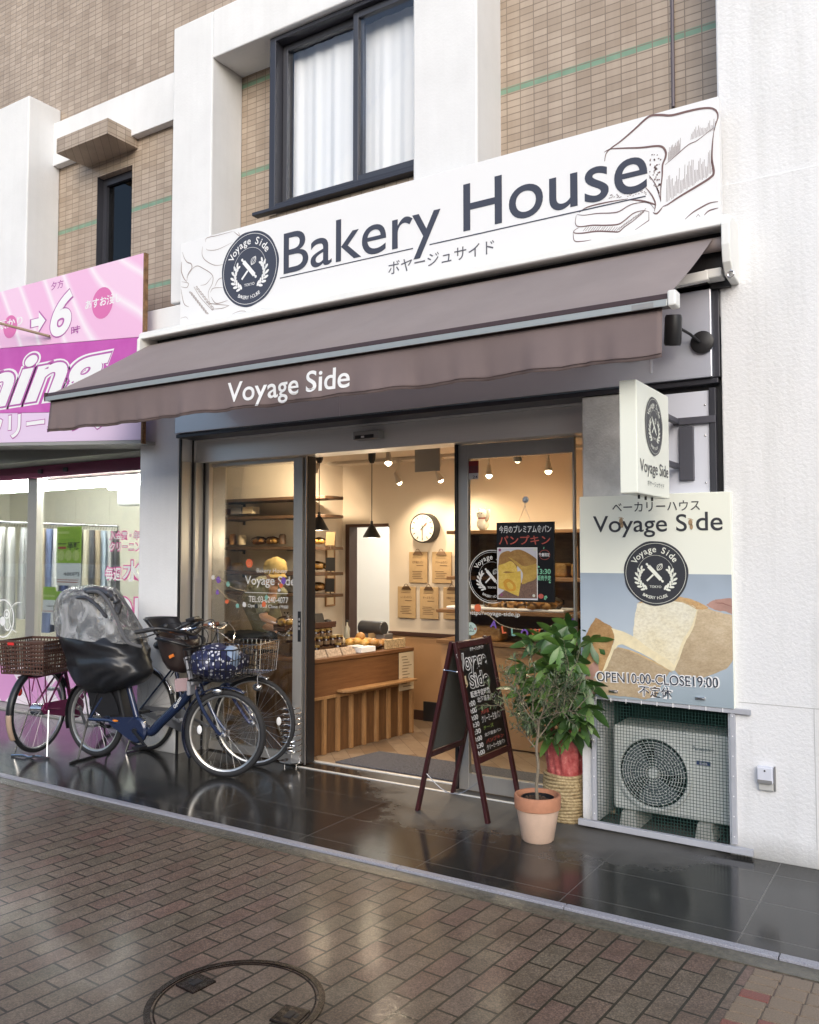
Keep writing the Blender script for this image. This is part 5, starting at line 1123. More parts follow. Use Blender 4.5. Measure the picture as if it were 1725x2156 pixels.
# --- rain cover over the rear seat
rcv=thing('child_seat_rain_cover','black and clear plastic rain cover over the rear child seat of the navy bicycle','rain cover',(-5.7,4.36,.6))
CYY=4.40
rows=[(1464,200,212,.02),(1452,172,238,.08),(1438,158,272,.15),(1420,150,304,.19),(1398,143,321,.21),(1370,137,317,.22),(1345,131,310,.225),(1328,128,303,.22)]
rows2=[(1340,130,308,.224),(1328,128,303,.22),(1305,126,290,.215),(1280,126,275,.21),(1260,130,262,.20),(1246,142,252,.18),(1238,160,243,.14),(1234,180,228,.07)]
def loft(rows,n=40,seed=0,amp=.012,slant=0,folds=0):
    rows=smooth2(rows,4); vs=[]; T_=B(322,1398,'Y',CYY)
    for y,x0,x1,hw in rows:
        a=B(x0,y,'Y',CYY); b=B(x1,y,'Y',CYY); cx_=(a.x+b.x)/2; h0=(b.x-a.x)/2; hw=min(hw,h0*.56); hx=math.sqrt(max(.0004,h0*h0-(1.22*hw)**2)); z=(a.z+b.z)/2
        for k in range(n):
            t=2*math.pi*k/n; ct,s=math.cos(t),math.sin(t); sq=lambda v:math.copysign(abs(v)**.82,v)
            f=1+amp*7*noise.noise(Vector((ct*1.8,s*1.8,z*4+seed)))+amp*.8*math.sin(9*t+z*14)
            p=Vector((cx_+hx*sq(ct)*f,CYY+hw*sq(s)*f,z+slant*ct*hx+.012*noise.noise(Vector((ct*2,s*2,z*5)))))
            if folds:
                ph=math.atan2(p.z-T_.z-.06,p.x-T_.x-.05); d=(p-T_).length; k2=folds*min(1,d/.25)*(math.sin(15*ph+3*noise.noise(p*3))+.6*math.sin(31*ph+1+4*noise.noise(p*4)))
                p+=Vector((ct*.5,s,0))*k2
            else: p+=Vector((ct*.4,s,0))*.016*math.sin(10*(p.x*.6+p.z)+5*noise.noise(p*3.5))
            vs.append(p)
    m=len(rows); fs=[(j*n+k,j*n+(k+1)%n,(j+1)*n+(k+1)%n,(j+1)*n+k) for j in range(m-1) for k in range(n)]
    return vs,fs,n,m
m=MB(); vs,fs,n,mm=loft(rows,72,1,.012,-.10,.012); m.add(vs,fs+[tuple(range(n))[::-1]])
M_NYL=mat('black_nylon',(.018,.019,.022),.33,bump=.25,bump_s=14)
lo=m.build('nylon_skirt',M_NYL,rcv,smooth='all'); q=lo.modifiers.new('s','SUBSURF'); q.levels=1; q.render_levels=1
def vinyl():
    m=bpy.data.materials.new('clear_crumpled_vinyl'); m.use_nodes=True; t=m.node_tree; t.nodes.clear(); N=lambda x:t.nodes.new('ShaderNode'+x)
    o=N('OutputMaterial'); tr=N('BsdfTransparent'); gl=N('BsdfGlossy'); df=N('BsdfDiffuse'); a=N('MixShader'); b=N('MixShader'); fr=N('Fresnel'); tc=N('TexCoord'); nz=N('TexNoise'); rp=N('ValToRGB'); bp=N('Bump'); mp=N('Mapping')
    tr.inputs[0].default_value=(.92,.92,.92,1); gl.inputs['Roughness'].default_value=.12; df.inputs[0].default_value=(.80,.81,.82,1)
    mp.inputs['Scale'].default_value=(1.2,1.2,.8); t.links.new(tc.outputs['Object'],mp.inputs[0]); t.links.new(mp.outputs[0],nz.inputs['Vector']); nz.inputs['Scale'].default_value=5; nz.inputs['Detail'].default_value=5; nz.inputs['Distortion'].default_value=1.6
    rp.color_ramp.elements[0].position=.42; rp.color_ramp.elements[0].color=(.14,)*3+(1,); rp.color_ramp.elements[1].position=.68; rp.color_ramp.elements[1].color=(.48,)*3+(1,)
    t.links.new(nz.outputs[0],rp.inputs[0]); bp.inputs['Strength'].default_value=.9; bp.inputs['Distance'].default_value=.05; t.links.new(nz.outputs[0],bp.inputs['Height']); t.links.new(bp.outputs[0],gl.inputs['Normal']); t.links.new(bp.outputs[0],fr.inputs['Normal']); fr.inputs[0].default_value=1.38
    t.links.new(rp.outputs[0],a.inputs[0]); t.links.new(tr.outputs[0],a.inputs[1]); t.links.new(df.outputs[0],a.inputs[2]); t.links.new(fr.outputs[0],b.inputs[0]); t.links.new(a.outputs[0],b.inputs[1]); t.links.new(gl.outputs[0],b.inputs[2]); t.links.new(b.outputs[0],o.inputs[0]); return m
M_VINYL=vinyl()
m=MB(); vs,fs,n,mm=loft(rows2,64,3,.014,-.06); m.add(vs,fs+[tuple((mm-1)*n+k for k in range(n))]); up_=m.build('clear_hood',M_VINYL,rcv,smooth='all'); q=up_.modifiers.new('s','SUBSURF'); q.levels=1; q.render_levels=1
def on(x,y,yy=None): return B(x,y,'Y',yy or CYY-.20)
m=MB(); m.tube(smooth3([on(184,1246,CYY-.16),on(206,1246,CYY-.19),on(225,1262),on(240,1290),on(255,1325),on(270,1352),on(300,1362,CYY-.15)],5),.013,8)
m.tube(smooth3([on(240,1240,CYY-.02),on(268,1275,CYY),on(290,1310,CYY),on(305,1345,CYY)],5),.011,8)
m.build('hood_piping',mat('grey_piping',(.10,.10,.105),.5),rcv,smooth=True)
m=MB(); pt_=smooth3([on(165,1247,CYY-.10),on(195,1242,CYY-.14),on(222,1246,CYY-.15),on(240,1258,CYY-.16),on(250,1275,CYY-.14),on(244,1292,CYY-.17)],4); m.tube(pt_,[.018+.016*abs(math.sin(i*1.7)) for i in range(len(pt_))],9); pt_=smooth3([on(150,1262,CYY-.18),on(180,1258,CYY-.19),on(205,1275,CYY-.2),on(225,1300,CYY-.2)],4); m.tube(pt_,[.008+.01*abs(math.sin(i*1.3)) for i in range(len(pt_))],8); m.build('rolled_flap',mat('smoky_vinyl_roll',(.05,.05,.055),.2),rcv,smooth=True)
# --- bag in the front basket
def bk_w(p): # bicycle-local to world, with the steering turned in
    q=zrot(Vector(p),ST[0],ST[1]); return Vector((-5.68+q.x*math.cos(rz)-q.y*math.sin(rz),4.40+q.x*math.sin(rz)+q.y*math.cos(rz),q.z))
g=NG('navy_dotted_cotton'); vo=g.n('TexVoronoi'); vo.inputs['Scale'].default_value=30; g.l(g.geo(),vo.inputs['Vector']); f=g.math('LESS_THAN',vo.outputs['Distance'],.33); g.l(g.mix(f,(.025,.030,.085),(.66,.68,.74)),g.p.inputs['Base Color']); g.p.inputs['Roughness'].default_value=.35
c=bk_w((HX+.17,0,.835)); m=MB(); m.ell(c+Vector((-.02,0,-.01)),(.185,.20,.115),26,16,.35); m.build('polka_dot_bag',g.m,None,'navy bag with white dots lying in the front basket of the electric bicycle','bag',smooth='all')
c=bk_w((HX+.27,-.05,.86)); m=MB(); m.ell(c,(.07,.06,.08),14,10,.3); m.build('pale_blue_cloth',mat('pale_blue_nylon',(.25,.33,.46),.4),None,'pale blue folded cloth beside the dotted bag in the basket','cloth',smooth='all')
# --- silver bicycle behind it
rz2=R(1.5); sv=local_thing('city_bicycle','dark blue city bicycle with silver wire basket and brown grips parked behind the electric one','bicycle',(-5.60,4.82,.004),rz2,BG)
WB=1.13; FH=Vector((WB,0,.335)); RH=Vector((0,0,.335)); HX=WB-.20; ST2=((HX+.08,0),R(16))
M_CRRIM=mat('cream_alloy_rim',(.60,.56,.47),.35,.6)
wheel(sv,RH,.335,.017,M_CRRIM,None,False); wheel(sv,FH,.335,.017,M_RIM,ST2,True,phase=3.6)
fender('fender',RH,.352,25,215,.026,M_CHROME,sv); fender('fender',FH,.352,70,120,.026,M_CHROME,sv,ST2)
m=MB(); m.tube([(.45,0,.29),(HX-.03,0,.62)],.022,10); m.tube([(.45,0,.29),(.30,0,.80)],.016,10); m.tube([(.40,0,.46),(HX-.05,0,.70)],.018,10); m.tube([(HX-.02,0,.58),(HX-.09,0,.84)],.020,10)
for s in(-1,1): m.tube([(.45,s*.03,.29),(0,s*.06,.335)],.010,8); m.tube([(.34,s*.02,.70),(0,s*.06,.335)],.008,8)
m.build('frame',M_NAVY,sv,smooth=True)
m=LM()
for s in(-1,1): m.tube(smooth3([(HX,s*.045,.62),(HX+.06,s*.05,.50),FH+Vector((-.03,s*.05,.02)),FH+Vector((0,s*.05,0))],4),.012,8)
m.turn(*ST2).build('fork',mat('bright_navy_paint',(.02,.035,.13),.3,coat=.6),sv,smooth=True)
m=LM(); m.tube([(HX-.09,0,.84),(HX-.11,0,1.02)],.012,8); m.tube(smooth3([(HX-.34,.26,1.02),(HX-.22,.25,1.04),(HX-.10,.12,1.045),(HX-.09,0,1.02),(HX-.10,-.12,1.045),(HX-.22,-.25,1.04),(HX-.34,-.26,1.02)],5),.011,8); m.turn(*ST2).build('handlebar',M_CHROME,sv,smooth=True)
m=LM()
for s in(-1,1): m.tube([(HX-.36,s*.26,1.018),(HX-.23,s*.25,1.04)],.016,10)
m.turn(*ST2).build('grips',mat('brown_leather_grip',(.16,.06,.03),.5),sv,smooth=True)
m=LM(); m.lathe([(.026,0),(.024,.012),(.014,.024),(0,.028)],(HX-.11,-.10,1.06),14); 
for s in(-1,1): m.tube([(HX-.19,s*.235,1.03),(HX-.12,s*.21,1.05),(HX-.02,s*.12,1.0),(HX+.02,0,.92)],.003,5); m.tube([(HX-.20,s*.24,1.045),(HX-.15,s*.25,1.05),(HX-.27,s*.26,1.01)],.006,6)
m.turn(*ST2).build('bell_and_levers',M_CHROME,sv,smooth=True)
m=LM(); wire_basket(m,HX+.03,HX+.30,-.17,.17,.70,.93,8,9,6,.0026,1.12); m.turn(*ST2).build('front_basket',M_CHROME,sv,smooth=True)
m=LM(); m.ell((HX+.25,-.05,.60),(.04,.03,.03),14,8); m.tube([(HX+.25,-.05,.62),(HX+.25,-.05,.69)],.004,6); m.turn(*ST2).build('headlamp',M_CHROME,sv,smooth=True)
crankset(sv,.45,.29,R(160),M_ALU); saddle(sv,.28,.86,M_BPLAS)
m=MB(); m.lathe([(0,-.05),(.09,-.05),(.09,-.045),(0,-.045)][::-1],(.45,0,.29),24,(0,1,0)); m.prism([(.45,-.05,.38),(.02,-.05,.365),(.02,-.05,.30),(.45,-.05,.20)],(0,.012,0)); m.build('chain_case',M_ALU,sv)
m=MB(); m.tube([(0,-.06,.335),(-.04,-.16,.01)],.007,6); m.tube([(0,.06,.335),(-.04,.16,.01)],.007,6); m.tube([(-.04,-.16,.01),(-.04,.16,.01)],.007,6); m.build('double_stand',M_CHROME,sv,smooth=True)
# --- magenta bicycle with the brown rear basket, nose to the cleaner's window
rz3=R(108); pk=local_thing('magenta_bicycle','magenta bicycle with a brown woven rear basket parked nose to the dry cleaner','bicycle',(-6.17,4.24,.03),rz3,BG)
M_MAG=mat('magenta_bike_paint',(.19,.016,.085),.28,.2,coat=.7)
WB=.98; RH=Vector((0,0,.335)); FH=Vector((WB,0,.31)); HX=WB-.17
wheel(pk,RH,.335,.018,M_RIM,None,False); wheel(pk,FH,.31,.018,M_RIM,None,False)
fender('fender',RH,.355,20,185,.028,M_BPLAS,pk); fender('mud_flap',RH,.356,178,212,.026,mat('tan_flap',(.42,.30,.22),.5),pk)
m=MB(); m.tube(smooth3([(.42,0,.28),(.55,0,.34),(.68,0,.48),(HX-.03,0,.66)],4),.019,10); m.tube([(.42,0,.28),(.28,0,.72)],.016,10); m.tube(smooth3([(.38,0,.42),(.52,0,.45),(.66,0,.58),(HX-.05,0,.72)],4),.014,10); m.tube([(HX-.01,0,.58),(HX-.07,0,.82)],.019,10)
for s in(-1,1):
    m.tube([(.42,s*.03,.28),(0,s*.065,.335)],.009,8); m.tube([(.31,s*.02,.64),(0,s*.065,.335)],.008,8)
    m.tube([(HX+.0,s*.045,.58),(FH.x-.02,s*.05,.36),(FH.x,s*.05,.31)],.011,8)
    m.tube([(0,s*.075,.335),(-.03,s*.075,.60)],.005,6); m.tube([(0,s*.075,.335),(-.13,s*.075,.60)],.005,6)
m.box(-.16,.30,-.075,.075,.60,.612); m.tube([(-.16,-.075,.60),(-.15,-.05,.50)],.005,6); m.build('frame',M_MAG,pk,smooth=True)
m=MB(); m.tube([(HX-.07,0,.82),(HX-.10,0,1.0)],.012,8); m.tube(smooth3([(HX-.30,.26,1.0),(HX-.18,.24,1.02),(HX-.08,0,1.0),(HX-.18,-.24,1.02),(HX-.30,-.26,1.0)],5),.011,8); m.build('handlebar',M_ALU,pk,smooth=True)
saddle(pk,.24,.80,M_BPLAS); crankset(pk,.42,.28,R(-70),M_ALU)
m=MB(); m.lathe([(0,-.056),(.085,-.056),(.085,-.05),(0,-.05)][::-1],(.42,0,.28),24,(0,1,0)); m.prism([(.42,-.056,.365),(.0,-.056,.385),(-.03,-.056,.335),(.0,-.056,.30),(.42,-.056,.195)],(0,.012,0)); m.build('chain_case',M_MAG,pk)
m=MB(); m.lathe([(0,.05),(.045,.05),(.045,-.05),(0,-.05)],(0,0,.335),18,(0,1,0)); m.build('gear_hub',M_CHROME,pk,smooth=True)
m=MB(); 
for s in(-1,1): m.tube([(0,s*.09,.33),(-.09,s*.15,-.015)],.005,6)
m.tube(smooth3([(-.09,-.17,-.018),(-.10,-.06,-.008),(-.10,0,-.020),(-.10,.06,-.008),(-.09,.17,-.018)],4),.010,7); m.build('double_stand',M_CHROME,pk,smooth=True)
m=MB(); m.ell((-.172,.045,.50),(.012,.025,.036),12,8); m.build('rear_reflector',mat('red_reflector',(.65,.03,.02),.25),pk,smooth='all')
M_RATT=mat('brown_resin_rattan',(.075,.035,.025),.5,noise_s=60,noise_a=.3)
bm_=MB(); x0,x1,y0,y1,z0,z1=-.22,.16,-.20,.20,.64,.885
for i in range(9):
    z=z0+(z1-z0)*i/8; k=.93+.09*i/8; h=.010 if i<8 else .016
    if i in(0,8) or i%1==0:
        c=[(x0*k,y0*k),(x1*k,y0*k),(x1*k,y1*k),(x0*k,y1*k)]
        for a,b in zip(c,c[1:]+c[:1]): bm_.bar((*a,z),(*b,z),.007+(.008 if i==8 else 0),h*1.15)
for side in range(4):
    for i in range(15):
        t=i/14
        def P(k,z):
            c=[(x0*k,y0*k),(x1*k,y0*k),(x1*k,y1*k),(x0*k,y1*k)]; a,b=c[side],c[(side+1)%4]; return Vector((a[0]+(b[0]-a[0])*t,a[1]+(b[1]-a[1])*t,z))
        bm_.bar(P(.928,z0),P(1.022,z1),.010,.004,Vector((0,1,0) if side%2==0 else (1,0,0)))
bm_.box(x0*.93,x1*.93,y0*.93,y1*.93,z0-.006,z0+.004); rb=bm_.build('rear_basket',M_RATT,pk)
m=MB(); m.box(x0*1.03-.006,x0*1.03,.06,.115,.862,.882); m.build('basket_tag',mat('red_tag',(.6,.03,.03),.4),rb)
# ---------------------------------------------------------------- bakery interior
ca,cbk=Vector((-4.27,5.28,0)),Vector((-4.10,6.54,0)); cu=(cbk-ca).normalized(); cn=Vector((cu.y,-cu.x,0)); CT=.765; CL=(cbk-ca).length
ctr=thing('bakery_counter','wooden bakery counter with upright battens and a narrow bag shelf','counter',ca)
def cpnt(t,h,off=0): return ca+cu*t+cn*off+Vector((0,0,h))
m=MB(); m.prism([cpnt(0,CT-.03,.01),cpnt(CL,CT-.03,.01),cpnt(CL,CT-.03,-.62),cpnt(0,CT-.03,-.62)],(0,0,.03)); m.build('counter_top',M_WOODH,ctr,bevel=.003)
m=MB(); m.cube(cpnt(CL/2,CT-.03-.14,-.014),cu*(CL/2),cn*.012,(0,0,.138)); m.build('upper_board',M_WOODH,ctr,bevel=.003)
m=MB(); m.prism([cpnt(0,.008,-.02),cpnt(CL,.008,-.02),cpnt(CL,.008,-.60),cpnt(0,.008,-.60)],(0,0,CT-.040)); m.build('carcass',M_WOODV,ctr)
m=MB(); m.cube(cpnt(CL/2,.455,-.012),cu*(CL/2),cn*.018,(0,0,.012)); m.build('front_rail',M_WOODB,ctr,bevel=.002)
for i in range(9):
    t=.018+(CL-.036)*i/8; m=MB(); m.cube(cpnt(t,.226,-.006),cu*.016,cn*.014,(0,0,.216)); m.build('batten',M_WOODB,ctr,bevel=.002)
m=MB(); m.prism([cpnt(.30,.485,.004),cpnt(CL-.07,.485,.004),cpnt(CL-.07,.485,.11),cpnt(.36,.485,.11),cpnt(.30,.485,.07)],(0,0,.018)); m.build('bag_shelf',M_WOODB,ctr,bevel=.003)
M_KRAFT=mat('kraft_paper',(.40,.275,.14),.7,noise_s=18,noise_a=.06); M_PAPER=mat('cream_paper',(.62,.50,.33),.7); M_PRINT=mat('brown_print',(.13,.08,.045),.7)
cp_=thing('price_notice','cream handwritten notice taped to the far end of the counter front','notice',cpnt(CL-.12,.3,.02))
nf=Frame(cpnt(CL-.21,.40,.012),cu,(0,0,1)); m=MB(); m.cube(nf.P(.10,.165,.001),cu*.10,cn*.001,(0,0,.165)); m.build('sheet',M_PAPER,cp_)
A=Art(nf,.0035); rr=random.Random(2)
for i in range(11): A.rect(.03+.02*rr.random(),.10+.07*rr.random(),.03+i*.026,.036+i*.026)
A.build('handwriting',M_PRINT,cp_)
# jam jars
M_JAR=mat('dark_jam',(.030,.012,.010),.08,coat=.6); M_LID=mat('gold_lid',(.62,.45,.18),.28,.9)
jl='dark jam jar with a gold lid standing in the tight rows on the bakery counter'; JG='jam jars on the counter'
jar=thing('jam_jar',jl,'jar',(0,0,0),JG); m=MB(); m.lathe([(0,0),(.027,0),(.030,.006),(.030,.058),(.025,.068),(0,.068)],(0,0,0),16); m.build('jar_body',M_JAR,jar,smooth=True)
m=MB(); m.lathe([(.028,.067),(.028,.082),(0,.083)],(0,0,0),16); m.build('lid',M_LID,jar,smooth=True)
m=MB(); m.lathe([(.0305,.018),(.0305,.048)],(0,0,0),16); m.build('label_band',mat('jar_label',(.18,.12,.07),.6),jar,smooth=True)
first=True
riser=MB()
for row,(off,h,t0,n,dt) in enumerate(((-.36,.11,.12,7,.075),(-.28,.055,.14,7,.08),(-.20,.0,.12,4,.075))):
    if h: riser.cube(cpnt(t0+(n-1)*dt/2,CT+h/2,off),cu*((n*dt)/2),cn*.04,(0,0,h/2-.001))
    for i in range(n):
        if row==2 and i==3: t=t0+.40
        else: t=t0+i*dt
        p=cpnt(t,CT+h+.001,off)
        if first: jar.location=p; ORG[jar.name]=p; first=False
        else: copy_tree(jar,p)
riser.build('jar_riser',M_WOODD,None,'dark stepped riser under the back rows of jam jars','riser')
M_BREAD=crust('baked_bread',(.20,.085,.025),(.38,.19,.065),(.55,.33,.13),30); M_BREADY=crust('golden_roll',(.42,.20,.04),(.60,.34,.08),(.72,.46,.15),30)
M_LOAFT=crust('loaf_crust',(.30,.13,.035),(.45,.23,.07),(.58,.33,.12),24)
def onctr(px_,py_,h=0): return B(px_,py_,'Z',CT+h)
wk=thing('wicker_tray','brown wicker tray raised above the jam jars','tray',cpnt(.40,CT+.19,-.46)); c=cpnt(.40,CT+.21,-.47)
m=MB(); m.cube(c,cu*.30,cn*.07,(0,0,.016)); m.build('tray_base',M_RATT,wk,bevel=.006)
m=MB(); m.cube(c-Vector((0,0,.118)),cu*.27,cn*.05,(0,0,.10)); m.build('tray_support',M_WOODD,wk)
m=MB(); m.cube(c+cn*.066+Vector((0,0,.022)),cu*.30,cn*.006,(0,0,.014)); m.cube(c-cn*.066+Vector((0,0,.022)),cu*.30,cn*.006,(0,0,.014)); m.build('tray_rim',M_RATT,wk,bevel=.003)
BGp='bags of bread on shelves and counter'
def bagged(p,s,lab,n=2,seed=0,twist=True,mt=None):
    t=thing('bagged_bread',lab,'bread bag',p); r_=random.Random(seed); m=MB()
    for k in range(n): m.ell(p+Vector(((k-(n-1)/2)*s*.9,r_.uniform(-.2,.2)*s,s*.42)),(s*.55,s*.5,s*.42),12,8,.2)
    m.build('bread',mt or M_BREADY,t,smooth='all')
    m=MB(); m.ell(p+Vector((0,0,s*.55)),(s*(.42+.48*n),s*.68,s*.56),16,10,.18)
    if twist: m.lathe([(s*.25,s*1.0),(s*.07,s*1.22),(s*.30,s*1.55)],p,10)
    m.build('clear_bag',M_BAG,t,smooth='all'); return t
bagged(cpnt(.18,CT+.232,-.47),.075,'orange bread roll bag at the near end of the wicker tray',2,1); bagged(cpnt(.33,CT+.232,-.46),.085,'larger orange bread bag in the middle of the wicker tray',2,2)
sb_=thing('slate_sign','black slate price sign at the far end of the wicker tray','sign',cpnt(.55,CT+.23,-.46)); 
m=MB(); q=cpnt(.52,CT+.275,-.43); m.cube(q,cu*.055,(cn*.6+Vector((0,0,.8)))*.004,Vector((-cn.x*.4,-cn.y*.4,1))*.042); m.build('slate',M_BLACK,sb_)
m=MB(); m.cube(cpnt(.52,CT+.235,-.45),cu*.03,cn*.03,(0,0,.006)); m.build('slate_foot',M_WOODD,sb_)
m=MB(); q=cpnt(.40,CT+.265,-.405); m.cube(q,cu*.035,cn*.002,(0,0,.032)); m.build('price_card',M_PAPER,None,'small cream price card on the front of the wicker tray','price card')
m=MB(); q=cpnt(.66,CT+.238,-.47); m.ell(q,(.05,.035,.022),12,8,.2); m.build('cloth_bundle',M_BLACK,None,'black cloth bundle at the end of the wicker tray','cloth')
for i,(a,b,c_,lab) in enumerate(((670,1388,.05,'flat packet of crackers nearest the door on the counter edge'),(690,1386,.05,'flat packet of crackers second from the door on the counter edge'),(712,1384,.05,'flat packet of crackers beside the white box on the counter edge'))):
    p=cpnt(.17+.17*i,CT+.001,-.075); m=MB(); m.cube(p+Vector((0,0,.028)),cu*.08,cn*.010,Vector((-cn.x*.018,-cn.y*.018,.030))); m.cube(p+cn*-.03+Vector((0,0,.012)),cu*.08,cn*.03,(0,0,.010)); m.build('cracker_packet',mat('mottled_wrapper',(.36,.27,.20),.5,noise_s=55,noise_a=.55),None,lab,'packet',bevel=.004)
wbx=thing('white_box','white paper box on the counter edge beside the packets','box',cpnt(.72,CT,-.06)); m=MB(); m.cube(cpnt(.70,CT+.026,-.06),cu*.09,cn*.045,(0,0,.022)); m.build('tray_box',M_WHITE,wbx,bevel=.003); m=MB(); m.cube(cpnt(.63,CT+.056,-.10),cu*.06,cn*.035,(0,0,.004)); m.build('box_flap',M_WHITE,wbx)
br=thing('roll_basket','shallow rattan basket heaped with golden rolls on the counter','bread basket',cpnt(.85,CT,-.25)); c=cpnt(.85,CT+.012,-.25)
m=MB(); m.lathe([(0,.0),(.15,.0),(.19,.035),(.185,.035),(.15,.008),(0,.008)],c-Vector((0,0,.010)),24); m.build('basket',M_RATT,br,smooth=True)
rr=random.Random(6); m=MB()
def lump(m,p,s): m.ell(p,(s*1.25,s,s*.8),12,8,.25,Matrix.Rotation(rr.random()*3,3,'Z'))
gl='golden roll in the shallow rattan basket heap on the counter'
for i in range(9):
    a=i*2.4; r_=.035*math.sqrt(i)*1.15; m=MB(); lump(m,c+Vector((r_*math.cos(a),r_*math.sin(a),.05+.05*max(0,1-r_/.07))),.043); m.build('golden_roll',M_BREADY if i%4 else M_LOAFT,None,gl,'roll','golden rolls in the basket',smooth='all')
br2=thing('pastry_tray','low tray of brown pastries near the far end of the counter','tray',cpnt(1.06,CT,-.22)); c=cpnt(1.06,CT+.006,-.22)
m=MB(); m.cube(c,cu*.15,cn*.11,(0,0,.005)); m.build('tray',M_WOODD,br2,bevel=.003)
for i in range(8):
    p=c+cu*(-.10+.07*(i%4))+cn*(-.05+.09*(i//4))+Vector((0,0,.032)); m=MB(); lump(m,p,.036); m.build('brown_pastry',M_BREAD,None,'brown pastry on the low tray near the far end of the counter','pastry','brown pastries on the tray',smooth='all')
for i in range(3):
    p=cpnt(1.0+.09*i,CT+.001,-.06); m=MB(); m.cube(p+Vector((0,0,.042)),cu*.040,cn*.014,(0,0,.041)); m.build('biscuit_packet',mat('printed_biscuit_wrapper',(.50,.37,.21),.5,noise_s=70,noise_a=.6),None,('upright biscuit packet first in the row at the far counter end','upright biscuit packet in the middle of the far counter row','upright biscuit packet last in the row by the counter corner')[i],'packet',bevel=.004)
m=MB(); p=cpnt(1.12,CT+.075,-.36); m.cube(p,cu*.05,cn*.003,(0,0,.04)); m.cube(p+cu*.12+Vector((0,0,.01)),cu*.04,cn*.003,(0,0,.035)); m.cube(cpnt(1.15,CT+.02,-.37),cu*.12,cn*.02,(0,0,.018)); m.build('price_stand',M_KRAFT,None,'kraft price cards on a stand behind the pastry tray','price card')
tr=thing('cash_register','black rounded cash register at the far end of the counter','cash register',cpnt(CL-.05,CT,-.45)); c=B(785,1322,'Y',6.50)
m=MB(); m.tube([c+Vector((-.14,.02,0)),c+Vector((.13,.0,0))],.063,18); m.build('register_hood',mat('dark_grey_plastic',(.045,.045,.048),.35),tr,smooth=True,bevel=.008)
m=MB(); m.box(c.x-.11,c.x+.14,c.y-.02,c.y+.13,CT+.002,c.z-.05); m.build('register_base',mat('grey_register_base',(.16,.15,.15),.4),tr,bevel=.01)
bt=thing('glass_bottle','small clear bottle standing behind the rolls','bottle',(0,0,0)); p=B(731,1344,'Z',CT+.001); p.z=CT+.001; bt.location=p; ORG[bt.name]=p
m=MB(); m.lathe([(0,0),(.028,0),(.028,.10),(.010,.13),(.010,.16)],p,14); m.build('bottle_body',mat('cloudy_bottle',(.45,.42,.33),.2),bt,smooth=True); m=MB(); m.lathe([(.012,.16),(.012,.18),(0,.18)],p,12); m.build('cap',M_BLACK,bt)
m=MB(); p=cpnt(.80,CT,-.50); m.ell(p+Vector((0,0,.06)),(.09,.07,.058),14,9,.2); m.build('sugar_bag',mat('cream_bag',(.55,.48,.33),.6,noise_s=20,noise_a=.2),None,'rounded cream bag behind the golden rolls','bag',smooth='all')
ea=thing('silver_easel','thin silver table easel leaning at the near end of the counter','easel',cpnt(.08,CT,-.12)); p=cpnt(.06,CT,-.10); m=MB(); m.bar(p+Vector((-.02,0,.0)),p+Vector((-.07,.02,.19)),.03,.008,cn); m.bar(p+cu*.12,p+Vector((-.06,.02,.17)),.02,.006,cn); m.build('easel_frame',M_ALU,ea)
# doormat
m=MB(); m.prism([(-4.02,5.29,.008),(-3.93,5.76,.008),(-2.20,5.80,.008),(-2.18,5.29,.008)],(0,0,.010)); g=NG('grey_loop_carpet'); n=g.noise(g.geo(),130,3); g.l(g.ramp(n,[(.3,(.035,.036,.045)),(.7,(.15,.15,.175))]),g.p.inputs['Base Color']); g.p.inputs['Roughness'].default_value=.95; g.l(g.bump(n,.8,.01),g.p.inputs['Normal'])
m.build('doormat',g.m,None,'grey loop-pile doormat just inside the bakery door','doormat',bevel=.004)
# wall clock
ck=thing('wall_clock','round black wall clock with a white face above the clipboards','clock',(-4.27,7.06,1.84)); c=Vector((-4.285,7.0,1.845)); r_=.142
m=MB(); m.lathe([(0,-.095),(r_,-.095),(r_,0),(r_*.93,.008),(r_*.92,.0),(r_*.9,-.006),(0,-.006)],c,40,(0,-1,0)); m.build('case',M_BLACK,ck,smooth=True)
kf=Frame(c,(1,0,0),(0,0,1)); Art(kf,.001).disc(0,0,r_*.91,40).build('dial',mat('clock_dial',(.66,.62,.55),.5),ck)
A=Art(kf,.003)
for k in range(12):
    t=k*math.pi/6; A.stroke([(r_*.66*math.sin(t),r_*.66*math.cos(t)),(r_*.84*math.sin(t),r_*.84*math.cos(t))],.008)
A.build('hour_marks',M_BLACK,ck)
A=Art(kf,.005); A.stroke([(0,.03),(0,-r_*.80)],.007); A.stroke([(-.02,-.02),(r_*.34,r_*.34)],.009); A.build('hands',M_BLACK,ck); A=Art(kf,.006); A.poly([(r_*.16,r_*.22),(r_*.40,r_*.40),(r_*.24,r_*.14)]); A.build('hand_tip',mat('clock_red',(.45,.05,.04),.5),ck)
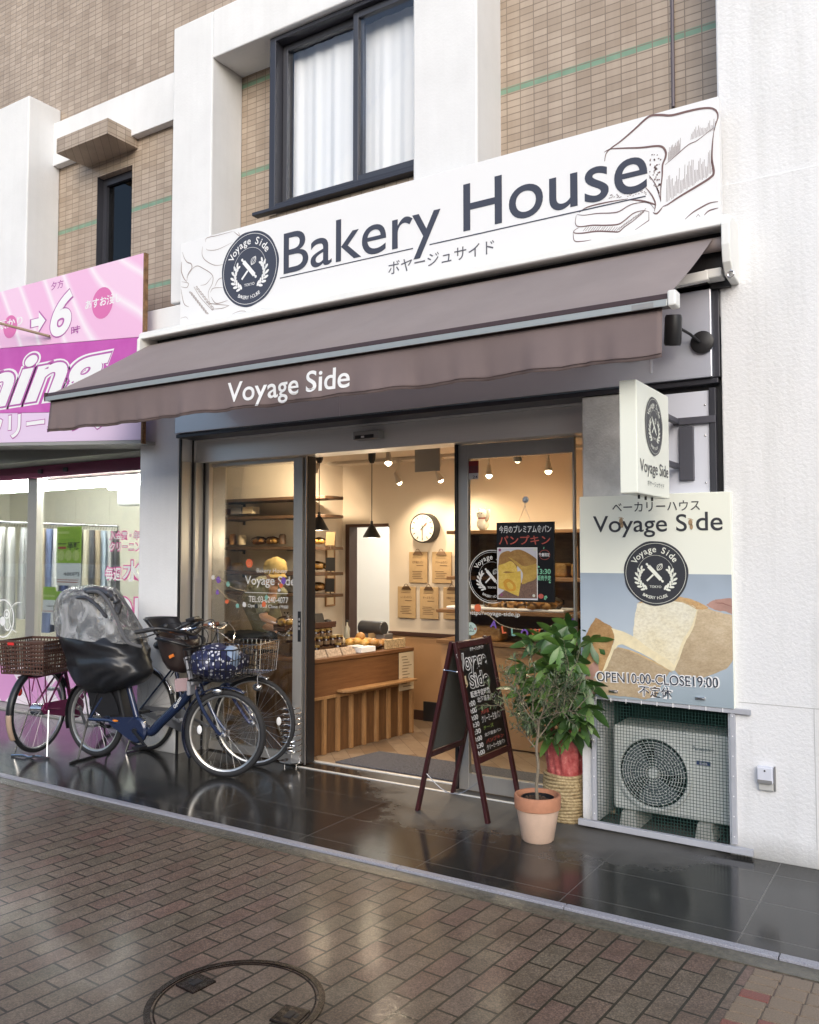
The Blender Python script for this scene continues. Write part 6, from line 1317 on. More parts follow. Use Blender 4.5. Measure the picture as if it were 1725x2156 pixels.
# clipboards
names=['クロワッサン','クリーム食パン','レーズン食パン','チーズ食パン','大納言食パン']; labs=['kraft clipboard at the upper left under the clock','kraft clipboard at the upper right under the clock','kraft clipboard at the lower left of the wall group','kraft clipboard in the middle of the lower row','kraft clipboard at the right end of the lower row by the door stile']
names[0]='北海道食パン'
for i,(x0,x1,y0,y1) in enumerate(((925,1080,1140,1405),(1122,1285,1140,1408),(828,980,1440,1705),(1017,1175,1445,1712),(1218,1372,1447,1716))):
    cv=lambda x,y:((900+x/2.874)/1.41739,(1250+y/2.874)/1.41739); a=B(*cv(x0,y1),'Y',7.075); b=B(*cv(x1,y0),'Y',7.075)
    t=thing('clipboard',labs[i],'clipboard',((a.x+b.x)/2,7.08,a.z),'kraft clipboards on the back wall')
    m=MB(); m.box(a.x,b.x,7.07,7.082,a.z,b.z); m.build('board',M_KRAFT,t,bevel=.003)
    m=MB(); cx_=(a.x+b.x)/2; m.prism([(cx_-.055,7.06,b.z-.028),(cx_+.055,7.06,b.z-.028),(cx_+.03,7.06,b.z+.004),(cx_-.03,7.06,b.z+.004)],(0,.0095,0)); m.tube([(cx_+.02*math.cos(q),7.062,b.z+.006+.02*math.sin(q)) for q in [math.pi*k/8 for k in range(9)]],.003,5); m.build('clip',mat('bronze_clip',(.16,.10,.06),.35,.7),t)
    hf=Frame((a.x,7.069,a.z),(1,0,0),(0,0,1)); wd,ht=b.x-a.x,b.z-a.z; A=Art(hf,.0006); A.textline(names[i],wd*.18,ht*.63,.020,.012,wk=wd*.62/.020/9 if len(names[i])>6 else wd*.62/.020/8.2)
    rr=random.Random(i)
    for k in range(5): A.rect(wd*(.14+.1*rr.random()),wd*(.62+.2*rr.random()),ht*(.14+.055*k),ht*(.14+.055*k)+.005)
    A.rect(wd*.42,wd*.80,ht*.55,ht*.55+.006); A.rect(wd*.2,wd*.7,ht*.80,ht*.80+.004); A.build('handwriting',M_PRINT,t)
# pendants
def pendant(px_,pyb,Y,pyt,wd_px,lab):
    c=B(px_,pyb,'Y',Y); zt=CZ; r_=(B(px_+wd_px/2,pyb,'Y',Y)-c).length*.92; t=thing('pendant_lamp',lab,'pendant lamp',(c.x,c.y,c.z),'black pendant lamps in the bakery'); h=r_*1.65
    m=MB(); m.lathe([(r_,0),(r_*.98,.01),(r_*.62,h*.45),(r_*.30,h*.80),(r_*.16,h*.86),(r_*.14,h*1.12),(0,h*1.14)],c,26); s=m.build('shade',M_BLACK,t,smooth=True); q=s.modifiers.new('t','SOLIDIFY'); q.thickness=.003
    m=MB(); m.tube([c+Vector((0,0,h*1.1)),(c.x,c.y,zt-.09)],.0035,6); m.build('cord',M_BLACK,t)
    m=MB(); m.lathe([(.018,0),(.032,.03),(.034,.10),(0,.10)],(c.x,c.y,zt-.101),16); m.build('ceiling_cup',M_BLACK,t,smooth=True)
    m=MB(); m.lathe([(0,.004),(r_*.78,.006)],c,20); m.build('glowing_underside',lamp_mat('pendant_glow',(1,.80,.5),5),s)
    L=bpy.data.lights.new('pendant_light','POINT'); L.energy=7; L.color=(1,.80,.55); L.shadow_soft_size=.03; lo=bpy.data.objects.new('pendant_light',L); C.objects.link(lo); lo.parent=t; lo.location=(0,0,-.04)
pendant(783,1132,6.2,965,34,'black cone pendant lamp hanging in front of the bright doorway'); pendant(672,1117,5.95,960,36,'black pendant lamp half hidden behind the shelf ends near the sliding door')
# spotlights on tracks
M_LAMPW=mat('white_lamp_metal',(.55,.50,.42),.4)
tk=MB(); tk.box(-5.2,-1.65,6.685,6.72,CZ-.03,CZ-.001); tk.build('lighting_track',M_LAMPW,None,'white lighting track along the ceiling near the back wall','track',bevel=.004)
SPG='track spotlights in the bakery'
def tspot(px_,py_,Y,lab,aim,watt=22,ang=75):
    c=B(px_,py_,'Y',Y); d=Vector(aim).normalized(); t=thing('track_spotlight',lab,'spotlight',(c.x,c.y,c.z),SPG)
    m=MB(); top=Vector((c.x,c.y,CZ-.03)); bk_=c-d*.10; m.tube([top,top-Vector((0,0,.06)),bk_],.011,8); m.box(c.x-.02,c.x+.02,c.y-.025,c.y+.025,CZ-.045,CZ-.001); m.build('stem',M_LAMPW,t,smooth=True)
    m=MB(); m.lathe([(0,-.11),(.018,-.10),(.022,-.06),(.034,-.005),(.034,.0),(.030,-.003)],c,16,d); h=m.build('lamp_head',M_LAMPW,t,smooth=True)
    m=MB(); m.ell(c-d*.001,(.025,.025,.025),12,8); m.build('bulb',M_BULB,h,smooth=True)
    L=bpy.data.lights.new('spot_light','SPOT'); L.energy=watt; L.color=(1,.80,.56); L.spot_size=R(ang); L.spot_blend=.8; L.shadow_soft_size=.035; lo=bpy.data.objects.new('spot_light',L); C.objects.link(lo); lo.parent=t; lo.location=d*.045; lo.rotation_euler=(-d).to_track_quat('Z','Y').to_euler()
tspot(841,1016,6.7,'track spotlight glowing on the wall left of the clock',(.25,.35,-.9),24,120)
tspot(928,1011,6.7,'track spotlight glowing on the wall right of the clock',(.25,.35,-.9),24,120)
tspot(1030,1002,6.7,'track spotlight seen through the right door glass nearer the stile',(.1,-.2,-.95),40,130)
tspot(1155,993,6.7,'track spotlight seen through the right door glass nearer the pillar',(.1,-.2,-.95),40,130)
tspot(662,991,6.05,'spotlight bulb glowing just right of the left door stile',(-.75,.35,-.55),75,130)
tspot(818,975,5.9,'angled spotlight beside the grey hanging panel',(.2,-.3,-.9),30,110)
tspot(1090,968,5.9,'spotlight head on the ceiling behind the right door leaf',(-.3,.6,-.8),38,110)
# plain grey sign board hung from the ceiling
hp=thing('hanging_board','plain grey square unit hung from the ceiling above the clock','air unit',(-3.62,6.0,2.28)); a=B(874,993,'Y',6.0); b=B(926,945,'Y',6.0)
m=MB(); m.box(a.x,b.x,5.995,6.01,a.z-.005,b.z+.03); m.build('panel_board',mat('grey_board',(.30,.29,.275),.6),hp,bevel=.002); m=MB()
for x in(a.x+.03,b.x-.03): m.tube([(x,6.0,CZ),(x,6.0,b.z+.02)],.004,6)
m.build('hangers',M_ALU,hp)
# wall shelves
sh_y0,sh_y1=6.28,6.58; zs=[(1048,'topmost'),(1086,'second'),(1151,'third'),(1203,'fourth'),(1247,'lowest')]
for i,(py_,nm) in enumerate(zs):
    a=B(450,py_+3,'Y',sh_y0).z; xr_=B(702,py_,'Y',6.42).x; z=(a+B(702,py_-2,'Y',6.42).z)/2; t=thing('wall_shelf','dark wooden wall shelf behind the left door glass, %s of five'%nm,'shelf',(-5.9,6.5,z),'wall shelves in the bakery')
    m=MB(); m.prism([(-6.72,sh_y0,z-.03),(xr_-.12,sh_y0,z-.03),(xr_-.02,sh_y0+.04,z-.03),(xr_,sh_y0+.14,z-.03),(xr_,sh_y1+.0,z-.03),(-6.72,sh_y1,z-.03)],(0,0,.03)); m.build('shelf_board',M_WOODD,t,bevel=.003)
    m=MB()
    for x in(-6.2,-5.45): m.box(x-.01,x+.01,sh_y1,SY-.001,z-.07,z-.031); m.box(x-.008,x+.008,sh_y0+.12,sh_y1,z-.038,z-.031)
    m.build('bracket',M_BLACK,t)
zsh=[t for t in zs]
def onshelf(px_,py_): 
    return B(px_,py_,'Y',6.42)
for i,(x,y,s,n,lab,mtl) in enumerate(((468,1148,.075,2,'bag of dark bread at the left end of the third shelf',M_BREAD),(545,1147,.075,2,'clear bags of rolls in the middle of the third shelf',M_LOAFT),(573,1146,.07,2,'bag of orange rolls on the third shelf near the door stile',M_BREADY),(672,1146,.06,2,'bag of light rolls on the third shelf beside the pendant lamp',M_BREADY),(668,1200,.075,2,'bag of glazed bread on the fourth shelf end',M_BREADY),(690,1199,.055,1,'small bag of brown bread on the fourth shelf end',M_BREAD),(668,1244,.075,2,'bag of pale bread on the lowest shelf end',M_LOAFT),(692,1243,.05,1,'small bag of pale rolls on the lowest shelf end',M_LOAFT))):
    p=onshelf(x,y); bagged(p,s,lab,n,i+10,False,mtl)
for i,(x,y,h,w_,lab,mm) in enumerate(((455,1200,.10,.07,'small dark tin at the left end of the fourth shelf',M_WOODD),(478,1200,.13,.05,'tall amber jar at the left of the fourth shelf',M_LOAFT),(500,1201,.08,.08,'low kraft box at the left of the fourth shelf',M_KRAFT),(560,1246,.07,.10,'flat kraft box on the lowest shelf behind the garland',M_KRAFT),(490,1147,.11,.05,'brown jar on the left part of the third shelf',M_BREAD),(510,1147,.10,.06,'cream tin on the left part of the third shelf',M_PAPER),(595,1146,.10,.05,'dark jar at the right of the third shelf by the stile',M_WOODD),(590,1201,.10,.06,'orange jar at the right of the fourth shelf by the stile',M_LOAFT))):
    p=onshelf(x,y); m=MB(); m.lathe([(0,0),(w_*.7,0),(w_*.75,h*.1),(w_*.75,h*.8),(w_*.5,h),(0,h)],p,16); m.build('storage_jar',mm,None,lab,'jar',smooth=True)
for (x,y,lab) in ((470,1083,'brown box at the left end of the second shelf'),(505,1082,'pale packet on the second shelf'),(530,1081,'yellow-lit packet on the second shelf')):
    p=onshelf(x,y+1); m=MB(); h=.07 if x>500 else .06; m.box(p.x-.08,p.x+.06,p.y-.05,p.y+.05,p.z,p.z+h); m.build('shelf_box',mat('orange_brown_box',(.28,.11,.03),.5) if x<500 else (M_PAPER if x>520 else mat('grey_packet',(.30,.28,.28),.5)),None,lab,'box',bevel=.004)
# framed certificates, shelf signs
for (x0,y0,x1,y1,lab) in ((687,1130,706,1222,'upper narrow wood frame on the white side wall'),(686,1216,706,1277,'lower narrow wood frame on the white side wall')):
    a=B(x0,y1,'X',SXW+.012); b=B(x1,y0,'X',SXW+.012); t=thing('picture_frame',lab,'picture frame',(SXW+.01,(a.y+b.y)/2,a.z),'wood frames on the side wall'); ya,yb=min(a.y,b.y),max(a.y,b.y); yb=min(yb,7.05); za,zb=a.z,b.z
    m=MB(); w_=.016
    for q in ((ya,yb,za,za+w_),(ya,yb,zb-w_,zb),(ya,ya+w_,za+w_,zb-w_),(yb-w_,yb,za+w_,zb-w_)): m.box(SXW+.001,SXW+.018,*q)
    m.build('frame',M_WOODB,t,bevel=.002); m=MB(); m.box(SXW+.001,SXW+.008,ya+w_,yb-w_,za+w_,zb-w_); m.build('document',M_PAPER,t)
for (x,y,lab) in ((696,1188,'black blank shelf sign on the fourth shelf'),(695,1232,'black blank shelf sign on the lowest shelf'),(696,1134,'brown tilted card sign on the third shelf')):
    p=B(x,y,'Y',6.36); t=thing('shelf_sign',lab,'shelf sign',(p.x,p.y,p.z-.06)); m=MB(); m.cube(p,(.052,0,0),(0,.004,0),(.006 if y<1180 else .0,0,.062)); m.build('sign_plate',M_KRAFT if y<1180 else M_BLACK,t); m=MB(); m.tube([p-Vector((0,-.006,.06)),p-Vector((0,-.006,.10))],.006,6); m.box(p.x-.02,p.x+.02,p.y-.01,p.y+.02,p.z-.106,p.z-.096); m.build('sign_foot',M_WOODD,t)
# ---------------------------------------------------------------- display case on the right
dc=thing('bread_display_case','tall wooden bread display case seen through the right door glass','display case',(-2.7,6.6,.008))
dx0,dx1,dy0,dy1=-3.72,-1.62,6.35,7.05; DZ=[.869,1.128,1.403,1.80]
m=MB()
for x in(dx0,-2.62,dx1-.03): m.box(x,x+.03,dy0+.32,dy1,.008,1.80)
m.box(dx0,dx1,dy1-.02,dy1+.0,.008,1.78); m.build('carcass',M_WOODS,dc,bevel=.002)
for z in DZ: m=MB(); yf=dy0 if z<1.2 else dy0+.18; m.box(dx0-.03,dx1,yf,dy1-.021,z-.03,z); m.build('shelf_board',M_WOODS,dc,bevel=.003)
m=MB(); m.box(dx0,dx1,dy0+.03,dy0+.05,.02,.83); m.build('lower_panel',M_TAN,dc)
m=MB(); m.box(dx0+.03,dx1,dy0+.335,dy0+.345,1.44,1.77); m.build('upper_glass',M_GLASS,dc)
m=MB(); m.box(dx0+.05,-2.60,dy0+.03,dy0+.33,1.130,1.155); m.build('white_tray',M_WHITE,None,'long white tray on the middle shelf of the display case','tray',bevel=.01)
LL='square loaf in the row on the upper shelf of the display case'
for i in range(9):
    x=dx0+.55+i*.165; m=MB(); m.box(x,x+.125,dy0+.36,dy0+.52,1.405,1.405+.115); o_=m.build('square_loaf',M_LOAFT,None,LL,'loaf','square loaves on the upper display shelf',bevel=.02)
for i,(x,y,s,lab) in enumerate(((1052,1284,.10,'bagged round bread left of the group on the middle display shelf'),(1092,1285,.10,'bagged flat bread in the middle of the display shelf'),(1143,1284,.13,'tall twisted clear bag of buns on the middle display shelf'))):
    p=B(x,y,'Y',6.45); p.z=1.13; bagged(p,s,lab,2,30+i,i==2,M_LOAFT)
for i,(x,y) in enumerate(((1002,1352),(1040,1352))):
    p=B(x,y,'Y',6.5); m=MB(); m.box(p.x-.11,p.x+.10,p.y-.08,p.y+.08,.871,.871+.12); m.build('lower_loaf',M_LOAFT,None,('shiny bagged loaf behind the round warning sticker','shiny bagged loaf right of the round warning sticker')[i],'loaf',bevel=.025)
p=B(1017,1124,'Y',6.6); p.z=1.803; ct=thing('beckoning_cat_figure','white beckoning cat figurine on top of the display case','figurine',p)
M_CER=mat('white_ceramic',(.72,.68,.6),.25,coat=.4); m=MB(); m.ell(p+Vector((0,0,.055)),(.055,.05,.06),16,10); m.ell(p+Vector((0,-.01,.135)),(.05,.045,.045),16,10); m.tube([p+Vector((.045,-.02,.08)),p+Vector((.07,-.03,.13)),p+Vector((.068,-.035,.175))],[.016,.015,.017],8)
for s in(-1,1): m.lathe([(.017,0),(0,.03)],p+Vector((s*.028,-.005,.165)),8)
m.build('cat_body',M_CER,ct,smooth='all'); m=MB()
for s in(-1,1): m.ell(p+Vector((s*.018,-.053,.142)),(.006,.004,.004),8,5)
m.ell(p+Vector((0,-.056,.128)),(.004,.003,.003),8,5); m.build('cat_face',M_BLACK,ct); m=MB(); m.lathe([(.043,.098),(.045,.104),(.043,.11)],p,18); m.build('cat_collar',mat('red_collar',(.4,.05,.04),.5),ct)
# ---------------------------------------------------------------- hanging blackboard poster on the right door leaf
GY=G+.045-.006
hk=thing('hanging_blackboard','blackboard poster of a pumpkin loaf hanging on the right door glass','poster board',(-2.5,GY-.02,1.2))
a=B(1047,1265,'Y',GY-.025); b=B(1167,1098,'Y',GY-.025)
m=MB(); m.box(a.x,b.x,GY-.03,GY-.012,a.z,b.z); m.build('board',M_CHALKB,hk,bevel=.002)
hf=Frame((a.x,GY-.0305,a.z),(1,0,0),(0,0,1)); HW,HH=b.x-a.x,b.z-a.z
def hp_(x,y): return hf.px((1350+x/3.08)/1.41739,(1250+y/3.08)/1.41739)
A=Art(hf,.0006); p,q=hp_(430,1045),hp_(910,975); A.text('今月のプレミアム食パン',p[0],q[0],p[1]-.005,p[1]+.045,'box',.012); p,q=hp_(796,1265),hp_(896,1232); A.text('数量限定',p[0],q[0],p[1],q[1],'box',.02); A.build('chalk_heading',M_CHALK,hk)
A=Art(hf,.0006); p,q=hp_(430,1165),hp_(900,1080); A.text('パンプキン',p[0],q[0],p[1]+.005,p[1]+.066,'box',.01); c=hp_(850,1250); A.ring(c[0],c[1],.036,.0028,26,ry=.031); c=hp_(815,1630); A.disc(c[0],c[1],.019,14,ry=.016); A.build('red_chalk',M_CHR,hk)
A=Art(hf,.0007); p,q=hp_(783,1425),hp_(905,1385); A.text('13:30',p[0],q[0],p[1],q[1]+.003,'box',.02); p,q=hp_(783,1485),hp_(908,1440); A.text('販売予定',p[0],q[0],p[1],q[1],'box',.02); c=hp_(860,1640); A.disc(c[0],c[1],.012,5); A.disc(c[0]-.004,c[1]-.008,.010,5); c=hp_(840,1190); A.stroke([(c[0],c[1]-.004),(c[0]+.003,c[1]+.008)],.005)
for x,y in((795,1360),(897,1502)):
    c=hp_(x,y); A.poly([(c[0]+(.009 if k%2==0 else .004)*math.sin(k*math.pi/5),c[1]+(.009 if k%2==0 else .004)*math.cos(k*math.pi/5)) for k in range(10)])
A.build('green_chalk',mat('mint_chalk',(.22,.55,.36),.8),hk)
p,q=hp_(417,1655),hp_(783,1182); m=Art(hf,.0012); m.rect(p[0],q[0],p[1],q[1]); m.build('photo_border',M_WHITE,hk)
e=.004; Art(hf,.0016).rect(p[0]+e,q[0]-e,p[1]+e,q[1]-e).build('photo_ground',mat('printed_grey',(.50,.50,.56),.4),hk)
def hs(h,mm,pts,nm,sm=True):
    z=[hp_(*t) for t in pts]; z=smooth2(z+[z[0]],4)[:-1] if sm else z; Art(hf,h).poly([(min(max(x,p[0]+e),q[0]-e),min(max(y,p[1]+e),q[1]-e)) for x,y in z]).build(nm,mm,hk)
M_MATP=mat('printed_rattan',(.16,.095,.07),.5,noise_s=120,noise_a=.4); M_PY=crust('printed_pumpkin_crumb',(.50,.33,.05),(.62,.43,.08),(.70,.52,.16),20); M_PYD=crust('printed_pumpkin_crust',(.22,.11,.035),(.30,.165,.05),(.40,.25,.08),16); M_PYS=crust('printed_pumpkin_side',(.36,.23,.05),(.46,.30,.07),(.54,.37,.10),16)
hs(.0018,M_MATP,[(424,1620),(500,1560),(650,1500),(780,1400),(780,1650),(424,1650)],'mat_print',False)
hs(.0020,M_PYD,[(426,1330),(440,1250),(490,1218),(540,1225),(600,1330),(560,1420),(430,1400)],'loaf_back_print')
hs(.0022,M_PYS,[(515,1270),(590,1340),(650,1420),(640,1515),(700,1500),(775,1460),(778,1330),(700,1330),(600,1300)],'loaf_side_print')
hs(.0024,M_PYD,[(512,1245),(560,1210),(625,1203),(700,1235),(778,1290),(778,1325),(700,1350),(650,1352),(590,1310),(530,1270)],'loaf_top_print')
hs(.0026,M_PY,[(427,1345),(480,1330),(540,1308),(585,1350),(600,1400),(560,1410),(500,1400),(430,1420)],'torn_piece_print')
hs(.0028,M_PY,[(426,1400),(500,1420),(580,1410),(630,1395),(634,1500),(612,1630),(560,1610),(500,1580),(426,1555)],'torn_face_print',False)
hs(.0030,mat('printed_orange_swirl',(.55,.27,.03),.5,noise_s=40,noise_a=.25),[(470,1500),(500,1470),(540,1480),(580,1520),(585,1570),(540,1585),(490,1565)],'swirl_print')
hs(.0032,M_PY,[(500,1510),(530,1500),(560,1530),(560,1560),(520,1560)],'swirl_core_print')
A=Art(hf,.0034)
for x,y,mm_ in((440,1205,mat('magnet_plum',(.22,.06,.14),.5)),(455,1615,mat('magnet_plum',(.22,.06,.14),.5)),(762,1200,mat('magnet_grey',(.55,.57,.5),.5)),(752,1625,mat('magnet_grey',(.55,.57,.5),.5))): A=Art(hf,.0034).disc(*hp_(x,y),.010,10); A.build('magnet',mm_,hk)
c=B(1107,1052,'Y',GY-.01); m=MB(); m.lathe([(.022,0),(.022,.003),(.014,.008),(.012,.018),(0,.02)],c,20,(0,-1,0)); m.build('suction_cup',mat('translucent_cup',(.45,.50,.55),.2),hk,smooth=True)
m=MB(); hkp=c+Vector((0,-.014,-.045)); m.tube([c+Vector((0,-.012,-.015)),hkp,hkp+Vector((.004,-.003,-.006)),hkp+Vector((.008,-.002,.002))],.0022,6); 
for x in((a.x*.62+b.x*.38),(a.x*.40+b.x*.60)): m.tube([hkp,(x,GY-.02,b.z+.001)],.0014,5)
m.build('hook_and_string',M_ALU,hk)
# window lettering
df=Frame((-2.86,G+.045-.0055,.0),(1,0,0),(0,0,1))
M_FROST=mat('white_window_vinyl',(.62,.62,.60),.5); M_SMOKE=glass_mat('smoked_window_vinyl',(.22,.22,.23),.5)
c=df.px(1036,1214); rr_=(df.px(1036,1160)[1]-df.px(1036,1271)[1])/2
Art(df,.0005).disc(c[0],c[1],rr_,56,wob=.01).build('window_emblem_disc',M_SMOKE,dr); A=Art(df,.0011); A.ring(c[0],c[1],rr_,.005,56); A.build('window_emblem_edge',M_FROST,dr); emblem(dr,df,c[0],c[1],rr_,M_DARKT,M_FROST,.0006,'window_emblem',dark=False)
A=Art(df,.0008); p,q=df.px(987,1291),df.px(1095,1276); A.text('http://voyage-side.jp',p[0],df.px(1095,1291)[0],p[1]-.018,p[1]+.020,'box',.006); A.build('window_url',M_FROST,dr)
c=df.px(992,1324); A=Art(df,.0008); A.disc(c[0],c[1],.044,30); A.build('round_sticker',mat('pale_mint_vinyl',(.40,.52,.48),.5),dr)
A=Art(df,.0014); A.stroke([(c[0]-.024,c[1]-.016),(c[0],c[1]+.026),(c[0]+.024,c[1]-.016),(c[0]-.024,c[1]-.016)],.005); A.stroke([(c[0],c[1]-.002),(c[0],c[1]+.014)],.004); A.disc(c[0],c[1]-.009,.003,8); A.build('sticker_mark',M_BLACK,dr)
A=Art(df,.0014); A.rect(c[0]+.026,c[0]+.038,c[1]-.006,c[1]+.008); A.build('sticker_red_mark',M_CHR,dr)
p,q=df.px(985,1010),df.px(1008,970); zz=(p[1],q[1]); w3=q[0]-p[0]
for i,(f0,f1,mm) in enumerate(((0,.34,mat('pale_grey_vinyl',(.40,.40,.42),.5)),(.34,.74,mat('maroon_vinyl',(.13,.03,.035),.5)),(.74,1,mat('red_vinyl',(.22,.02,.02),.5)))):
    Art(df,.0007).rect(p[0],q[0],p[1]+(q[1]-p[1])*f0,p[1]+(q[1]-p[1])*f1).build('door_sticker',mm,dr)
A=Art(df,.0013); A.text('24',p[0]+w3*.45,p[0]+w3*.92,p[1]+.006,p[1]+.026,'box',.01); A.build('sticker_number',M_INK,dr)
lf_=Frame((-5.17,G-.0045,0),(1,0,0),(0,0,1))
A=Art(lf_,.0006); f=lf_.px
A.text('Bakery House',f(541,1204)[0],f(604,1204)[0],f(541,1205)[1],f(541,1196)[1],'cap',.0); A.text('Voyage Side',f(516,1230)[0],f(622,1230)[0],f(516,1230)[1],f(516,1211)[1],'cap',.006); A.stroke([f(516,1247),(f(607,1247)[0],f(516,1247)[1])],.004)
A.text('TEL:03-6240-4077',f(524,1268)[0],f(607,1268)[0],f(524,1267)[1],f(524,1254)[1],'cap',.004); A.text('Open 10:00 Close 19:00',f(522,1280)[0],f(607,1280)[0],f(522,1278)[1],f(522,1271)[1],'cap'); A.build('window_lettering',M_FROST,dl)
# halloween garland on the right, paper cut-outs on the left glass
ORA=mat('orange_felt',(.62,.13,.05),.8); PUR=mat('purple_felt',(.16,.08,.36),.8); MIN=mat('mint_felt',(.18,.38,.33),.8); BLK=mat('black_felt',(.02,.025,.03),.8)
gd=thing('letter_garland','string of coloured Halloween letters hanging across the right door glass','garland',(-2.5,GY,1.2))
gp=[(1012,1290),(1033,1301),(1053,1317),(1079,1326),(1104,1329),(1128,1329),(1151,1325),(1173,1314),(1200,1300),(1222,1290)]
P3=[B(x,y-3,'Y',GY-.004) for x,y in gp]; m=MB(); m.tube(smooth3(P3,5),.0016,5); m.build('string',M_PAPER,gd)
for ch,(x,y,rt),mm in zip('ALLOWEEN',((1039,1312,-8),(1062,1324,8),(1082,1329,6),(1105,1331,4),(1128,1330,2),(1149,1326,-6),(1171,1316,-12),(1196,1304,-25)),(PUR,ORA,MIN,PUR,ORA,BLK,MIN,PUR)):
    c=B(x,y,'Y',GY-.006); lf3=Frame(c,(1,0,0),(0,0,1)); A=Art(lf3,0); A.textline(ch,0,-.028,.048,.035,rot=R(rt),center=True); A.build('letter',mm,gd)
c=B(1006,1280,'Y',GY-.008); m=Art(Frame(c,(1,0,0),(0,0,1)),0); m.disc(0,0,.026,14); m.build('pumpkin_cutout',ORA,gd)
gl_=thing('paper_garland','paper Halloween cut-outs on strings stuck to the left door glass','garland',(-4.8,G-.01,1.2))
pts=[B(x,y,'Y',G-.007) for x,y in ((448,1215),(470,1222),(490,1238),(520,1245))]; m=MB(); m.tube(smooth3(pts,4),.0014,5); pts=[B(x,y,'Y',G-.007) for x,y in ((455,1235),(470,1250),(482,1262),(500,1268))]; m.tube(smooth3(pts,4),.0014,5); m.build('string',M_PAPER,gl_)
M_WPAP=mat('white_paper',(.6,.6,.6),.7)
for i,(x,y,s,mm) in enumerate(((460,1221,.03,PUR),(449,1216,.022,M_WPAP),(480,1230,.024,MIN),(458,1247,.022,PUR),(478,1266,.022,ORA),(500,1275,.022,MIN),(514,1273,.022,M_WPAP),(597,1222,.03,PUR),(592,1233,.022,ORA),(556,1272,.026,ORA),(561,1258,.02,MIN),(540,1276,.02,BLK),(588,1243,.016,M_WPAP),(525,1187,.040,ORA))):
    c=B(x,y,'Y',G-.008); rr=random.Random(i+40); n=9; A=Art(Frame(c,(1,0,0),(0,0,1)),.0); A.poly([(s*(.7+.4*rr.random())*math.cos(2*math.pi*k/n),s*(.7+.5*rr.random())*math.sin(2*math.pi*k/n)) for k in range(n)]); A.build('paper_cutout',mm,gl_)
c=B(525,1187,'Y',G-.0095); A=Art(Frame(c,(1,0,0),(0,0,1)),.001); 
for s in(-1,1): A.poly([(s*.008-.005,.004),(s*.008+.005,.004),(s*.008,.014)])
A.stroke([(-.016,-.006),(-.006,-.014),(.006,-.014),(.016,-.006)],.005); A.build('pumpkin_face',mat('pale_orange_paper',(.7,.35,.2),.7),gl_)
# ---------------------------------------------------------------- baker behind the counter
pe=thing('person','person in a yellow cap and khaki top bending behind the counter, arm outstretched','person',(-5.35,6.0,.008))
J=lambda x,y,Y:B(x,y,'Y',Y)
hip=Vector((-5.42,6.12,.86)); chest=J(545,1262,5.95); neck=J(567,1228,5.90); head=J(580,1206,5.88)
shR=neck+Vector((.02,-.15,-.06)); shL=neck+Vector((.02,.14,-.07)); elR=J(556,1300,5.74); haR=J(588,1313,5.68); elL=J(545,1315,6.02); haL=J(585,1325,5.90)
m=MB(); 
m.tube(smooth3([hip,hip.lerp(chest,.5)+Vector((0,0,.02)),chest,neck-Vector((0,0,.05)),neck],4),[.13]*4+[.135]*4+[.14]*4+[.075]*4+[.05],16); m.tube([neck-Vector((0,0,.02)),head],.05,12)
m.ell(head,(.078,.092,.112),18,12)
hd=Vector((.75,-.62,-.2)).normalized(); sdv=hd.cross(Vector((0,0,1))).normalized()
m.ell(head+hd*.088+Vector((0,0,-.018)),(.016,.016,.020),8,6); 
for s in(-1,1): m.ell(head+sdv*s*.080,(.014,.018,.028),8,6)
for a,b,c_ in((shR,elR,haR),(shL,elL,haL)):
    m.tube([a,a.lerp(b,.5),b],[.050,.045,.038],10); m.tube([b,b.lerp(c_,.4),c_],[.038,.036,.026],10); d=(c_-b).normalized(); u,v=basis(d)
    m.ell(c_+d*.045,(.034,.034,.030),10,7)
    for k in range(4):
        o0=c_+d*.07+u*(-.026+.0175*k); L_=.07-.008*abs(k-1.3); m.tube([o0,o0+d*L_*.55-v*.008,o0+d*L_-v*.025],[.0095,.0088,.007],6)
    m.tube([c_+u*.03+d*.02,c_+u*.055+d*.055-v*.01,c_+u*.05+d*.08-v*.02],[.011,.010,.008],6)
for s in(-1,1):
    q=hip+Vector((0,s*.09,-.02)); kn=Vector((-5.38,6.12+s*.10,.47)); ft=Vector((-5.42,6.12+s*.10,.06)); m.tube([q,q.lerp(kn,.5),kn,kn.lerp(ft,.35),ft],[.085,.075,.056,.055,.040],10); m.ell(ft+Vector((.06,-.02,-.015)),(.11,.045,.035),10,6)
bd=m.build('body',mat('warm_skin',(.52,.30,.19),.5),pe,smooth='all'); q=bd.modifiers.new('r','REMESH'); q.mode='VOXEL'; q.voxel_size=.0075; q.use_smooth_shade=True
m=MB(); 
for s in(-1,1): m.ell(head+hd*.080+sdv*s*.032+Vector((0,0,.008)),(.010,.010,.007),8,5)
m.build('eyes',M_BLACK,bd); m=MB(); m.ell(head+hd*.078+Vector((0,0,-.058)),(.016,.016,.006),8,5); m.build('mouth',mat('lip',(.38,.13,.10),.5),bd)
m=MB(); m.ell(head-hd*.018+Vector((0,0,.018)),(.086,.098,.108),16,10); m.build('hair',mat('dark_hair',(.02,.013,.01),.5),pe,smooth='all')
m=MB(); vs=[]; c=head+Vector((0,0,.045))
m.ell(c,(.105,.110,.098),20,12,.10); hat=m.build('cap_crown',mat('mustard_cap',(.46,.32,.11),.75,noise_s=20,noise_a=.1),pe,smooth='all')
m=MB(); m.cube(c+hd*.125+Vector((0,0,-.045)),hd*.06,sdv*.075,(0,0,.006)); m.build('cap_brim',MATS['mustard_cap'],hat,bevel=.006)
M_KH=mat('khaki_cloth',(.20,.19,.125),.8,noise_s=14,noise_a=.15,bump=.3,bump_s=25)
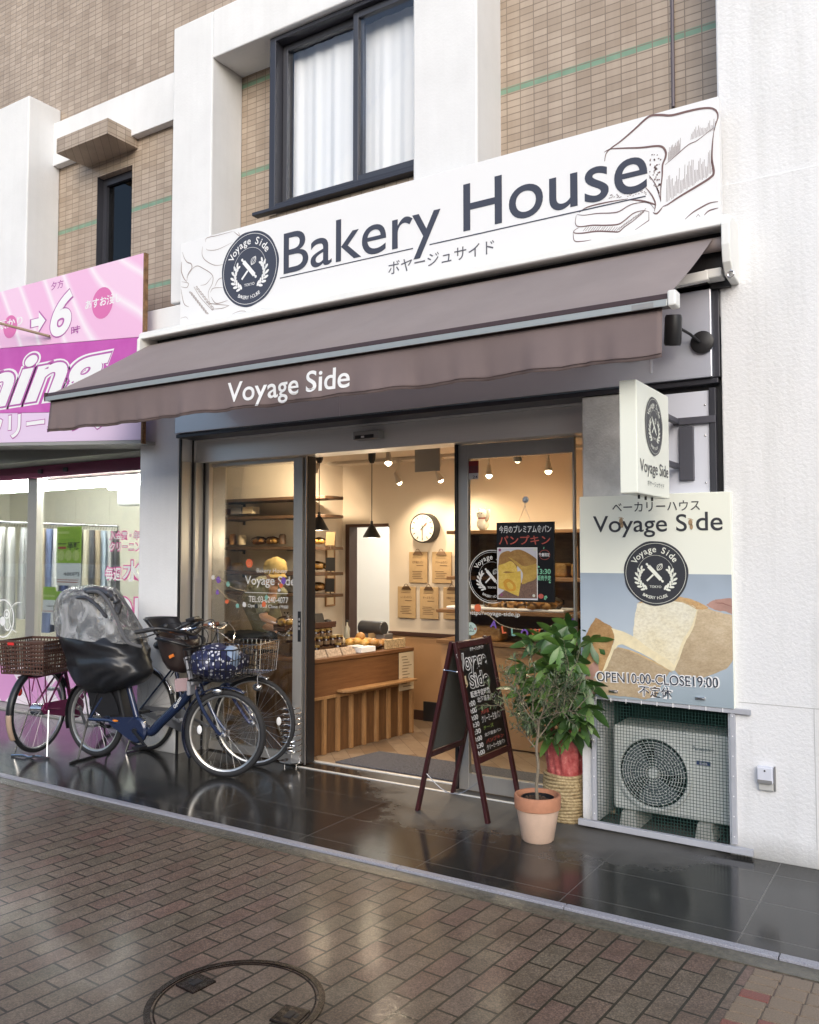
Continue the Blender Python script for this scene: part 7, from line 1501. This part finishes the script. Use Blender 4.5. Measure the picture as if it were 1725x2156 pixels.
m=MB(); m.tube(smooth3([hip+Vector((0,0,.02)),hip.lerp(chest,.5)+Vector((0,0,.02)),chest,neck-Vector((0,0,.055))],4),[.148]*4+[.152]*4+[.155]*4+[.09],18)
for a,b in((shR,elR),(shL,elL)): m.tube([a+(neck-a)*.4-Vector((0,0,.03)),a,a.lerp(b,.55),a.lerp(b,.85)],[.072,.070,.062,.058],12)
sh_=m.build('shirt',M_KH,pe,smooth='all'); q=sh_.modifiers.new('r','REMESH'); q.mode='VOXEL'; q.voxel_size=.012; q.use_smooth_shade=True
m=MB(); m.tube([hip+Vector((0,0,.12)),hip,hip-Vector((0,0,.18))],[.158,.165,.15],16)
for s in(-1,1): m.tube([hip+Vector((0,s*.09,-.05)),Vector((-5.38,6.12+s*.10,.47)),Vector((-5.42,6.12+s*.10,.10))],[.10,.075,.065],12)
tr_=m.build('trousers',mat('black_trouser',(.014,.015,.02),.7),pe,smooth='all'); q=tr_.modifiers.new('r','REMESH'); q.mode='VOXEL'; q.voxel_size=.012; q.use_smooth_shade=True
m=MB(); p=B(520,1338,'Y',5.75); m.ell(p,(.24,.13,.05),16,9,.35); m.build('folded_apron',mat('black_apron',(.016,.018,.024),.6),None,'dark folded apron heaped beside the bending baker','apron',smooth='all')
wt=thing('side_table','pale side table behind the left door glass carrying the dark apron','table',(-5.1,5.62,0)); p=B(520,1345,'Y',5.75)
m=MB(); m.box(-5.85,-4.80,5.60,5.90,p.z-.06,p.z-.03); m.build('table_top',M_WOODB,wt,bevel=.003); m=MB()
for x in(-5.8,-4.85): m.box(x-.02,x+.02,5.62,5.88,.008,p.z-.06)
m.build('table_legs',M_WOODD,wt)
m=MB(); c=B(597,1350,'Y',5.6); m.prism([(c.x-.05,5.6,c.z-.11),(c.x+.06,5.6,c.z-.11),(c.x+.035,5.6,c.z+.12),(c.x-.01,5.6,c.z+.12)],(0,.06,0)); m.build('paper_bag',mat('white_paper_bag',(.62,.60,.55),.7),None,'white paper bag standing behind the left door stile','bag',bevel=.004)
# ---------------------------------------------------------------- dry cleaner next door
CY=5.5
M_CLW=mat('cream_shop_wall',(.80,.78,.67),.7)
m=MB(); m.box(-14,-9,8.9,9.0,0,2.8); m.prism([(-6.34,5.58,0),(-10.1,8.9,0),(-10.05,8.95,0),(-6.29,5.58,0)],(0,0,2.8)); m.box(-14,-13.9,CY+.1,8.9,0,2.8); m.build('cleaner_wall',M_CLW,bld)
MB().prism([(-14,CY-.2,2.72),(-6.05,CY-.2,2.72),(-6.30,5.58,2.72),(-10.1,9,2.72),(-14,9,2.72)],(0,0,.08)).build('cleaner_ceiling',M_CLW,bld)
MB().prism([(-14,CY+.1,-.05),(-6.36,CY+.1,-.05),(-10.05,8.9,-.05),(-14,8.9,-.05)],(0,0,.06)).build('cleaner_floor',mat('grey_vinyl_floor',(.25,.24,.22),.5),kind='structure',org=(0,0,0))
MB().box(-14,-5.93,5.271,CY+.09,-.35,.02).build('shop_step',mat('pale_step',(.32,.31,.29),.6,noise_s=8,noise_a=.12),kind='structure',org=(0,0,0))
# stall riser with pink and white pattern
g=NG('pink_diamond_panel'); pz=g.geo(); sx=g.n('SeparateXYZ'); g.l(pz,sx.inputs[0]); u1=g.math('ADD',g.math('MULTIPLY',sx.outputs[0],.9),sx.outputs[2]); u2=g.math('SUBTRACT',g.math('MULTIPLY',sx.outputs[0],.9),g.math('MULTIPLY',sx.outputs[2],1.0))
f=g.math('GREATER_THAN',g.math('MULTIPLY',g.math('SINE',g.math('MULTIPLY',u1,6.5)),g.math('SINE',g.math('MULTIPLY',u2,6.5))),0); g.l(g.mix(f,(.62,.30,.55),(.78,.70,.76)),g.p.inputs['Base Color']); g.p.inputs['Roughness'].default_value=.35
M_PINKP=g.m
MB().box(-14,-5.76,CY-.02,CY+.06,.03,.42).build('stall_riser',M_PINKP,bld)
m=MB(); a=B(60,1250,'Y',CY).x; b=B(79,1250,'Y',CY).x; m.box(a,b,CY-.03,CY+.05,.425,2.72); m.box(-14,-5.76,CY-.03,CY+.05,.425,.465); m.box(B(-150,1250,'Y',CY).x-.1,B(-150,1250,'Y',CY).x,CY-.03,CY+.05,.465,2.72)
mu=m.build('window_frame',M_STEELV,bld,bevel=.003)
MB().box(-14,-5.76,CY+.008,CY+.016,.465,2.5).build('shop_window',M_GLASS,bld)
z0=B(294,985,'Y',CY-.08).z; z1=B(294,974,'Y',CY-.08).z
MB().box(-14,-5.76,CY-.09,CY-.03,z0-.02,z1+.05).build('magenta_strip',mat('dusky_magenta',(.22,.045,.11),.5),bld)
MB().box(-14,-5.76,CY-.4,CY-.03,z1+.055,2.85).build('soffit_beam',mat('grey_soffit',(.24,.25,.23),.7),bld)
m=MB()
for px_ in (138,318,85): 
    x=B(px_,1000,'Y',CY-.1).x; m.box(x-.03,x+.03,CY-.11,CY-.091,z0+.02,z0+.06)
m.build('strip_clips',M_DARKFR,bld)
# pink fascia sign
PYs=4.70
ps2=thing('pink_shop_sign','pink and magenta shop sign with large white script and an arrow to 6','signboard',(-6.6,PYs,2.5))
fr=Frame((-7.7,PYs,2.5),(1,0,0),(0,0,1))
def pp(x,y): return fr.px(x,y)
def ext(a,b,k=1.15): return (b[0]+(a[0]-b[0])*k,b[1]+(a[1]-b[1])*k)   # carry an edge on past the picture
TR,TL,MR,ML,BRr,BLl=pp(302,533),pp(0,615),pp(302,708),pp(0,733),pp(296,926),pp(0,932)
XRs=(TR[0]+MR[0]+BRr[0])/3; TL,ML,BLl=ext(TL,TR,1.5),ext(ML,MR,1.5),ext(BLl,BRr,1.5); TR,MR,BRr=(XRs,TR[1]),(XRs,MR[1]),(XRs,BRr[1])
g=NG('pale_pink_sign'); pz=g.geo(); sx=g.n('SeparateXYZ'); g.l(pz,sx.inputs[0]); w_=g.n('TexWave'); w_.wave_type='BANDS'; w_.inputs['Scale'].default_value=.55; w_.inputs['Distortion'].default_value=6; w_.inputs['Detail'].default_value=0; mp=g.n('Mapping'); mp.inputs['Rotation'].default_value=(0,R(35),0); g.l(pz,mp.inputs[0]); g.l(mp.outputs[0],w_.inputs['Vector'])
g.l(g.ramp(w_.outputs[0],[(.3,(.80,.47,.68)),(.45,(.82,.58,.74)),(.6,(.85,.76,.82)),(.8,(.82,.56,.73))]),g.p.inputs['Base Color']); g.p.inputs['Roughness'].default_value=.4
def slab(poly,y,d,name,m_):
    d=.03
    m=MB(); m.prism([fr.P(a,b,-y) for a,b in poly],(0,d,0)); return m.build(name,m_,ps2)
slab([TL,TR,MR,ML],.0,.12,'upper_panel',g.m)
g=NG('magenta_sign'); pz=g.geo(); sx=g.n('SeparateXYZ'); g.l(pz,sx.inputs[0]); g.l(g.ramp(g.noise(pz,2.5,3),[(.3,(.47,.06,.36)),(.7,(.57,.12,.45))]),g.p.inputs['Base Color']); g.p.inputs['Roughness'].default_value=.35; M_MAGS=g.m
slab([(ML[0],ML[1]-.004),(MR[0],MR[1]-.004),(BRr[0],BRr[1]+.24),(BLl[0],BLl[1]+.30)],.0,.12,'middle_panel',M_MAGS)
slab([(BLl[0],BLl[1]+.296),(BRr[0],BRr[1]+.236),BRr,BLl],.0,.12,'lower_panel',mat('lilac_panel',(.74,.58,.76),.4))
m=MB(); m.box(fr.P(XRs,0).x+.002,fr.P(XRs,0).x+.02,PYs-.003,PYs+.034,fr.P(0,BRr[1]-.03).z,fr.P(0,TR[1]).z); m.build('rusty_edge',mat('rust_edge',(.20,.11,.05),.8,noise_s=20,noise_a=.5),ps2)
m=MB(); m.prism([fr.P(BLl[0],BLl[1]-.03,0),fr.P(XRs,BRr[1]-.03,0),fr.P(XRs,BRr[1]-.003,0),fr.P(BLl[0],BLl[1]-.003,0)],(0,.5,0)); m.build('sign_underside',mat('grey_underside',(.30,.30,.29),.7),ps2)
m=MB(); m.tube([B(-60,665,'Y',PYs-.35),B(105,708,'Y',PYs-.02)],.012,8); m.build('stay_rod',mat('rusty_rod',(.30,.22,.15),.7),ps2)
M_PUR=mat('purple_print',(.42,.10,.36),.4); M_ROSE=mat('rose_disc',(.66,.16,.40),.4)
# upper panel art
for x,y,r_ in((22,688,24),(216,638,33)):
    c=pp(x,y); A=Art(fr,.0012).disc(c[0],c[1],(pp(x,y-r_)[1]-pp(x,y+r_)[1])/2,24); A.build('rose_disc',M_ROSE,ps2)
for h,b,mm,nm in ((.0016,.03,M_PUR,'six_outline'),(.0022,.0,M_WHITE,'six')):
    A=Art(fr,h); e=.012 if b else 0; p,q=pp(106,712),pp(160,605); A.text('6',p[0]-e,pp(152,712)[0]+e,p[1]-e,p[1]+.40+e,'box',b+.03,.25)
    c=pp(82,678); k=1.2 if b else 1; A.poly([(c[0]-.11*k,c[1]+.035*k),(c[0]+.0,c[1]+.035*k),(c[0]+.0,c[1]+.09*k),(c[0]+.10*k,c[1]),(c[0],c[1]-.09*k),(c[0],c[1]-.035*k),(c[0]-.11*k,c[1]-.035*k)]); A.build(nm,mm,ps2)
A=Art(fr,.0014); p,q=pp(108,612),pp(134,598); A.text('夕方',p[0],q[0],p[1],p[1]+.075,'box',.01); A.build('small_print',M_PUR,ps2); A=Art(fr,.0014); p,q=pp(150,706),pp(170,696); A.text('時',p[0],q[0],p[1],p[1]+.075,'box',.01); A.build('small_print',M_PUR,ps2)
A=Art(fr,.0018); p,q=pp(180,658),pp(256,632); A.text('あすお渡し',p[0],q[0],p[1]+.02,p[1]+.105,'box',.02); A.build('white_print',M_WHITE,ps2); A=Art(fr,.0018); p,q=pp(-20,700),pp(48,680); A.text('お預かり',p[0],q[0],p[1],p[1]+.085,'box',.02); A.build('white_print',M_WHITE,ps2)
# script lettering across the middle, katakana along the bottom
for h,b,mm,nm,e in ((.0012,.075,M_WHITE,'script_halo',.035),(.0018,.05,M_PUR,'script_outline',.02),(.0024,.03,M_WHITE,'script_lettering',.0)):
    A=Art(fr,h); p=pp(-50,858); q=pp(235,770); A.text('ning',p[0]-e,q[0]+e,p[1]-.17-e,p[1]+.40+e,'box',b,.35); A.build(nm,mm,ps2)
for h,b,mm,nm,e in ((.0014,.05,M_PUR,'katakana_outline',.012),(.0020,.025,M_WHITE,'katakana_lettering',0)):
    A=Art(fr,h); p=pp(-30,932); q=pp(245,880); A.text('クリーニング',p[0]-e,q[0]+e,p[1]+.005-e,p[1]+.25+e,'box',b); A.build(nm,mm,ps2)
# fluorescent battens
def tube_light(x0,x1,y,z,lab):
    t=thing('fluorescent_light',lab,'ceiling light',((x0+x1)/2,y,z),'fluorescent lights in the dry cleaner'); m=MB(); m.tube([(x0,y,z),(x1,y,z)],.045,12); m.build('tube',M_TUBE,t,smooth=True); m=MB(); m.box(x0-.03,x1+.03,y-.07,y+.07,z+.05,z+.075); m.build('reflector',mat('batten_white',(.8,.8,.8),.4),t)
p=B(80,1042,'Y',5.75); q=B(320,1028,'Y',5.75); tube_light(p.x,-6.70,5.75,2.33,'long bright fluorescent light just inside the cleaner window by the pier')
tube_light(-10.4,-8.55,5.9,2.42,'fluorescent light at the left edge behind the cleaner window')
tube_light(-9.6,-7.6,7.6,2.5,'fluorescent light further back in the cleaner shop'); tube_light(-12,-10,7.2,2.5,'fluorescent light deep in the cleaner shop at the far left')
m=MB(); m.box(-8.6,-7.95,6.9,7.1,2.18,2.46); m.build('wall_air_conditioner',M_WHITE,None,'white indoor air conditioner high on the cleaner side wall','air conditioner',bevel=.03)
# garment rail
rl=thing('garment_rail','chrome clothes rail crowded with hangers in the dry cleaner','clothes rail',(-9,6.6,0)); r0_=B(30,1100,'Y',6.3); r1_=B(250,1108,'Y',6.9); r0_=r1_+(r0_-r1_)*1.6
m=MB(); m.tube([r0_,r1_],.016,10); m.tube([r1_,(r1_.x,r1_.y,.012)],.02,8); m.tube([r0_,(r0_.x,r0_.y,.012)],.02,8); m.build('rail',M_CHROME,rl,smooth=True)
m=MB(); n=60
for i in range(n):
    p=r0_.lerp(r1_,(i+.5)/n); m.tube([p+Vector((0,0,.02)),p+Vector((.012,.012,.005)),p+Vector((.004,0,-.05))],.004,4)
m.build('hanger_hooks',mat('dark_hook',(.10,.09,.08),.4,.5),rl)
cols=[('white',(.72,.72,.70)),('pale grey',(.50,.51,.52)),('cream',(.62,.57,.44)),('slate blue',(.14,.18,.32)),('beige',(.45,.36,.25)),('light blue',(.42,.50,.60)),('dark grey',(.08,.08,.09)),('navy',(.05,.07,.18))]
def garment(p,dirv,L,wd,mm,lab,seed):
    rr=random.Random(seed); d=dirv.normalized(); nrm=Vector((-d.y,d.x,0)); t=MB(); n,rows=26,10; vs=[]
    for j in range(rows+1):
        k=j/rows; z=p.z-.06-L*k; w_=wd*(.22+.78*min(1,k*5.5)**.5)*(1+.10*k)
        for i in range(n):
            a=2*math.pi*i/n; th=.035+.03*k; f=1+.16*math.sin(a*5+seed+k*2)*min(1,k*3); vs.append(p+d*(w_/2*math.cos(a))*1.0+nrm*(th*math.sin(a)*f+.008*math.sin(7*a+seed))+Vector((0,0,z-p.z)))
    t.add(vs,[(j*n+i,(j+1)*n+i,(j+1)*n+(i+1)%n,j*n+(i+1)%n) for j in range(rows) for i in range(n)]+[tuple(range(n))])
    return t.build('hanging_garment',mm,None,lab,'garment','garments on the cleaner rail',smooth='all')
rd=(r1_-r0_).normalized(); wv=Vector((.75,-.55,0)); seq=[(.30,0,1.3,.55,'white shirt nearest the left edge under the blue tag'),(.36,0,1.25,.5,'second white shirt beside the window mullion'),(.44,1,1.1,.45,'pale grey shirt behind the window mullion'),(.50,0,1.2,.45,'white shirt right of the window mullion'),(.55,4,1.0,.42,'beige blouse right of the mullion'),(.59,3,1.25,.4,'slate blue garment beside the green poster'),(.635,0,1.15,.45,'white garment behind the green poster'),(.68,7,1.3,.4,'navy garment behind the poster foot'),(.735,1,1.2,.4,'pale grey garment right of the green poster'),(.77,6,1.15,.38,'dark grey garment right of the green poster'),(.81,2,1.1,.38,'cream garment in the middle of the right group'),(.845,6,1.2,.38,'narrow dark grey garment in the right group'),(.88,4,1.1,.38,'beige garment in the right group'),(.915,5,1.2,.38,'light blue garment in the right group'),(.95,1,1.15,.38,'grey garment near the rail end'),(.985,6,1.2,.4,'dark grey garment at the rail end')]
for i,(t,ci,L,wd,lab) in enumerate(seq): garment(r0_.lerp(r1_,t),wv,L,wd,mat(cols[ci][0].replace(' ','_')+'_cloth',cols[ci][1],.85),lab+' in the dry cleaner',i)
# window posters and vinyl
M_GRN=mat('lime_poster',(.30,.50,.05),.5); M_GRN2=mat('pale_lime',(.50,.62,.22),.5); M_PWH=mat('poster_white',(.72,.75,.78),.5)
def wposter(x0,y0,x1,y1,lab,top=.5,big=False):
    a=B(x0,y1,'Y',CY+.02); b=B(x1,y0,'Y',CY+.02); t=thing('window_poster',lab,'poster',(a.x,CY+.02,a.z),'green and white posters in the cleaner window'); zm=a.z+(b.z-a.z)*(1-top)
    m=MB(); m.box(a.x,b.x,CY+.018,CY+.022,a.z,zm); m.build('white_sheet',M_PWH,t); m=MB(); m.box(a.x,b.x,CY+.018,CY+.022,zm+.001,b.z); m.build('green_sheet',M_GRN,t)
    f=Frame((a.x,CY+.0175,a.z),(1,0,0),(0,0,1)); W_,H_=b.x-a.x,b.z-a.z; A=Art(f,.0006)
    if big: A.text('半額',W_*.45,W_*.94,H_*.60,H_*.74,'box',.03); A.text('480円',W_*.30,W_*.95,H_*.16,H_*.23,'box',.02); A.rect(W_*.06,W_*.4,H_*.70,H_*.715)
    else: A.text('780円',W_*.30,W_*.9,H_*.22,H_*.30,'box',.02)
    A.build('poster_print',M_BLACK,t); A=Art(f,.0006); A.rect(W_*.05,W_*.9,H_*.05,H_*.065); A.rect(W_*.05,W_*.9,H_*.09,H_*.10); A.rect(W_*.06,W_*.4,H_*.62,H_*.66) if big else None; A.build('red_print',M_CHR,t)
    A=Art(f,.0004)
    if big:
        for k in range(3): A.disc(W_*(.2+.3*k),H_*.51,W_*.14,16)
        A.rect(W_*.06,W_*.5,H_*.88,H_*.92)
    else: A.rect(W_*.05,W_*.95,H_*.62,H_*.7)
    A.build('poster_shapes',M_GRN2,t)
wposter(118,1108,172,1232,'large lime green half price poster above the rain cover',.62,True); wposter(90,1236,118,1290,'small lime and white poster left of the rain cover',.5); wposter(116,1246,150,1304,'small lime poster partly behind the rain cover',.5)
cf2=Frame((-9,CY+.0065,0),(1,0,0),(0,0,1)); f=cf2.px
A=Art(cf2,.0006); M_HPK=mat('hot_pink_vinyl',(.62,.08,.30),.5)
for h,b,mm,nm,e in ((.0006,.06,M_HPK,'window_vinyl_outline',.012),(.0012,.015,M_WHITE,'window_vinyl',0)):
    A=Art(cf2,h)
    for tx,x0,x1,y0,y1 in (('入会費・年会費',232,320,1136,1120),('クリーニング',232,310,1160,1142),('毎週',222,256,1222,1194),('水',258,300,1224,1180),('OLI',236,320,1316,1256)):
        p,q=f(x0,y0),f(x1,y1); A.text(tx,p[0]-e,q[0]+e,p[1]-e,f(x0,y1)[1]+e,'box',b)
    A.build(nm,mm,mu)
c=f(6,1302); A=Art(cf2,.0008); r_=.20
A.ring(c[0],c[1],r_,.016,44); A.ring(c[0]+.07,c[1]+.05,.045,.012,24); A.disc(c[0]+.07,c[1]+.045,.02,14); A.ring(c[0]+.09,c[1]-.07,.05,.012,24,R(180),R(360)); A.disc(c[0]+.0,c[1]-.03,.05,18)
A.ring(c[0]+.28,c[1]+.02,.16,.010,30,R(80),R(260)); A.build('window_drawing',M_WHITE,mu)
Art(cf2,.0007).rect(f(79,1063)[0],f(84,1063)[0],f(79,1063)[1],f(79,1050)[1]).build('red_sticker',M_CHR,mu)
# ---------------------------------------------------------------- the building across the street (seen mirrored in the panes)
ob_=thing('office_building','grey-brown office block across the street, seen only mirrored in the window panes','building',(-8,-25,0))
M_OPP=mat('opposite_brick',(.16,.12,.10),.8,noise_s=.5,noise_a=.15); M_OPW=mat('opposite_window',(.05,.06,.08),.15)
MB().box(-60,40,-31,-25,0,8.5).build('wall',M_OPP,ob_)
for f in range(3):
    for i in range(-15,10):
        m=MB(); m.box(i*3.4,i*3.4+2.1,-24.99,-24.95,1.0+f*2.7,2.6+f*2.7); m.build('window',M_OPW,ob_)
MB().box(-60,40,-24.99,-24.9,.0,.9).build('shop_band',mat('opposite_shop',(.35,.35,.36),.5),ob_)
